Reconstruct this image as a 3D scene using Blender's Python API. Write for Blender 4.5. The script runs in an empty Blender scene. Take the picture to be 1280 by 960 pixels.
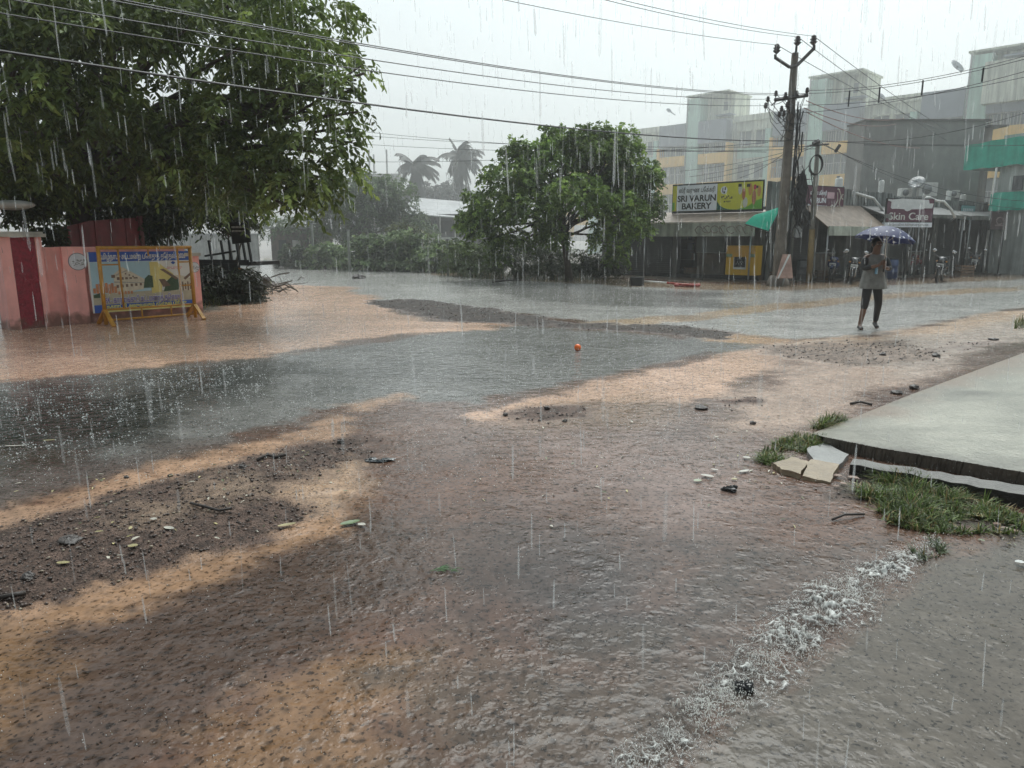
import bpy, bmesh, math, random
import numpy as np
from mathutils import Vector, Matrix
random.seed(7); rng = np.random.default_rng(7)
S = bpy.context.scene; COL = S.collection
PI = math.pi; R = math.radians
# ------------------------------------------------------------------ camera
FPX = 900.0; PITCH = math.atan(180/900); CH = 1.6
cd = bpy.data.cameras.new('camera'); cam = bpy.data.objects.new('camera', cd); COL.objects.link(cam)
cam.location = (0, 0, CH); cam.rotation_euler = (PI/2-PITCH, 0, 0)
cd.sensor_width = 36; cd.lens = 36*FPX/1280; cd.clip_end = 3000; cd.clip_start = 0.05
S.camera = cam
def ray(u, v):
    a = (u-640)/FPX; b = -(v-480)/FPX
    return Vector((a, math.cos(PITCH)+b*math.sin(PITCH), -math.sin(PITCH)+b*math.cos(PITCH)))
def P(u, v, Y):
    d = ray(u, v); t = Y/d.y; return Vector((0, 0, CH))+d*t
def G(u, v, z=0.0):
    d = ray(u, v); t = (z-CH)/d.z; return Vector((0, 0, CH))+d*t
class Frame:                       # vertical wall plane: s along the wall, d towards the street, z up
    def __init__(f, a, b):
        f.o = Vector((a[0], a[1], 0)); f.e = Vector((b[0]-a[0], b[1]-a[1], 0)).normalized()
        f.n = Vector((f.e.y, -f.e.x, 0))
        f.T = Matrix(((f.e.x, f.n.x, 0, f.o.x), (f.e.y, f.n.y, 0, f.o.y), (0, 0, 1, 0), (0, 0, 0, 1)))
    def w(f, s, d, z): return f.o+f.e*s+f.n*d+Vector((0, 0, z))
    def hit(f, u, v, off=0.0):
        r = ray(u, v); c = Vector((0, 0, CH)); o = f.o+f.n*off
        t = (o-c).dot(f.n)/r.dot(f.n); p = c+r*t
        return (p-f.o).dot(f.e), p.z
# ------------------------------------------------------------------ materials
MATS = {}
def nd(nt, t, **k):
    n = nt.nodes.new(t)
    for a, b in k.items(): setattr(n, a, b)
    return n
def srgb(r, g, b):
    return tuple(((c/255)/12.92 if c/255 <= .04045 else ((c/255+.055)/1.055)**2.4) for c in (r, g, b))
def M(name, col, rough=.55, var=.25, scale=3.0, streak=0.0, bump=0.0, bscale=40, metal=0.0, spec=.5, attr=False, trans=0.0, mud=None):
    if name in MATS: return MATS[name]
    m = bpy.data.materials.new(name); m.use_nodes = True; nt = m.node_tree; L = nt.links
    b = nt.nodes['Principled BSDF']; out = nt.nodes['Material Output']
    b.inputs['Roughness'].default_value = rough; b.inputs['Metallic'].default_value = metal
    b.inputs['Specular IOR Level'].default_value = spec
    geo = nd(nt, 'ShaderNodeNewGeometry'); mp = nd(nt, 'ShaderNodeMapping'); L.new(geo.outputs['Position'], mp.inputs[0])
    n1 = nd(nt, 'ShaderNodeTexNoise'); n1.inputs['Scale'].default_value = scale; n1.inputs['Detail'].default_value = 6; n1.inputs['Roughness'].default_value = .65
    L.new(mp.outputs[0], n1.inputs['Vector'])
    mr = nd(nt, 'ShaderNodeMapRange'); mr.inputs[1].default_value = .3; mr.inputs[2].default_value = .7
    mr.inputs[3].default_value = 1-var; mr.inputs[4].default_value = 1+var*.5; L.new(n1.outputs['Fac'], mr.inputs[0])
    fac = mr.outputs[0]
    if streak > 0:
        mp2 = nd(nt, 'ShaderNodeMapping'); mp2.inputs['Scale'].default_value = (1, 1, .08); L.new(geo.outputs['Position'], mp2.inputs[0])
        n2 = nd(nt, 'ShaderNodeTexNoise'); n2.inputs['Scale'].default_value = 4; n2.inputs['Detail'].default_value = 4; L.new(mp2.outputs[0], n2.inputs['Vector'])
        m2 = nd(nt, 'ShaderNodeMapRange'); m2.inputs[1].default_value = .38; m2.inputs[2].default_value = .62; m2.inputs[3].default_value = 1-streak; m2.inputs[4].default_value = 1.0
        L.new(n2.outputs['Fac'], m2.inputs[0])
        mu = nd(nt, 'ShaderNodeMath', operation='MULTIPLY'); L.new(fac, mu.inputs[0]); L.new(m2.outputs[0], mu.inputs[1]); fac = mu.outputs[0]
    mx = nd(nt, 'ShaderNodeMix', data_type='RGBA', blend_type='MULTIPLY'); mx.inputs[0].default_value = 1
    if attr:
        at = nd(nt, 'ShaderNodeAttribute', attribute_name='Col'); L.new(at.outputs['Color'], mx.inputs[6])
    else: mx.inputs[6].default_value = (*col, 1)
    L.new(fac, mx.inputs[7]); L.new(mx.outputs[2], b.inputs['Base Color'])
    if mud:
        sz_ = nd(nt, 'ShaderNodeSeparateXYZ'); L.new(geo.outputs['Position'], sz_.inputs[0]); n4 = nd(nt, 'ShaderNodeTexNoise'); n4.inputs['Scale'].default_value = 5; n4.inputs['Detail'].default_value = 6; L.new(geo.outputs['Position'], n4.inputs['Vector'])
        ad = nd(nt, 'ShaderNodeMath', operation='MULTIPLY_ADD'); L.new(n4.outputs['Fac'], ad.inputs[0]); ad.inputs[1].default_value = -.7; L.new(sz_.outputs['Z'], ad.inputs[2])
        mr_ = nd(nt, 'ShaderNodeMapRange', interpolation_type='SMOOTHSTEP'); mr_.inputs[1].default_value = -.32; mr_.inputs[2].default_value = mud; mr_.inputs[3].default_value = .85; mr_.inputs[4].default_value = 0; L.new(ad.outputs[0], mr_.inputs[0])
        m4 = nd(nt, 'ShaderNodeMix', data_type='RGBA'); L.new(mr_.outputs[0], m4.inputs[0]); L.new(mx.outputs[2], m4.inputs[6]); m4.inputs[7].default_value = (.14, .075, .05, 1); L.new(m4.outputs[2], b.inputs['Base Color'])
    if bump:
        n3 = nd(nt, 'ShaderNodeTexNoise'); n3.inputs['Scale'].default_value = bscale; n3.inputs['Detail'].default_value = 4; L.new(geo.outputs['Position'], n3.inputs['Vector'])
        bp = nd(nt, 'ShaderNodeBump'); bp.inputs['Strength'].default_value = min(1, bump); bp.inputs['Distance'].default_value = .02; L.new(n3.outputs['Fac'], bp.inputs['Height']); L.new(bp.outputs[0], b.inputs['Normal'])
    if trans:
        tl = nd(nt, 'ShaderNodeBsdfTranslucent'); L.new(mx.outputs[2], tl.inputs[0]); ms = nd(nt, 'ShaderNodeMixShader'); ms.inputs[0].default_value = trans
        L.new(b.outputs[0], ms.inputs[1]); L.new(tl.outputs[0], ms.inputs[2]); L.new(ms.outputs[0], out.inputs[0])
    MATS[name] = m; return m
# ------------------------------------------------------------------ objects
def tag(o, label=None, cat=None, group=None, kind=None):
    if label: o['label'] = label
    if cat: o['category'] = cat
    if group: o['group'] = group
    if kind: o['kind'] = kind
    return o
def thing(name, label, cat, loc=(0, 0, 0), group=None):
    o = bpy.data.objects.new(name, None); COL.objects.link(o); o.location = loc; o.empty_display_size = .1
    return tag(o, label, cat, group)
def wloc(o):
    v = Vector((0, 0, 0))
    while o: v += o.location; o = o.parent
    return v
class MB:
    def __init__(s, T=None): s.v = []; s.f = []; s.mi = []; s.T = T; s.k = 0; s.sm = set()
    def add(s, vs, fs, smooth=False):
        b = len(s.v)
        for p in vs:
            p = Vector(p)
            s.v.append(s.T @ p if s.T else p)
        for f in fs:
            if smooth: s.sm.add(len(s.f))
            s.f.append([i+b for i in f]); s.mi.append(s.k)
        return s
    def box(s, c, d, rz=0, rx=0, ry=0):
        m = Matrix.Translation(Vector(c)) @ Matrix.Rotation(rz, 4, 'Z') @ Matrix.Rotation(ry, 4, 'Y') @ Matrix.Rotation(rx, 4, 'X')
        x, y, z = d[0]/2, d[1]/2, d[2]/2
        vs = [m @ Vector(q) for q in ((-x,-y,-z),(x,-y,-z),(x,y,-z),(-x,y,-z),(-x,-y,z),(x,-y,z),(x,y,z),(-x,y,z))]
        return s.add(vs, [(0,3,2,1),(4,5,6,7),(0,1,5,4),(1,2,6,5),(2,3,7,6),(3,0,4,7)])
    def bx(s, a, b): # box by two corners
        return s.box([(a[i]+b[i])/2 for i in range(3)], [abs(b[i]-a[i]) for i in range(3)])
    def tube(s, pts, r, n=8, cap=True):
        pts = [Vector(p) for p in pts]; rs = r if isinstance(r, (list, tuple)) else [r]*len(pts)
        vs = []; fs = []; up = None
        for i, p in enumerate(pts):
            t = (pts[min(i+1, len(pts)-1)]-pts[max(i-1, 0)]).normalized()
            if up is None:
                up = Vector((0, 0, 1)) if abs(t.z) < .9 else Vector((1, 0, 0))
            a = t.cross(up)
            if a.length < 1e-5: a = t.cross(Vector((0, 1, 0)))
            a.normalize(); b = t.cross(a); up = -b if False else up
            for k in range(n):
                th = 2*PI*k/n; vs.append(p+(a*math.cos(th)+b*math.sin(th))*rs[i])
        for i in range(len(pts)-1):
            for k in range(n):
                fs.append((i*n+k, i*n+(k+1) % n, (i+1)*n+(k+1) % n, (i+1)*n+k))
        if cap: fs += [tuple(range(n-1, -1, -1)), tuple(range((len(pts)-1)*n, len(pts)*n))]
        return s.add(vs, fs, n > 5)
    def lathe(s, c, prof, n=14, m=None):
        c = Vector(c); vs = []; fs = []
        for r, z in prof:
            for k in range(n):
                q = Vector((r*math.cos(2*PI*k/n), r*math.sin(2*PI*k/n), z)); vs.append(c+(m @ q if m else q))
        for i in range(len(prof)-1):
            for k in range(n): fs.append((i*n+k, i*n+(k+1) % n, (i+1)*n+(k+1) % n, (i+1)*n+k))
        fs += [tuple(range(n-1, -1, -1)), tuple(range((len(prof)-1)*n, len(prof)*n))]
        return s.add(vs, fs, True)
    def ball(s, c, r, nu=12, nv=8, noise=0, m=None):
        c = Vector(c); r = (r, r, r) if not isinstance(r, (tuple, list)) else r; vs = []; fs = []
        for j in range(nv+1):
            th = PI*j/nv
            for k in range(nu):
                ph = 2*PI*k/nu; q = Vector((r[0]*math.sin(th)*math.cos(ph), r[1]*math.sin(th)*math.sin(ph), r[2]*math.cos(th)))*(1+(random.uniform(-noise, noise) if noise else 0))
                vs.append(c+(m @ q if m else q))
        for j in range(nv):
            for k in range(nu): fs.append((j*nu+k, (j+1)*nu+k, (j+1)*nu+(k+1) % nu, j*nu+(k+1) % nu))
        return s.add(vs, fs, noise == 0)
    def poly(s, pts, th, nrm):     # flat polygon extruded by th along nrm
        n = len(pts); q = [Vector(p) for p in pts]; o = Vector(nrm)*th
        return s.add(q+[p+o for p in q], [tuple(range(n-1, -1, -1)), tuple(range(n, 2*n))]+[(i, (i+1) % n, n+(i+1) % n, n+i) for i in range(n)])
    def build(s, name, mats, parent=None, bev=0, kind=None):
        me = bpy.data.meshes.new(name); o0 = wloc(parent) if parent else Vector((0, 0, 0))
        me.from_pydata([p-o0 for p in s.v], [], s.f)
        mats = mats if isinstance(mats, (list, tuple)) else [mats]
        for m in mats: me.materials.append(m)
        if len(mats) > 1: me.polygons.foreach_set('material_index', s.mi)
        if s.sm: me.polygons.foreach_set('use_smooth', [i in s.sm for i in range(len(s.f))])
        bm = bmesh.new(); bm.from_mesh(me)
        bmesh.ops.recalc_face_normals(bm, faces=bm.faces)
        if bev: bmesh.ops.bevel(bm, geom=list(bm.edges), offset=bev, segments=2, profile=.6, affect='EDGES', clamp_overlap=True)
        bm.to_mesh(me); bm.free()
        o = bpy.data.objects.new(name, me); COL.objects.link(o)
        if parent: o.parent = parent
        if kind: o['kind'] = kind
        return o
def rawmesh(name, V, F, mat, parent=None, col=None, smooth=False):   # numpy verts (n,3), faces (m,k)
    V = np.asarray(V, float); F = np.asarray(F, np.int32); me = bpy.data.meshes.new(name)
    if parent: V = V-np.array(wloc(parent))
    k = F.shape[1]
    me.vertices.add(len(V)); me.vertices.foreach_set('co', V.ravel().astype(np.float32))
    me.loops.add(F.size); me.loops.foreach_set('vertex_index', F.ravel())
    me.polygons.add(len(F)); me.polygons.foreach_set('loop_start', np.arange(0, F.size, k, dtype=np.int32))
    me.update(calc_edges=True); me.validate()
    if col is not None:
        a = me.attributes.new('Col', 'FLOAT_COLOR', 'POINT'); a.data.foreach_set('color', np.c_[col, np.ones(len(col))].ravel().astype(np.float32))
    if smooth: me.polygons.foreach_set('use_smooth', [True]*len(F))
    for m in (mat if isinstance(mat, (list, tuple)) else [mat]): me.materials.append(m)
    o = bpy.data.objects.new(name, me); COL.objects.link(o)
    if parent: o.parent = parent
    return o
def text_mesh(name, body, mat, T, size, parent, align='CENTER', bold=0.0, depth=.004, xs=1.0, shear=0, width=None):
    c = bpy.data.curves.new(name, 'FONT'); c.body = body; c.size = 1; c.align_x = align; c.align_y = 'CENTER'; c.offset = bold; c.extrude = depth/size; c.resolution_u = 3; c.shear = shear
    o = bpy.data.objects.new(name, c); COL.objects.link(o)
    dg = bpy.context.evaluated_depsgraph_get(); me = bpy.data.meshes.new_from_object(o.evaluated_get(dg)); bpy.data.objects.remove(o)
    me.materials.clear(); me.materials.append(mat); me.name = name
    if width: xv = [v.co.x for v in me.vertices]; xs = width/(size*(max(xv)-min(xv)))
    me.transform(Matrix.Translation(-wloc(parent)) @ T @ Matrix.Diagonal((size*xs, size, size, 1)))
    r = bpy.data.objects.new(name, me); COL.objects.link(r); r.parent = parent
    return r
def face_T(fr, s, d, z):     # text standing on a frame's plane, facing the street
    m = Matrix((( fr.e.x, 0, fr.n.x, 0), (fr.e.y, 0, fr.n.y, 0), (0, 1, 0, 0), (0, 0, 0, 1)))
    return Matrix.Translation(fr.w(s, d, z)) @ m
# numpy value noise
def vn(x, y, seed=0):
    xi = np.floor(x).astype(np.int64); yi = np.floor(y).astype(np.int64); xf = x-xi; yf = y-yi
    def h(a, b):
        n = (a*374761393+b*668265263+seed*1442695041) & 0xffffffff; n = ((n ^ (n >> 13))*1274126177) & 0xffffffff
        return ((n ^ (n >> 16)) & 0xffff)/65535.0
    u = xf*xf*(3-2*xf); w = yf*yf*(3-2*yf)
    return (h(xi, yi)*(1-u)+h(xi+1, yi)*u)*(1-w)+(h(xi, yi+1)*(1-u)+h(xi+1, yi+1)*u)*w
def fbm(x, y, o=4, seed=0):
    r = 0; a = .5; t = 0
    for i in range(o): r = r+a*vn(x*2**i+i*17.3, y*2**i-i*9.1, seed+i); t += a; a *= .55
    return r/t*2-1
# ------------------------------------------------------------------ light
w = bpy.data.worlds.new('World'); S.world = w; w.use_nodes = True; nt = w.node_tree
sky = nd(nt, 'ShaderNodeTexSky'); sky.sky_type = 'NISHITA'; sky.sun_disc = False
SUN_EL, SUN_AZ = R(58), R(20); sky.sun_elevation = SUN_EL; sky.sun_rotation = SUN_AZ; sky.air_density = 1.6; sky.dust_density = 6; sky.ozone_density = 1
hs = nd(nt, 'ShaderNodeHueSaturation'); hs.inputs['Saturation'].default_value = .16; hs.inputs['Value'].default_value = 1.5
nt.links.new(sky.outputs[0], hs.inputs['Color'])
tint = nd(nt, 'ShaderNodeMix', data_type='RGBA', blend_type='MULTIPLY'); tint.inputs[0].default_value = 1; tint.inputs[7].default_value = (.86, .975, 1.0, 1)
nt.links.new(hs.outputs[0], tint.inputs[6]); nt.links.new(tint.outputs[2], nt.nodes['Background'].inputs[0]); nt.nodes['Background'].inputs[1].default_value = SKY_STRENGTH = .11
sl = bpy.data.lights.new('sun', 'SUN'); sl.energy = 1.9; sl.angle = R(45); sl.color = (1, .97, .93)
so = bpy.data.objects.new('sun', sl); COL.objects.link(so)
so.rotation_euler = (PI/2-SUN_EL, 0, -SUN_AZ+PI)
sdir = Vector((math.sin(SUN_AZ)*math.cos(SUN_EL), math.cos(SUN_AZ)*math.cos(SUN_EL), math.sin(SUN_EL)))
so.rotation_euler = (-sdir).to_track_quat('-Z', 'Y').to_euler()
S.view_settings.view_transform = 'Standard'; S.view_settings.look = 'None'; S.view_settings.exposure = 0
S.render.engine = 'CYCLES'; S.cycles.use_denoising = True; S.cycles.volume_bounces = 2; S.cycles.volume_step_rate = .35; S.cycles.volume_max_steps = 64; S.cycles.max_bounces = 6; S.cycles.diffuse_bounces = 4; S.cycles.glossy_bounces = 3; S.cycles.transparent_max_bounces = 24
S.cycles.sample_clamp_indirect = 6; S.cycles.caustics_reflective = False; S.cycles.caustics_refractive = False
try: S.cycles.denoiser = 'OPENIMAGEDENOISE'; S.cycles.denoising_input_passes = 'RGB_ALBEDO_NORMAL'
except Exception: pass
# rain haze: one even scattering volume around the whole place
hm = bpy.data.materials.new('rain_haze'); hm.use_nodes = True; n_ = hm.node_tree; n_.nodes.clear()
vo = n_.nodes.new('ShaderNodeVolumeScatter'); vo.inputs['Color'].default_value = (.975, .995, .99, 1); vo.inputs['Anisotropy'].default_value = .25
hg = n_.nodes.new('ShaderNodeNewGeometry'); hx = n_.nodes.new('ShaderNodeSeparateXYZ'); hr_ = n_.nodes.new('ShaderNodeMapRange'); hr_.interpolation_type = 'SMOOTHSTEP'
for i_, q_ in ((1, 16), (2, 56), (3, .0010), (4, .0090)): hr_.inputs[i_].default_value = q_
n_.links.new(hg.outputs['Position'], hx.inputs[0]); n_.links.new(hx.outputs['Y'], hr_.inputs[0]); n_.links.new(hr_.outputs[0], vo.inputs['Density'])
om = n_.nodes.new('ShaderNodeOutputMaterial'); n_.links.new(vo.outputs[0], om.inputs['Volume'])
mb = MB(); mb.bx((-170, -25, -2), (170, 130, 34)); tag(mb.build('haze', hm), 'pale grey rain haze filling the air over the whole street', 'haze', kind='stuff')
# ------------------------------------------------------------------ ground
def sdf(a, b, pts):      # signed distance (positive inside) to a polygon in (a,b)
    pts = np.array(pts); n = len(pts); d = np.full(a.shape, 1e9); ins = np.zeros(a.shape, bool)
    for i in range(n):
        p = pts[i]; q = pts[(i+1) % n]; e = q-p; l2 = (e**2).sum()+1e-12
        t = np.clip(((a-p[0])*e[0]+(b-p[1])*e[1])/l2, 0, 1)
        d = np.minimum(d, (a-p[0]-t*e[0])**2+(b-p[1]-t*e[1])**2)
        c = ((p[1] > b) != (q[1] > b)) & (a < (q[0]-p[0])*(b-p[1])/(q[1]-p[1]+1e-12)+p[0]); ins ^= c
    return np.sqrt(d)*np.where(ins, 1, -1)
def pl(*uv):
    o = []
    for u, v in uv:
        g = G(u, v); o.append((g.x/g.y, math.log(g.y)))
    return o
ss = lambda e0, e1, x: (lambda t: t*t*(3-2*t))(np.clip((x-e0)/(e1-e0), 0, 1))
ys = np.concatenate([[-30, -8, -2, 0.1, .8], np.exp(np.arange(math.log(1.3), math.log(75), .0085)), [85, 110, 160, 260, 500, 1200]])
sc_ = np.concatenate([[-40, -12, -5, -3, -2, -1.5, -1.2], np.linspace(-1.0, 1.0, 400), [1.2, 1.5, 2, 3, 5, 12, 40]])
YY, SS = np.meshgrid(ys, sc_, indexing='ij'); XX = SS*(np.maximum(YY, .5)+1.5)
yc = np.maximum(YY, .6); A = XX/yc; B = np.log(yc)
N1 = fbm(A*9, B*9, 4, 3); N2 = fbm(A*34, B*34, 3, 11); WX = A*8+1.2*fbm(A*6, B*6, 2, 90); WY = B*26+2.2*fbm(A*5, B*5, 2, 91); N6 = fbm(WX*2.2, WY*2.2, 3, 92); FLOW = fbm(WX, WY, 4, 93); N7 = fbm(A*150, B*170, 3, 94); N3 = fbm(XX*1.3, YY*1.3, 4, 21); N4 = fbm(XX*9, YY*9, 3, 31); N5 = fbm(XX*.35, YY*.35, 3, 41)
C_ASPH = np.array([.168, .163, .152]); C_MUD = np.array([.58, .375, .26]); C_RED = np.array([.112, .063, .044]); C_DIRT = np.array([.080, .052, .040])
col = np.ones(XX.shape+(3,))*C_RED; wat = np.ones(XX.shape)*.8; grit = np.zeros(XX.shape); hgt = np.zeros(XX.shape); cls = np.zeros(XX.shape, int)
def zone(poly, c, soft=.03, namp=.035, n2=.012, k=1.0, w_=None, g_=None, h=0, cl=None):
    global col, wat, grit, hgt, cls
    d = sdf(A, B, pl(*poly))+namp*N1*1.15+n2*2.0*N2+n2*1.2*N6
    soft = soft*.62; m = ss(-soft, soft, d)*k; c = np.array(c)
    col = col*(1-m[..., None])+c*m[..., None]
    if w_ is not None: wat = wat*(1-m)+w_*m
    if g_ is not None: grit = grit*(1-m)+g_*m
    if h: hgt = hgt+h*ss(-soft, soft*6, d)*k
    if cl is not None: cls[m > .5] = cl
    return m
# tone patches of the wet brown gravel road
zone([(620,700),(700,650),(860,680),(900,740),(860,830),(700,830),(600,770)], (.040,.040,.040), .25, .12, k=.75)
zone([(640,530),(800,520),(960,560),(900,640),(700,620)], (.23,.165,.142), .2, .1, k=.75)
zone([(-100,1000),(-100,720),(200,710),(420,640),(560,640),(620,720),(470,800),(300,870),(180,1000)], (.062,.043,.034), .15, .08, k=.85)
zone([(480,500),(700,480),(1000,470),(1080,540),(960,580),(600,560)], (.19,.14,.12), .2, .1, k=.7)
# left dark water and main asphalt
asph = zone([(-300,500),(0,478),(150,462),(300,448),(430,432),(520,420),(660,408),(760,415),(900,425),(960,432),(900,441),(800,458),(700,480),(600,506),(480,500),(420,512),(300,548),(150,578),(0,605),(-300,660)], C_ASPH*.95, .02, .03, w_=1, g_=0, cl=1)
zone([(-300,495),(0,488),(200,470),(330,455),(420,465),(300,505),(140,560),(0,585),(-300,640)], (.014,.016,.013), .2, .12, k=.97)  # darkness of the tree's reflection painted into the road colour
zone([(-300,585),(0,565),(130,570),(60,620),(-300,660)], (.035,.024,.016), .12, .1, k=.85)
zone([(-300,600),(0,596),(200,560),(380,520),(430,515),(380,535),(200,580),(0,640),(-300,680)], (.11,.092,.083), .06, .05, k=.8)
# far road
far = zone([(-1200,322),(280,327),(420,331),(560,343),(700,351),(860,360),(1000,361),(1280,348),(1900,338),(1900,372),(1280,385),(1180,402),(1100,418),(980,425),(900,412),(740,405),(600,386),(460,378),(420,366),(340,352),(280,345),(-1200,345)], np.array([.38, .37, .345]), .02, .02, w_=.9, g_=0, cl=1)  # paler than the near asphalt: sky reflection and spray painted into the colour
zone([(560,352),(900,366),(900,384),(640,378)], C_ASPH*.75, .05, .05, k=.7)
# sand strip between far road and verge, verge
zone([(-1200,318),(330,322),(560,338),(700,346),(860,354),(1000,356),(1280,344),(1280,349),(1000,363),(860,362),(700,353),(560,345),(430,332),(330,328),(-1200,326)], (.30,.22,.15), .012, .012, k=.9, w_=.5, cl=2)
zone([(-3000,311),(300,313),(560,330),(700,344),(860,352),(1000,353),(1280,341),(3000,330),(3000,303),(640,301.8),(-3000,303)], (.13,.105,.08), .03, .02, w_=.2, g_=.6, cl=3)
# muddy orange water
zone([(-500,440),(0,410),(60,405),(250,392),(262,376),(330,355),(420,358),(470,374),(500,392),(560,401),(640,404),(600,411),(500,418),(430,431),(300,447),(150,461),(0,475),(-500,520)], C_MUD, .022, .03, w_=.85, g_=0, cl=2)
zone([(-500,455),(0,438),(150,428),(330,395),(450,400),(430,425),(300,440),(0,468),(-500,500)], C_MUD*np.array([.80,.86,.95]), .15, .1, k=.6)
zone([(590,520),(640,503),(700,488),(800,467),(900,443),(970,436),(980,452),(930,474),(900,492),(860,506),(820,503),(780,508),(740,504),(640,513),(620,528)], C_MUD*np.array([.9,.92,.95]), .03, .03, w_=.8, cl=2)
zone([(600,530),(680,500),(800,490),(880,505),(800,530),(700,540)], (.25,.17,.115), .08, .05, k=.6)
zone([(700,404),(770,399),(880,392),(970,380),(1120,366),(1280,358),(1280,363),(1120,373),(980,387),(890,398),(790,408)], (.42,.30,.19), .008, .012, k=.85, cl=2)
zone([(830,412),(870,410),(930,420),(990,424),(980,431),(900,425)], (.42,.27,.16), .012, .02, cl=2)
zone([(960,440),(1000,428),(1100,420),(1180,405),(1280,385),(1700,375),(1700,400),(1280,425),(1240,436),(1140,480),(1010,540),(900,545),(900,500),(970,470)], (.36,.26,.20), .06, .05, w_=.6, g_=.25, cl=3)
zone([(1000,425),(1100,419),(1180,404),(1280,386),(1500,378),(1500,396),(1280,400),(1180,425),(1100,440),(1000,437)], (.42,.29,.19), .03, .03, k=.8, w_=.7, cl=2)
zone([(1050,450),(1180,410),(1280,400),(1500,392),(1500,425),(1280,430),(1150,470)], (.30,.25,.21), .08, .06, k=.7)
# left bank
zone([(-300,760),(0,650),(200,596),(380,550),(450,545),(470,580),(450,610),(420,640),(340,680),(250,700),(150,735),(0,790),(-300,900)], C_DIRT, .035, .05, w_=.15, g_=1, h=.035, cl=3)
zone([(-300,700),(0,640),(200,583),(330,552),(400,528),(425,508),(500,492),(500,500),(440,520),(425,545),(340,565),(200,600),(0,665),(-300,745)], (.34,.215,.14), .03, .025, k=.9, w_=.6, g_=.1, cl=2)
zone([(140,665),(230,628),(300,606),(320,615),(270,645),(160,672)], (.20,.14,.095), .08, .05, k=.8, w_=.6, g_=.3)
zone([(370,625),(400,590),(450,580),(470,600),(440,630),(400,645)], (.33,.215,.135), .06, .04, k=.85, w_=.7, g_=0, cl=2)
zone([(-300,890),(0,775),(180,720),(330,680),(430,640),(420,665),(320,705),(180,745),(60,795),(-300,960)], (.29,.175,.105), .05, .04, k=.9, w_=.7, g_=0, cl=2)
zone([(-300,1100),(-300,800),(0,790),(60,800),(20,900),(-60,1100)], (.165,.095,.05), .12, .08, k=.9)
zone([(100,1060),(230,950),(330,880),(440,815),(540,815),(520,880),(480,960),(440,1060)], (.185,.108,.06), .10, .08, k=.9, cl=2)
zone([(480,840),(600,800),(700,860),(650,960),(480,980)], (.095,.063,.042), .15, .1, k=.7)
zone([(560,860),(680,800),(840,800),(930,850),(860,960),(800,1060),(560,1060)], (.058,.044,.033), .2, .12, k=.85)
# gravel islands
zone([(455,375),(520,373.5),(620,387),(740,404),(860,408),(915,416),(900,423),(760,412),(640,405),(560,402),(510,393)], (.036,.024,.017), .015, .02, w_=.1, g_=1, h=.02, cl=3)
zone([(625,517),(700,505),(755,508),(740,522),(660,530)], (.10,.066,.052), .03, .035, w_=.2, g_=1, h=.02, cl=3)
zone([(890,503),(940,496),(960,501),(920,510)], (.085,.05,.038), .02, .03, w_=.2, g_=1, h=.02, cl=3)
zone([(970,438),(1050,427),(1110,428),(1180,444),(1160,452),(1060,462),(1000,452)], (.15,.11,.085), .03, .05, k=.85, w_=.2, g_=1, h=.02, cl=3)
zone([(1180,430),(1260,425),(1250,436),(1190,440)], (.17,.12,.10), .03, .05, k=.8, w_=.2, g_=1, cl=3)
zone([(1040,610),(1060,585),(1100,590),(1280,650),(1400,690),(1330,690),(1180,665),(1080,640)], (.075,.055,.042), .04, .05, w_=.2, g_=.9, cl=3)
# slate water, bottom right
zone([(840,1060),(880,960),(930,900),(1010,835),(1080,770),(1160,700),(1280,660),(1700,700),(1700,1060)], (.085,.071,.056), .07, .05, w_=.45, g_=0, cl=1)
zone([(860,720),(960,680),(1100,680),(1060,740),(960,800),(900,860),(830,880)], (.06,.05,.042), .15, .1, k=.6)
# soil by the compound wall
zone([(240,392),(250,368),(300,352),(345,352),(335,365),(280,385)], (.10,.085,.06), .03, .04, w_=.2, g_=.9, h=.03, cl=3)
# broad and fine tone variation
col = col*(1+.22*N3[..., None]*np.array([1, 1, 1])+.10*N4[..., None]+.12*N5[..., None])
col = col*(1+.26*FLOW[..., None]*(1-grit[..., None]*.6))*(1+1.0*(N7*(grit*.9+.10))[..., None])
col = np.clip(col, .008, .8)
hgt = hgt*(.6+.8*(N3*.5+.5))+grit*(.012*N4+.01*N3)*np.clip(4/yc*2, .2, 1)
hgt[np.abs(XX) > 60] *= 0
hgt = hgt+np.where(grit < .5, .002*N3*wat, 0)
# ground material
gm = bpy.data.materials.new('wet_ground'); gm.use_nodes = True; nt = gm.node_tree; L = nt.links; bs = nt.nodes['Principled BSDF']
geo = nd(nt, 'ShaderNodeNewGeometry'); pos = geo.outputs['Position']
aC = nd(nt, 'ShaderNodeAttribute', attribute_name='Col'); aX = nd(nt, 'ShaderNodeAttribute', attribute_name='Fx')
sx = nd(nt, 'ShaderNodeSeparateXYZ'); L.new(aX.outputs['Vector'], sx.inputs[0])   # x water ripple, y grit
def mth(op, a, b=None, c=None):
    n = nd(nt, 'ShaderNodeMath', operation=op)
    for i, q in enumerate((a, b, c)):
        if q is None: continue
        if isinstance(q, (int, float)): n.inputs[i].default_value = q
        else: L.new(q, n.inputs[i])
    return n.outputs[0]
def noise(scale, det=3, rough=.6, dist=0):
    n = nd(nt, 'ShaderNodeTexNoise'); n.inputs['Scale'].default_value = scale; n.inputs['Detail'].default_value = det; n.inputs['Roughness'].default_value = rough; n.inputs['Distortion'].default_value = dist
    L.new(pos, n.inputs['Vector']); return n
def mrange(v, a, b, c, d):
    n = nd(nt, 'ShaderNodeMapRange'); L.new(v, n.inputs[0])
    for i, q in enumerate((a, b, c, d)): n.inputs[i+1].default_value = q
    return n.outputs[0]
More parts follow.
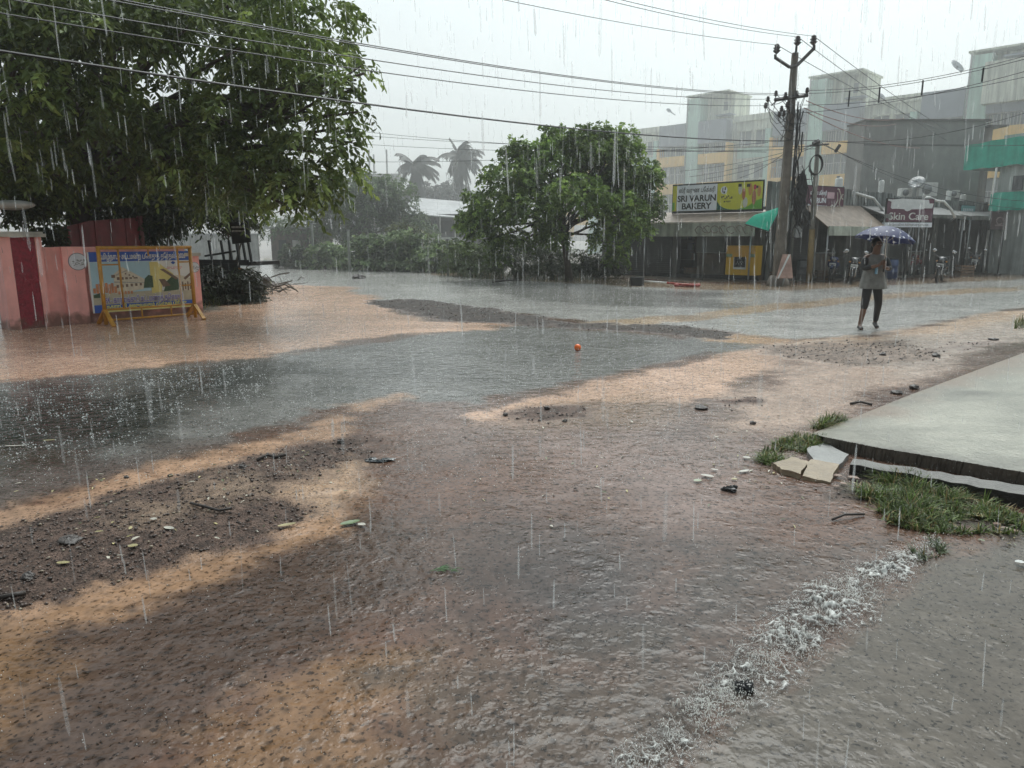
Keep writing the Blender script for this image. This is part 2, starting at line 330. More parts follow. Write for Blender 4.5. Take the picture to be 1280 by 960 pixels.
def rings(scale, freq):            # ring ripples of drops that have just hit the water
    vo = nd(nt, 'ShaderNodeTexVoronoi', voronoi_dimensions='2D'); vo.inputs['Scale'].default_value = scale; L.new(pos, vo.inputs['Vector'])
    se = nd(nt, 'ShaderNodeSeparateColor'); L.new(vo.outputs['Color'], se.inputs[0])
    ph = mth('MULTIPLY', se.outputs[0], 6.3)
    wv = mth('SINE', mth('SUBTRACT', mth('MULTIPLY', vo.outputs['Distance'], freq), ph))
    rad = mrange(se.outputs[1], 0, 1, .18, .5)
    fall = mth('SUBTRACT', 1.0, mth('DIVIDE', vo.outputs['Distance'], rad)); fall = mth('MAXIMUM', fall, 0)
    return mth('MULTIPLY', wv, fall)
r1 = rings(7, 34); r2 = rings(14, 26); r3 = rings(27, 18)
chop = noise(12, 2, .45, .35).outputs['Fac']; chop2 = noise(40, 2, .5, .3).outputs['Fac']
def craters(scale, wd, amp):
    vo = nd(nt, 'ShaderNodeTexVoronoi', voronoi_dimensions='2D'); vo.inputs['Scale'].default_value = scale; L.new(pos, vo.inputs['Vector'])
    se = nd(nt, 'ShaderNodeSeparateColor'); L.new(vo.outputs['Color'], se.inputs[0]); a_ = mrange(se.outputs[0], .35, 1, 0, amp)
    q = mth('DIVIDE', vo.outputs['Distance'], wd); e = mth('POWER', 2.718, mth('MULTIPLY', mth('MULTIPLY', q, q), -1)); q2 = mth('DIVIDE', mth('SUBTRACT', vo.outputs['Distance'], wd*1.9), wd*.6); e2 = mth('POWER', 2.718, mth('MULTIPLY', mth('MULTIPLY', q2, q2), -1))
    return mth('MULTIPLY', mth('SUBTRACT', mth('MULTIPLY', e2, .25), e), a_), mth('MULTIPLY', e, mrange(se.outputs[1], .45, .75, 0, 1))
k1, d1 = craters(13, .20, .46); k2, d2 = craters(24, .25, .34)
rip = mth('ADD', mth('MULTIPLY', r1, .16), mth('ADD', mth('MULTIPLY', r2, .14), mth('ADD', k1, k2)))
rip = mth('ADD', rip, mth('ADD', mth('MULTIPLY', chop, 1.55), mth('MULTIPLY', chop2, .55)))
rip = mth('MULTIPLY', mth('MULTIPLY', rip, sx.outputs[0]), mth('MULTIPLY', mrange(noise(1.7, 3, .6, .8).outputs['Fac'], .32, .66, .45, 1.1), mrange(noise(6, 2, .5).outputs['Fac'], .3, .7, .55, 1.3)))
gv = nd(nt, 'ShaderNodeTexVoronoi'); gv.inputs['Scale'].default_value = 75; L.new(pos, gv.inputs['Vector'])
gn = noise(30, 5, .7).outputs['Fac']
gr = mth('MULTIPLY', mth('ADD', mth('MULTIPLY', gv.outputs['Distance'], -1.1), mth('MULTIPLY', gn, 2.6)), sx.outputs[1])
hh = mth('ADD', rip, gr)
bp = nd(nt, 'ShaderNodeBump'); bp.inputs['Strength'].default_value = .9; bp.inputs['Distance'].default_value = .0085
L.new(hh, bp.inputs['Height']); L.new(bp.outputs[0], bs.inputs['Normal'])
fine = mrange(noise(90, 3, .7).outputs['Fac'], .3, .7, .90, 1.07)
mid = mrange(noise(11, 4, .65).outputs['Fac'], .3, .7, .80, 1.16)
# stones seen through the film of water, and ripple shade painted in as dark specks
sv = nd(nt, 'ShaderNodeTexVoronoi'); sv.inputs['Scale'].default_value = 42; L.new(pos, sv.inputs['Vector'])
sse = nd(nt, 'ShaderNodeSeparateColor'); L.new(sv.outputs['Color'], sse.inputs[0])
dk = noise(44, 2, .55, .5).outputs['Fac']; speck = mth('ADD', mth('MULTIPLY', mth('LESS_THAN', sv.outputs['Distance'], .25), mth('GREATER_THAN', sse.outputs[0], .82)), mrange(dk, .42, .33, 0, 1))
spk = mth('SUBTRACT', 1.0, mth('MULTIPLY', mth('MINIMUM', mth('ADD', speck, mth('MULTIPLY', mth('ADD', d1, d2), mrange(sx.outputs[0], .5, .8, .25, .75))), 1.0), .72))  # dimple shade of the drop craters is put into the base colour
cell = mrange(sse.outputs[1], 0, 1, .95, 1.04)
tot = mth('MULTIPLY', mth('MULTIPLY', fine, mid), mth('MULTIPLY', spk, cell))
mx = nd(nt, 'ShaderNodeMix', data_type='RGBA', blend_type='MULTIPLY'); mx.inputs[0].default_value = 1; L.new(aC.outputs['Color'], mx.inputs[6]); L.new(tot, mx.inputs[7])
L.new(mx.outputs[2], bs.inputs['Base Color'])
rgh = mth('ADD', mrange(sx.outputs[1], 0, 1, .10, .55), mrange(noise(5, 3).outputs['Fac'], .3, .7, -.02, .10))
L.new(rgh, bs.inputs['Roughness']); bs.inputs['IOR'].default_value = 1.36; bs.inputs['Specular IOR Level'].default_value = .33
# mesh, cut into the setting's surfaces (they share vertices' places, normals and one material)
ny, nx = XX.shape; V = np.c_[XX.ravel(), YY.ravel(), hgt.ravel()]
ii = np.arange(ny*nx).reshape(ny, nx); F = np.stack([ii[:-1, :-1], ii[:-1, 1:], ii[1:, 1:], ii[1:, :-1]], -1).reshape(-1, 4)
e1 = np.zeros((ny, nx, 3)); Vg = V.reshape(ny, nx, 3); du = np.gradient(Vg, axis=1); dv = np.gradient(Vg, axis=0); Nn = np.cross(du.reshape(-1, 3), dv.reshape(-1, 3)); Nn /= np.linalg.norm(Nn, axis=1)[:, None]
fc = np.array([np.bincount(r, minlength=4).argmax() for r in cls.ravel()[F]])
def ground_height(x, y):
    j = np.searchsorted(ys, y); j = min(max(j, 0), ny-1); s_ = x/(max(y, .5)+1.5); k = min(max(np.searchsorted(sc_, s_), 0), nx-1); return float(hgt[j, k])
for k, nm in ((0, 'gravel_road'), (1, 'asphalt_road'), (2, 'muddy_water'), (3, 'dirt_ground')):
    f = F[fc == k]; u, inv = np.unique(f.ravel(), return_inverse=True)
    o = rawmesh(nm, V[u], inv.reshape(-1, 4), gm, col=col.reshape(-1, 3)[u], smooth=True); me = o.data
    a = me.attributes.new('Fx', 'FLOAT_VECTOR', 'POINT'); a.data.foreach_set('vector', np.c_[wat.ravel()[u], grit.ravel()[u], np.zeros(len(u))].ravel().astype(np.float32))
    me.normals_split_custom_set_from_vertices([tuple(q) for q in Nn[u]])
    tag(o, {0: 'wet reddish brown gravel road surface in front', 1: 'grey asphalt road under a film of rain water', 2: 'orange muddy rain water spread over the road', 3: 'bare brown dirt and gravel beside the road'}[k], 'ground', kind='structure')
# ------------------------------------------------------------------ vegetation
def mleaf(name, var=.3): 
    m = M(name, (0, 0, 0), rough=.5, var=var, scale=1.1, attr=True, trans=.32, spec=.35); return m
LEAF = mleaf('leaf'); BARK = M('bark', (.075, .058, .045), .8, .4, 9, bump=.8, bscale=30)
def leaf_arrays(p, d, n, L, W, c):   # six-point leaves, folded along the midrib; returns verts, quads, colours
    d = d/np.linalg.norm(d, axis=1)[:, None]; s = np.cross(d, n); s /= np.linalg.norm(s, axis=1)[:, None]+1e-9; n = np.cross(s, d)
    L = L[:, None]; W = W[:, None]
    tip = p+d*L-n*L*.10
    l1 = p+d*L*.30+s*W*.5+n*W*.14; l2 = p+d*L*.68+s*W*.40+n*W*.10-n*L*.03
    r1 = p+d*L*.30-s*W*.5+n*W*.14; r2 = p+d*L*.68-s*W*.40+n*W*.10-n*L*.03
    V = np.stack([p, l1, l2, tip, r2, r1], 1).reshape(-1, 3); k = np.arange(len(p))[:, None]*6
    F = np.concatenate([k+np.array([[0, 3, 2, 1]]), k+np.array([[0, 5, 4, 3]])], 0)
    return V, F, np.repeat(c, 6, 0)
def unit(v): return v/(np.linalg.norm(v, axis=-1, keepdims=True)+1e-9)
def crown(name, parent, blobs, n, L, W, base, tipc, per=10, droop=.6, spray=.45, seed=1, inner=.25, mat=LEAF, rnd=.35, gap=0):
    """leafy sprays on the outside of a heap of clumps: n sprays, `per` leaves along each"""
    g = np.random.default_rng(seed); bl = np.array(blobs, float); wgt = bl[:, 3]**2; bi = g.choice(len(bl), n, p=wgt/wgt.sum())
    q = unit(g.normal(size=(n, 3))); q[:, 2] = np.where(q[:, 2] < -.35, -q[:, 2]*.6, q[:, 2]); q = unit(q)
    rr = np.where(g.random(n) < inner, g.uniform(.3, .8, n), g.uniform(.78, 1.08, n))
    sq = bl[bi, 4] if bl.shape[1] > 4 else np.ones(n)
    o = bl[bi, :3]+q*(bl[bi, 3]*rr)[:, None]*np.c_[np.ones(n), np.ones(n), sq]
    out = unit(q*np.array([1, 1, .5])+g.normal(size=(n, 3))*.5); 
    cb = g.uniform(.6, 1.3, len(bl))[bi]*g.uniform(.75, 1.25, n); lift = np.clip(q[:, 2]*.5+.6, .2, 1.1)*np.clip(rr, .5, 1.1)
    mix = np.clip(g.random(n)**2*lift, 0, 1)[:, None]; C = (np.array(base)*(1-mix)+np.array(tipc)*mix)*cb[:, None]  # lit tops and darker insides of the clumps painted into the leaf colours
    Vs = []; Fs = []; Cs = []; off = 0
    t = (np.arange(per)+.5)/per; dn = np.array([0, 0, -1.0])
    for k in range(per):
        tt = t[k]; pos = o+out*spray*tt*.75+dn*(spray*droop*tt*tt)
        ax = unit(out+dn*droop*2*tt); sd = unit(np.cross(ax, np.array([0, 0, 1.0]))+1e-6)*(1 if k % 2 else -1)
        d = unit(ax*.5+sd*.75+dn*droop*.7+g.normal(size=(n, 3))*rnd); nn = unit(np.cross(d, g.normal(size=(n, 3)))*.6+np.array([0, 0, .8]))
        V, F, c = leaf_arrays(pos, d, nn, L*g.uniform(.7, 1.2, n), W*g.uniform(.75, 1.2, n), C*g.uniform(.8, 1.2, n)[:, None])
        Vs.append(V); Fs.append(F+off); Cs.append(c); off += len(V)
    return rawmesh(name, np.concatenate(Vs), np.concatenate(Fs), mat, parent, np.concatenate(Cs))
def limb(mb, a, b, r0, r1, wob=.25, n=5, seg=7):
    a = Vector(a); b = Vector(b); pts = []
    for i in range(n+1):
        t = i/n; p = a.lerp(b, t); k = math.sin(t*PI)*wob
        pts.append(p+Vector((random.uniform(-k, k), random.uniform(-k, k), random.uniform(-k, k)*.5+k*.4)))
    mb.tube(pts, [r0+(r1-r0)*i/n for i in range(n+1)], seg); return pts
# --- the big tree on the left
bx0, by0 = P(105, 300, 19.2).x, 19.2
t = thing('broadleaf_tree', 'huge dark green tree with drooping leaves rising behind the pink wall', 'tree', (bx0, by0, 0))
bl = []
for k in range(40):
    q = P(random.uniform(-120, 330), random.uniform(205, 275), random.uniform(19, 22)); bl.append((q.x, q.y, max(q.z, 1.6), random.uniform(.6, 1.0), .9))
for k in range(76):
    u = random.uniform(-260, 400); v = random.uniform(-170, 235); Y = random.uniform(13.5, 20); r = random.uniform(.75, 1.25)
    if u > 330 and v < 40: continue
    if (u-225)**2+(v-85)**2 < 45**2 or (u-270)**2+(v-150)**2 < 28**2: continue
    q = P(u, v, Y); bl.append((q.x, q.y, max(q.z, 2.9), r, .85))
for u, v, Y, r in [(360,20,14,.55),(375,70,14,.5),(352,-40,14,.7),(330,110,14,.8),(395,140,13.6,.62),(400,190,13.4,.62),(425,160,13.4,.5),(415,225,13.3,.5),(385,245,13.3,.55),(355,255,13.6,.5),(370,215,13.6,.7),(330,235,14,.7),
                   (445,100,13.2,.24),(425,88,13.2,.25),(455,92,13.1,.14),(440,178,13.2,.24),(448,140,13.2,.2),(410,115,13.4,.35),(300,215,14,.8),(260,225,15,.8),(200,225,15.5,.8),(150,225,18,.8),(210,255,18.5,.55),(250,265,18,.5),(290,255,17,.6),(60,225,15,.9),(10,215,14,.9),(-40,190,13,.9),(20,140,13,.8),(90,110,13.2,.8),(150,60,13.2,.8),(130,170,13.4,.7),(60,60,13,.9),(240,30,13.3,.8),(300,60,13.2,.7),(290,150,13.4,.6)]:
    q = P(u, v, Y); bl.append((q.x, q.y, q.z, r, .9))
mb = MB(); trunk_top = Vector((bx0+.3, by0-.2, 3.4)); 
mb.tube([(bx0, by0, -.1), (bx0+.05, by0, .5), (bx0+.1, by0, 1.6), (bx0+.2, by0-.1, 2.6), trunk_top], [.62, .46, .38, .36, .33], 12)
for k, (x, y, z, r, s_) in enumerate(bl):
    if k > 40 and (k % 3 == 0 or k > 115): limb(mb, trunk_top+Vector((0, 0, random.uniform(-.6, .8))), (x, y, z), random.uniform(.09, .17), .02, .5, 6, 6)
limb(mb, P(340, 150, 14), P(452, 82, 13.1), .06, .012, .15, 6, 5); limb(mb, P(330, 160, 14), P(440, 110, 13.2), .04, .01, .1, 5, 5)
mb.build('trunk', BARK, t)
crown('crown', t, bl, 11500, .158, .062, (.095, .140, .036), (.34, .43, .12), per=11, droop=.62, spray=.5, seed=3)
# second tree standing behind it, far left
t = thing('broadleaf_tree', 'shaded tree behind the tall gate pillar at the picture edge', 'tree', (-16.5, 20.5, 0))
bl = [(-16.5+random.uniform(-4, 4.5), 20.5+random.uniform(-2, 2.5), random.uniform(2.6, 9), random.uniform(.9, 1.5), .9) for k in range(34)]
mb = MB(); mb.tube([(-16.5, 20.5, -.1), (-16.4, 20.5, 1.5), (-16.2, 20.4, 4)], [.4, .3, .24], 10)
for b_ in bl[::3]: limb(mb, (-16.2, 20.4, 3.5), b_[:3], .1, .02, .4, 5, 6)
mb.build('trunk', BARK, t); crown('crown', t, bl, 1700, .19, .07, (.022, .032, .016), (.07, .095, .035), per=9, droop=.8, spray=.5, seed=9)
# understorey behind the wall: individual shrubs
def shrub(u, v, Y, rx, rz, label, base, tipc, n=500, L=.11, W=.05, per=7, droop=.3, seed=5, name='shrub', cat='shrub', group=None, spray=.28, ground=True):
    q = P(u, v, Y); t = thing(name, label, cat, (q.x, Y, 0), group)
    bl = []
    for k in range(9):
        a = random.uniform(0, 2*PI); e = random.uniform(0, .7); r = rx*random.uniform(.38, .55)
        bl.append((q.x+math.cos(a)*rx*e, Y+math.sin(a)*rx*e*.7, max(r*.5, q.z+random.uniform(-.45, .55)*rz), r, min(1, rz/rx*1.1)))
    if name == 'shrub' and ground and q.z < 2.2:
        for k in range(7): a = k*.9; bl.append((q.x+math.cos(a)*rx*.75, Y+math.sin(a)*rx*.5, rz*.3, rx*.36, min(1, rz/rx)))
        n = int(n*1.5)
    mb = MB()
    for b_ in bl[:6]: limb(mb, (q.x+random.uniform(-.1, .1), Y+random.uniform(-.1, .1), -.05), b_[:3], .03*rx+.01, .008, .1*rx, 4, 5)
    mb.build('stem', BARK, t); crown('foliage', t, bl, n, L, W, base, tipc, per=per, droop=droop, spray=spray, seed=seed, inner=.3)
    return t
G1, G2 = (.03, .045, .02), (.10, .13, .05)
shrub(205, 275, 18.2, 1.1, .9, 'dark leafy shrub behind the poster and the yellow barricade', G1, (.08, .11, .04), 520, .15, .05, droop=.8, seed=21)
shrub(150, 285, 18.5, 1.0, .8, 'low dark shrub just past the maroon sheet panel', G1, (.07, .10, .04), 380, .14, .05, droop=.8, seed=22)
shrub(285, 268, 22.5, 1.1, 1.0, 'green shrub hanging over the black handcart', G1, (.09, .12, .045), 520, .15, .05, droop=.9, seed=23)
shrub(262, 352, 18.6, .75, .4, 'low dark weeds in front of the handcart', (.025, .032, .018), (.06, .075, .035), 420, .12, .04, 7, .4, 26)
shrub(300, 352, 18.8, .6, .3, 'small dark weeds below the end of the handcart', (.03, .038, .022), (.07, .085, .045), 260, .12, .04, 7, .4, 27)
shrub(28, 268, 14.2, .35, .35, 'small bright bush under the lamp cover behind the tall pillar', (.05, .065, .02), (.13, .15, .05), 130, .11, .05, droop=.5, seed=24)
shrub(66, 298, 14.4, .22, .35, 'small creeper between the tall pillar and the maroon panel', (.05, .065, .02), (.13, .15, .05), 80, .1, .05, droop=.5, seed=25)
# --- tree in the middle, by the junction
g0 = G(708, 351); tx, ty = g0.x, g0.y
t = thing('roadside_tree', 'rounded bright green tree on one slim trunk beside the bakery', 'tree', (tx, ty, 0))
bl = []
for u, v, dY, r in [(640,230,0,1.15),(690,205,.3,1.1),(745,195,0,1.1),(790,225,.3,1.1),(800,265,0,.85),(620,265,0,.95),(600,285,.3,.7),(660,270,-.6,1.1),(720,255,-.8,1.2),(770,270,-.5,1.1),(700,180,.4,.7),(665,200,.3,.7),(745,172,.3,.65),(780,190,.5,.7),(790,235,0,.8),(640,195,.4,.45),(780,168,.4,.4),(690,300,-.3,.6),(760,305,0,.75),(640,305,-.2,.7),(600,300,0,.6),(735,220,1,1.2),(670,240,1,1.2),(760,240,.9,1.1),(795,290,.2,.6),(590,270,.2,.5),(770,325,.2,.45),(625,325,.2,.45),(815,250,.2,.35)]:
    q = P(u, v, ty+dY*1.6); bl.append((q.x, q.y, q.z, r, .85))
for k in range(26):
    b_ = random.choice(bl[:20]); a = random.uniform(0, 2*PI); e = random.uniform(0, 1); bl.append((b_[0]+math.cos(a)*b_[3]*.95, b_[1]-abs(math.sin(a))*b_[3]*.7, b_[2]+e*b_[3]*.8, random.uniform(.25, .42), .9))
mb = MB(); top = Vector((tx-.25, ty, 2.1))
mb.tube([(tx+.12, ty, -.1), (tx+.06, ty, .5), (tx-.05, ty, 1.2), top], [.19, .14, .12, .12], 9)
for b_ in bl[:24]: limb(mb, top+Vector((random.uniform(-.05, .05), 0, random.uniform(-.5, .3))), b_[:3], .07, .015, .25, 5, 6)
mb.build('trunk', BARK, t)
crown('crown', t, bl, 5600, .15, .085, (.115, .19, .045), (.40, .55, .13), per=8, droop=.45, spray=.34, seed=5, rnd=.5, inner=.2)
# --- bushes and hedge of the far corner
shrub(645, 322, 31.5, 2.3, 1.1, 'grey green thicket left of the slim trunk under the middle tree', (.085, .11, .06), (.19, .24, .13), 1100, .10, .035, 8, .3, 31, spray=.4)
shrub(690, 330, 31, 1.4, .9, 'low grey green thicket right behind the slim tree trunk', (.085, .11, .06), (.19, .24, .13), 600, .10, .035, 8, .3, 32, spray=.4)
shrub(590, 325, 33, 1.3, .9, 'light green bush at the left foot of the middle tree', (.10, .14, .05), (.25, .32, .13), 600, .12, .06, 7, .3, 33)
shrub(745, 332, 31, 1.2, .8, 'dark undergrowth between the slim trunk and the bakery shutter', (.035, .045, .025), (.07, .09, .04), 450, .12, .05, 7, .3, 34)
BIG = dict(L=.2, W=.13, per=6)
shrub(470, 315, 39, 1.9, .95, 'broad leaved bush at the left end of the roadside hedge', (.13, .19, .08), (.36, .46, .23), 800, seed=35, group='broad leaved bushes along the far verge', **BIG)
shrub(505, 314, 38.5, 1.7, 1.0, 'pale broad leaved bush in front of the round dark green tree', (.15, .21, .095), (.40, .50, .27), 800, seed=36, group='broad leaved bushes along the far verge', **BIG)
shrub(545, 318, 37.5, 1.6, .95, 'broad leaved bush below the grey metal shed roof', (.12, .17, .072), (.33, .42, .20), 700, seed=37, group='broad leaved bushes along the far verge', **BIG)
shrub(405, 322, 41, 1.3, .75, 'low bush by the white post under the hanging branch', (.11, .16, .07), (.30, .39, .18), 500, seed=38, group='broad leaved bushes along the far verge', **BIG)
shrub(375, 322, 42, 1.2, .7, 'low dark bush where the far road bends out of sight', (.035, .05, .028), (.11, .14, .07), 420, seed=39, group='broad leaved bushes along the far verge', **BIG)
shrub(512, 298, 41, 1.1, .8, 'yellow green bush rising above the pale hedge', (.08, .10, .03), (.19, .22, .07), 420, .14, .07, 7, .4, 40)
# round dark tree behind the hedge
q = P(455, 275, 47); t = thing('round_tree', 'hazy rounded tree behind the broad leaved hedge', 'tree', (q.x, 47, 0))
bl = [(q.x+random.uniform(-3.0, 3.4), 47+random.uniform(-1.5, 1.5), random.uniform(1.6, 4.6), random.uniform(.9, 1.35), .9) for k in range(26)]+[(P(u, v, 46.5).x, 46.5, P(u, v, 46.5).z, r, .9) for u, v, r in ((455,232,1.0),(480,238,1.0),(430,240,1.0),(500,262,.9),(410,265,1.0),(465,250,1.4),(380,285,1.1),(350,290,1.1),(395,250,.9))]
mb = MB(); mb.tube([(q.x, 47, -.1), (q.x+.1, 47, 1.5), (q.x, 47, 3)], [.3, .22, .15], 8)
for b_ in bl[::2]: limb(mb, (q.x, 47, 2), b_[:3], .08, .02, .3, 4, 5)
mb.build('trunk', BARK, t); crown('crown', t, bl, 3600, .2, .08, (.075, .115, .05), (.20, .28, .12), per=8, droop=.5, spray=.5, seed=12)
# --- coconut palms
PALM = M('palm_frond', (.022, .026, .016), .5, .3, 2)
def palm(u, vt, vb, Y, label, lean, seed, skirt):
    g = random.Random(seed); top = P(u, vt, Y); t = thing('coconut_palm', label, 'palm tree', (top.x-lean, Y, 0), 'coconut palms in the haze')
    mb = MB(); mb.tube([(top.x-lean*(1-k/6)**1.6, Y, top.z*k/6) for k in range(7)], [.26, .2, .18, .17, .16, .15, .13], 8); mb.build('trunk', BARK, t)
    for k in range(30+skirt):
        el = g.uniform(-.1, 1.25) if k < 30 else g.uniform(-1.3, -.5); az = k*2.4+g.uniform(-.3, .3); Lf = g.uniform(1.7, 2.5) if k < 30 else g.uniform(1.8, 3.0)
        d = Vector((math.cos(az)*math.cos(el), math.sin(az)*math.cos(el), math.sin(el))); p = top.copy(); pts = [p.copy()]
        for i in range(9):
            d = (d+Vector((.08, 0, -.16 if k < 30 else -.30))).normalized(); p = p+d*Lf/9; pts.append(p.copy())
        fm = MB(); fm.tube(pts, [.05-.0045*i for i in range(10)], 4, False)
        for i in range(1, 10):
            ax = (pts[i]-pts[i-1]).normalized(); sd = ax.cross(Vector((0, 0, 1)))
            sd = sd.normalized() if sd.length > .05 else Vector((1, 0, 0))
            for h in (0, .2, .4, .6, .8):
                b0 = pts[i-1].lerp(pts[i], h); ll = (.75 if 1 < i < 7 else .5)*g.uniform(.8, 1.1)
                for sg in (-1, 1):
                    e = b0+(sd*sg*.55+ax*.55+Vector((0, 0, -.55)))*ll; fm.add([b0, b0+ax*.16, e], [(0, 1, 2)])
        fm.build('frond', PALM, t)
palm(520, 208, 300, 66, 'hazy coconut palm on the left, wider and lower crowned', .4, 3, 16)
palm(576, 196, 300, 68, 'hazy coconut palm on the right with a tall narrow crown', -.5, 8, 14)
# hazy crowns under the palms
for u, v, Y, rx, rz, lb, sd in ((530,256,70,2.8,1.9,'grey hazy tree below the left coconut palm',51),(575,250,72,2.0,2.5,'grey hazy tree below the right coconut palm',52),(545,268,70,2.4,1.2,'pale bush beside the far yellow wall',53)):
    shrub(u, v, Y, rx, rz, lb, (.05, .055, .045), (.10, .11, .09), 700, .34, .15, 7, .7, sd, name='hazy_tree', cat='tree', spray=.8)
# ------------------------------------------------------------------ left: pink wall, poster, barricade
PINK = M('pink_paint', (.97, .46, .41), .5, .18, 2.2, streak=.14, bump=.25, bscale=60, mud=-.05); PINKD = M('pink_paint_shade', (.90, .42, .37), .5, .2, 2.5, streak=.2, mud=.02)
MAROON = M('maroon_roughcast', (.27, .016, .034), .5, .45, 14, bump=1.0, bscale=26, mud=-.1); CREAM = M('cream_coping', (.62, .58, .50), .6, .3, 5, streak=.35)
wa, wb = G(0, 413), G(253, 393); FW = Frame(wa, wb)
def sz(u, v, off=0): return FW.hit(u, v, off)
s0 = sz(10, 400)[0]; s1 = sz(62, 400)[0]; s3 = sz(86, 395)[0]; s4 = sz(112, 395)[0]; s5 = sz(238, 385)[0]; s6 = sz(253, 385)[0]
zt = sz(30, 290)[1]; zw = sz(75, 309)[1]; zp = sz(100, 309)[1]; ze = sz(245, 320)[1]
t = thing('gate_pillar', 'tall pink gate pillar with a rough maroon panel and cream cap', 'pillar', FW.w((s0+s1)/2, 0, 0))
wS = s1-s0
mb = MB(FW.T); mb.bx((s0, -.45, -.1), (s0+wS*.26, .10, zt-.09)); mb.bx((s0+wS*.84, -.45, -.1), (s1, .10, zt-.09)); mb.bx((s0+wS*.26+.002, -.44, -.1), (s0+wS*.84-.002, .05, zt-.095)); mb.build('shaft', PINK, t, .006)
mb = MB(FW.T); mb.bx((s0+wS*.26+.004, .052, -.1), (s0+wS*.84-.004, .075, zt-.095)); mb.build('rough_panel', MAROON, t)
mb = MB(FW.T); mb.bx((s0-.06, -.5, zt-.09), (s1+.06, .16, zt-.03)); mb.bx((s0-.03, -.47, zt-.03), (s1+.03, .13, zt+.005)); mb.build('cap', CREAM, t, .006)
# second pillar side, seen at the frame's edge
t = thing('boundary_wall', 'salmon pink compound wall with two posts behind the election poster', 'wall', FW.w(s1, -.1, 0))
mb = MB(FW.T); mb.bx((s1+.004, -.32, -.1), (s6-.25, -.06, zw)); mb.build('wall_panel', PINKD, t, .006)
mb = MB(FW.T); mb.bx((s3, -.36, -.1), (s4, .03, zp+.01)); po = mb.build('post', PINK, t, .006)
def disc(fr, s, z, r, d, n=28): return [fr.w(s+r*math.cos(2*PI*k/n), d, z+r*math.sin(2*PI*k/n)) for k in range(n)]
WHITE = M('white_paint', (.72, .72, .69), .5, .2, 5, streak=.2); BLACK = M('black_paint', (.02, .02, .021), .5, .3); GREY = M('grey_paint', (.26, .27, .27), .5, .25, 4)
EMB = M('emblem_print', (.55, .55, .55), .5, .45, 22)
def emblem(s, z, r, par):
    o = MB().poly(disc(FW, s, z, r, .031), .003, FW.n).build('emblem', M('emblem_ring', (.16, .17, .19), .5), par)
    MB().poly(disc(FW, s, z, r*.93, .035), .003, FW.n).build('emblem_disc', M('emblem_white', (.66, .68, .72), .5, .1), par)
    m = MB(FW.T)
    for k in range(26):
        a = random.uniform(-.65, .65)*r; b_ = random.uniform(-.55, .15)*r; m.bx((s+a, .0385, z+b_), (s+a+random.uniform(.02, .10)*r*3, .040, z+b_+random.uniform(.02, .07)*r*2))
    m.build('emblem_drawing', GREY, par)
es, ez = sz(97, 327, .03); emblem(es, ez, .165, t)
mb = MB(FW.T); mb.bx((s5-.02, -.36, -.1), (s6, .03, ze)); mb.build('post', PINK, t, .006)
mb = MB(FW.T); mb.bx((s5-.06, -.4, ze), (s6+.03, .07, ze+.07)); mb.build('post_cap', CREAM, t, .006)
es, ez = sz(243, 334, .03); emblem(es, ez, .11, t)
for r_ in range(3): pass
# poster
BLUE = M('poster_blue', (.03, .10, .42), .35, .1); SKYB = M('poster_sky', (.42, .62, .70), .35, .12, 2); YEL = M('poster_yellow', (.72, .62, .22), .35, .15); PWH = M('poster_white', (.75, .75, .72), .35, .05)
ROAD = M('poster_road', (.50, .45, .33), .35, .2, 6); DKG = M('poster_green', (.05, .10, .05), .35, .4, 30); PBR = M('poster_brown', (.20, .13, .09), .35, .4, 20); ORNG = M('poster_orange', (.62, .27, .13), .35, .4, 25); PGR = M('poster_shade', (.42, .40, .35), .35, .3, 10); LILAC = M('poster_violet', (.22, .16, .45), .35, .1); YTXT = M('poster_yellow_text', (.80, .75, .18), .35, .05); BEI = M('poster_beige', (.66, .60, .47), .35, .2, 12)
a0 = sz(110, 330, .06); b0 = sz(237, 330, .06); sl_, sr_ = a0[0], b0[0]; zl1 = sz(112, 316, .06)[1]; zb1 = sz(115, 397, .06)[1]; zr1 = sz(232, 313, .06)[1]; zb2 = sz(236, 379, .06)[1]
pt = .5*(zl1+zr1); pb = .5*(zb1+zb2); PW = sr_-sl_; PHt = pt-pb
t = thing('election_poster', 'wide printed poster with blue bands and two building pictures behind the barricade', 'poster', FW.w((sl_+sr_)/2, .05, pb))
def PX(x, y, d): return FW.w(sl_+x*PW, .05+d, pb+y*PHt)          # x,y 0..1 on the poster
class PM:
    def __init__(s): s.m = MB()
    def p(s, pts, d, th=.0012): s.m.poly([PX(x, y, d) for x, y in pts], th, FW.n); return s
def pp(name, mat, polys, d): 
    if len(polys) <= 4:
        for p_ in polys: o = PM().p(p_, d).m.build(name, mat, t)
        return o
    q = PM()
    for p_ in polys: q.p(p_, d)
    return q.m.build(name, mat, t)
rect = lambda x0, y0, x1, y1: [(x0, y0), (x1, y0), (x1, y1), (x0, y1)]
MB().poly([PX(x, y, -.012) for x, y in rect(0, 0, 1, 1)], .012, FW.n).build('sheet', PWH, t)
pp('header_band', BLUE, [rect(.015, .84, 1, 1)], .0005)
pp('footer_band', BLUE, [rect(.015, .055, 1, .13), rect(.015, .0, .12, .056)], .0005)
pp('footer_strip', YEL, [rect(.12, .003, 1, .055)], .0005)
pp('picture_sky', SKYB, [rect(.015, .30, .60, .835)], .0005)
pp('picture_ground', ROAD, [[(.015, .132), (1, .132), (1, .30), (.60, .33), (.015, .31)]], .0018)
pp('picture_hall', BEI, [[(.22, .30), (.50, .36), (.52, .53), (.36, .70), (.31, .75), (.22, .62)]], .0032)
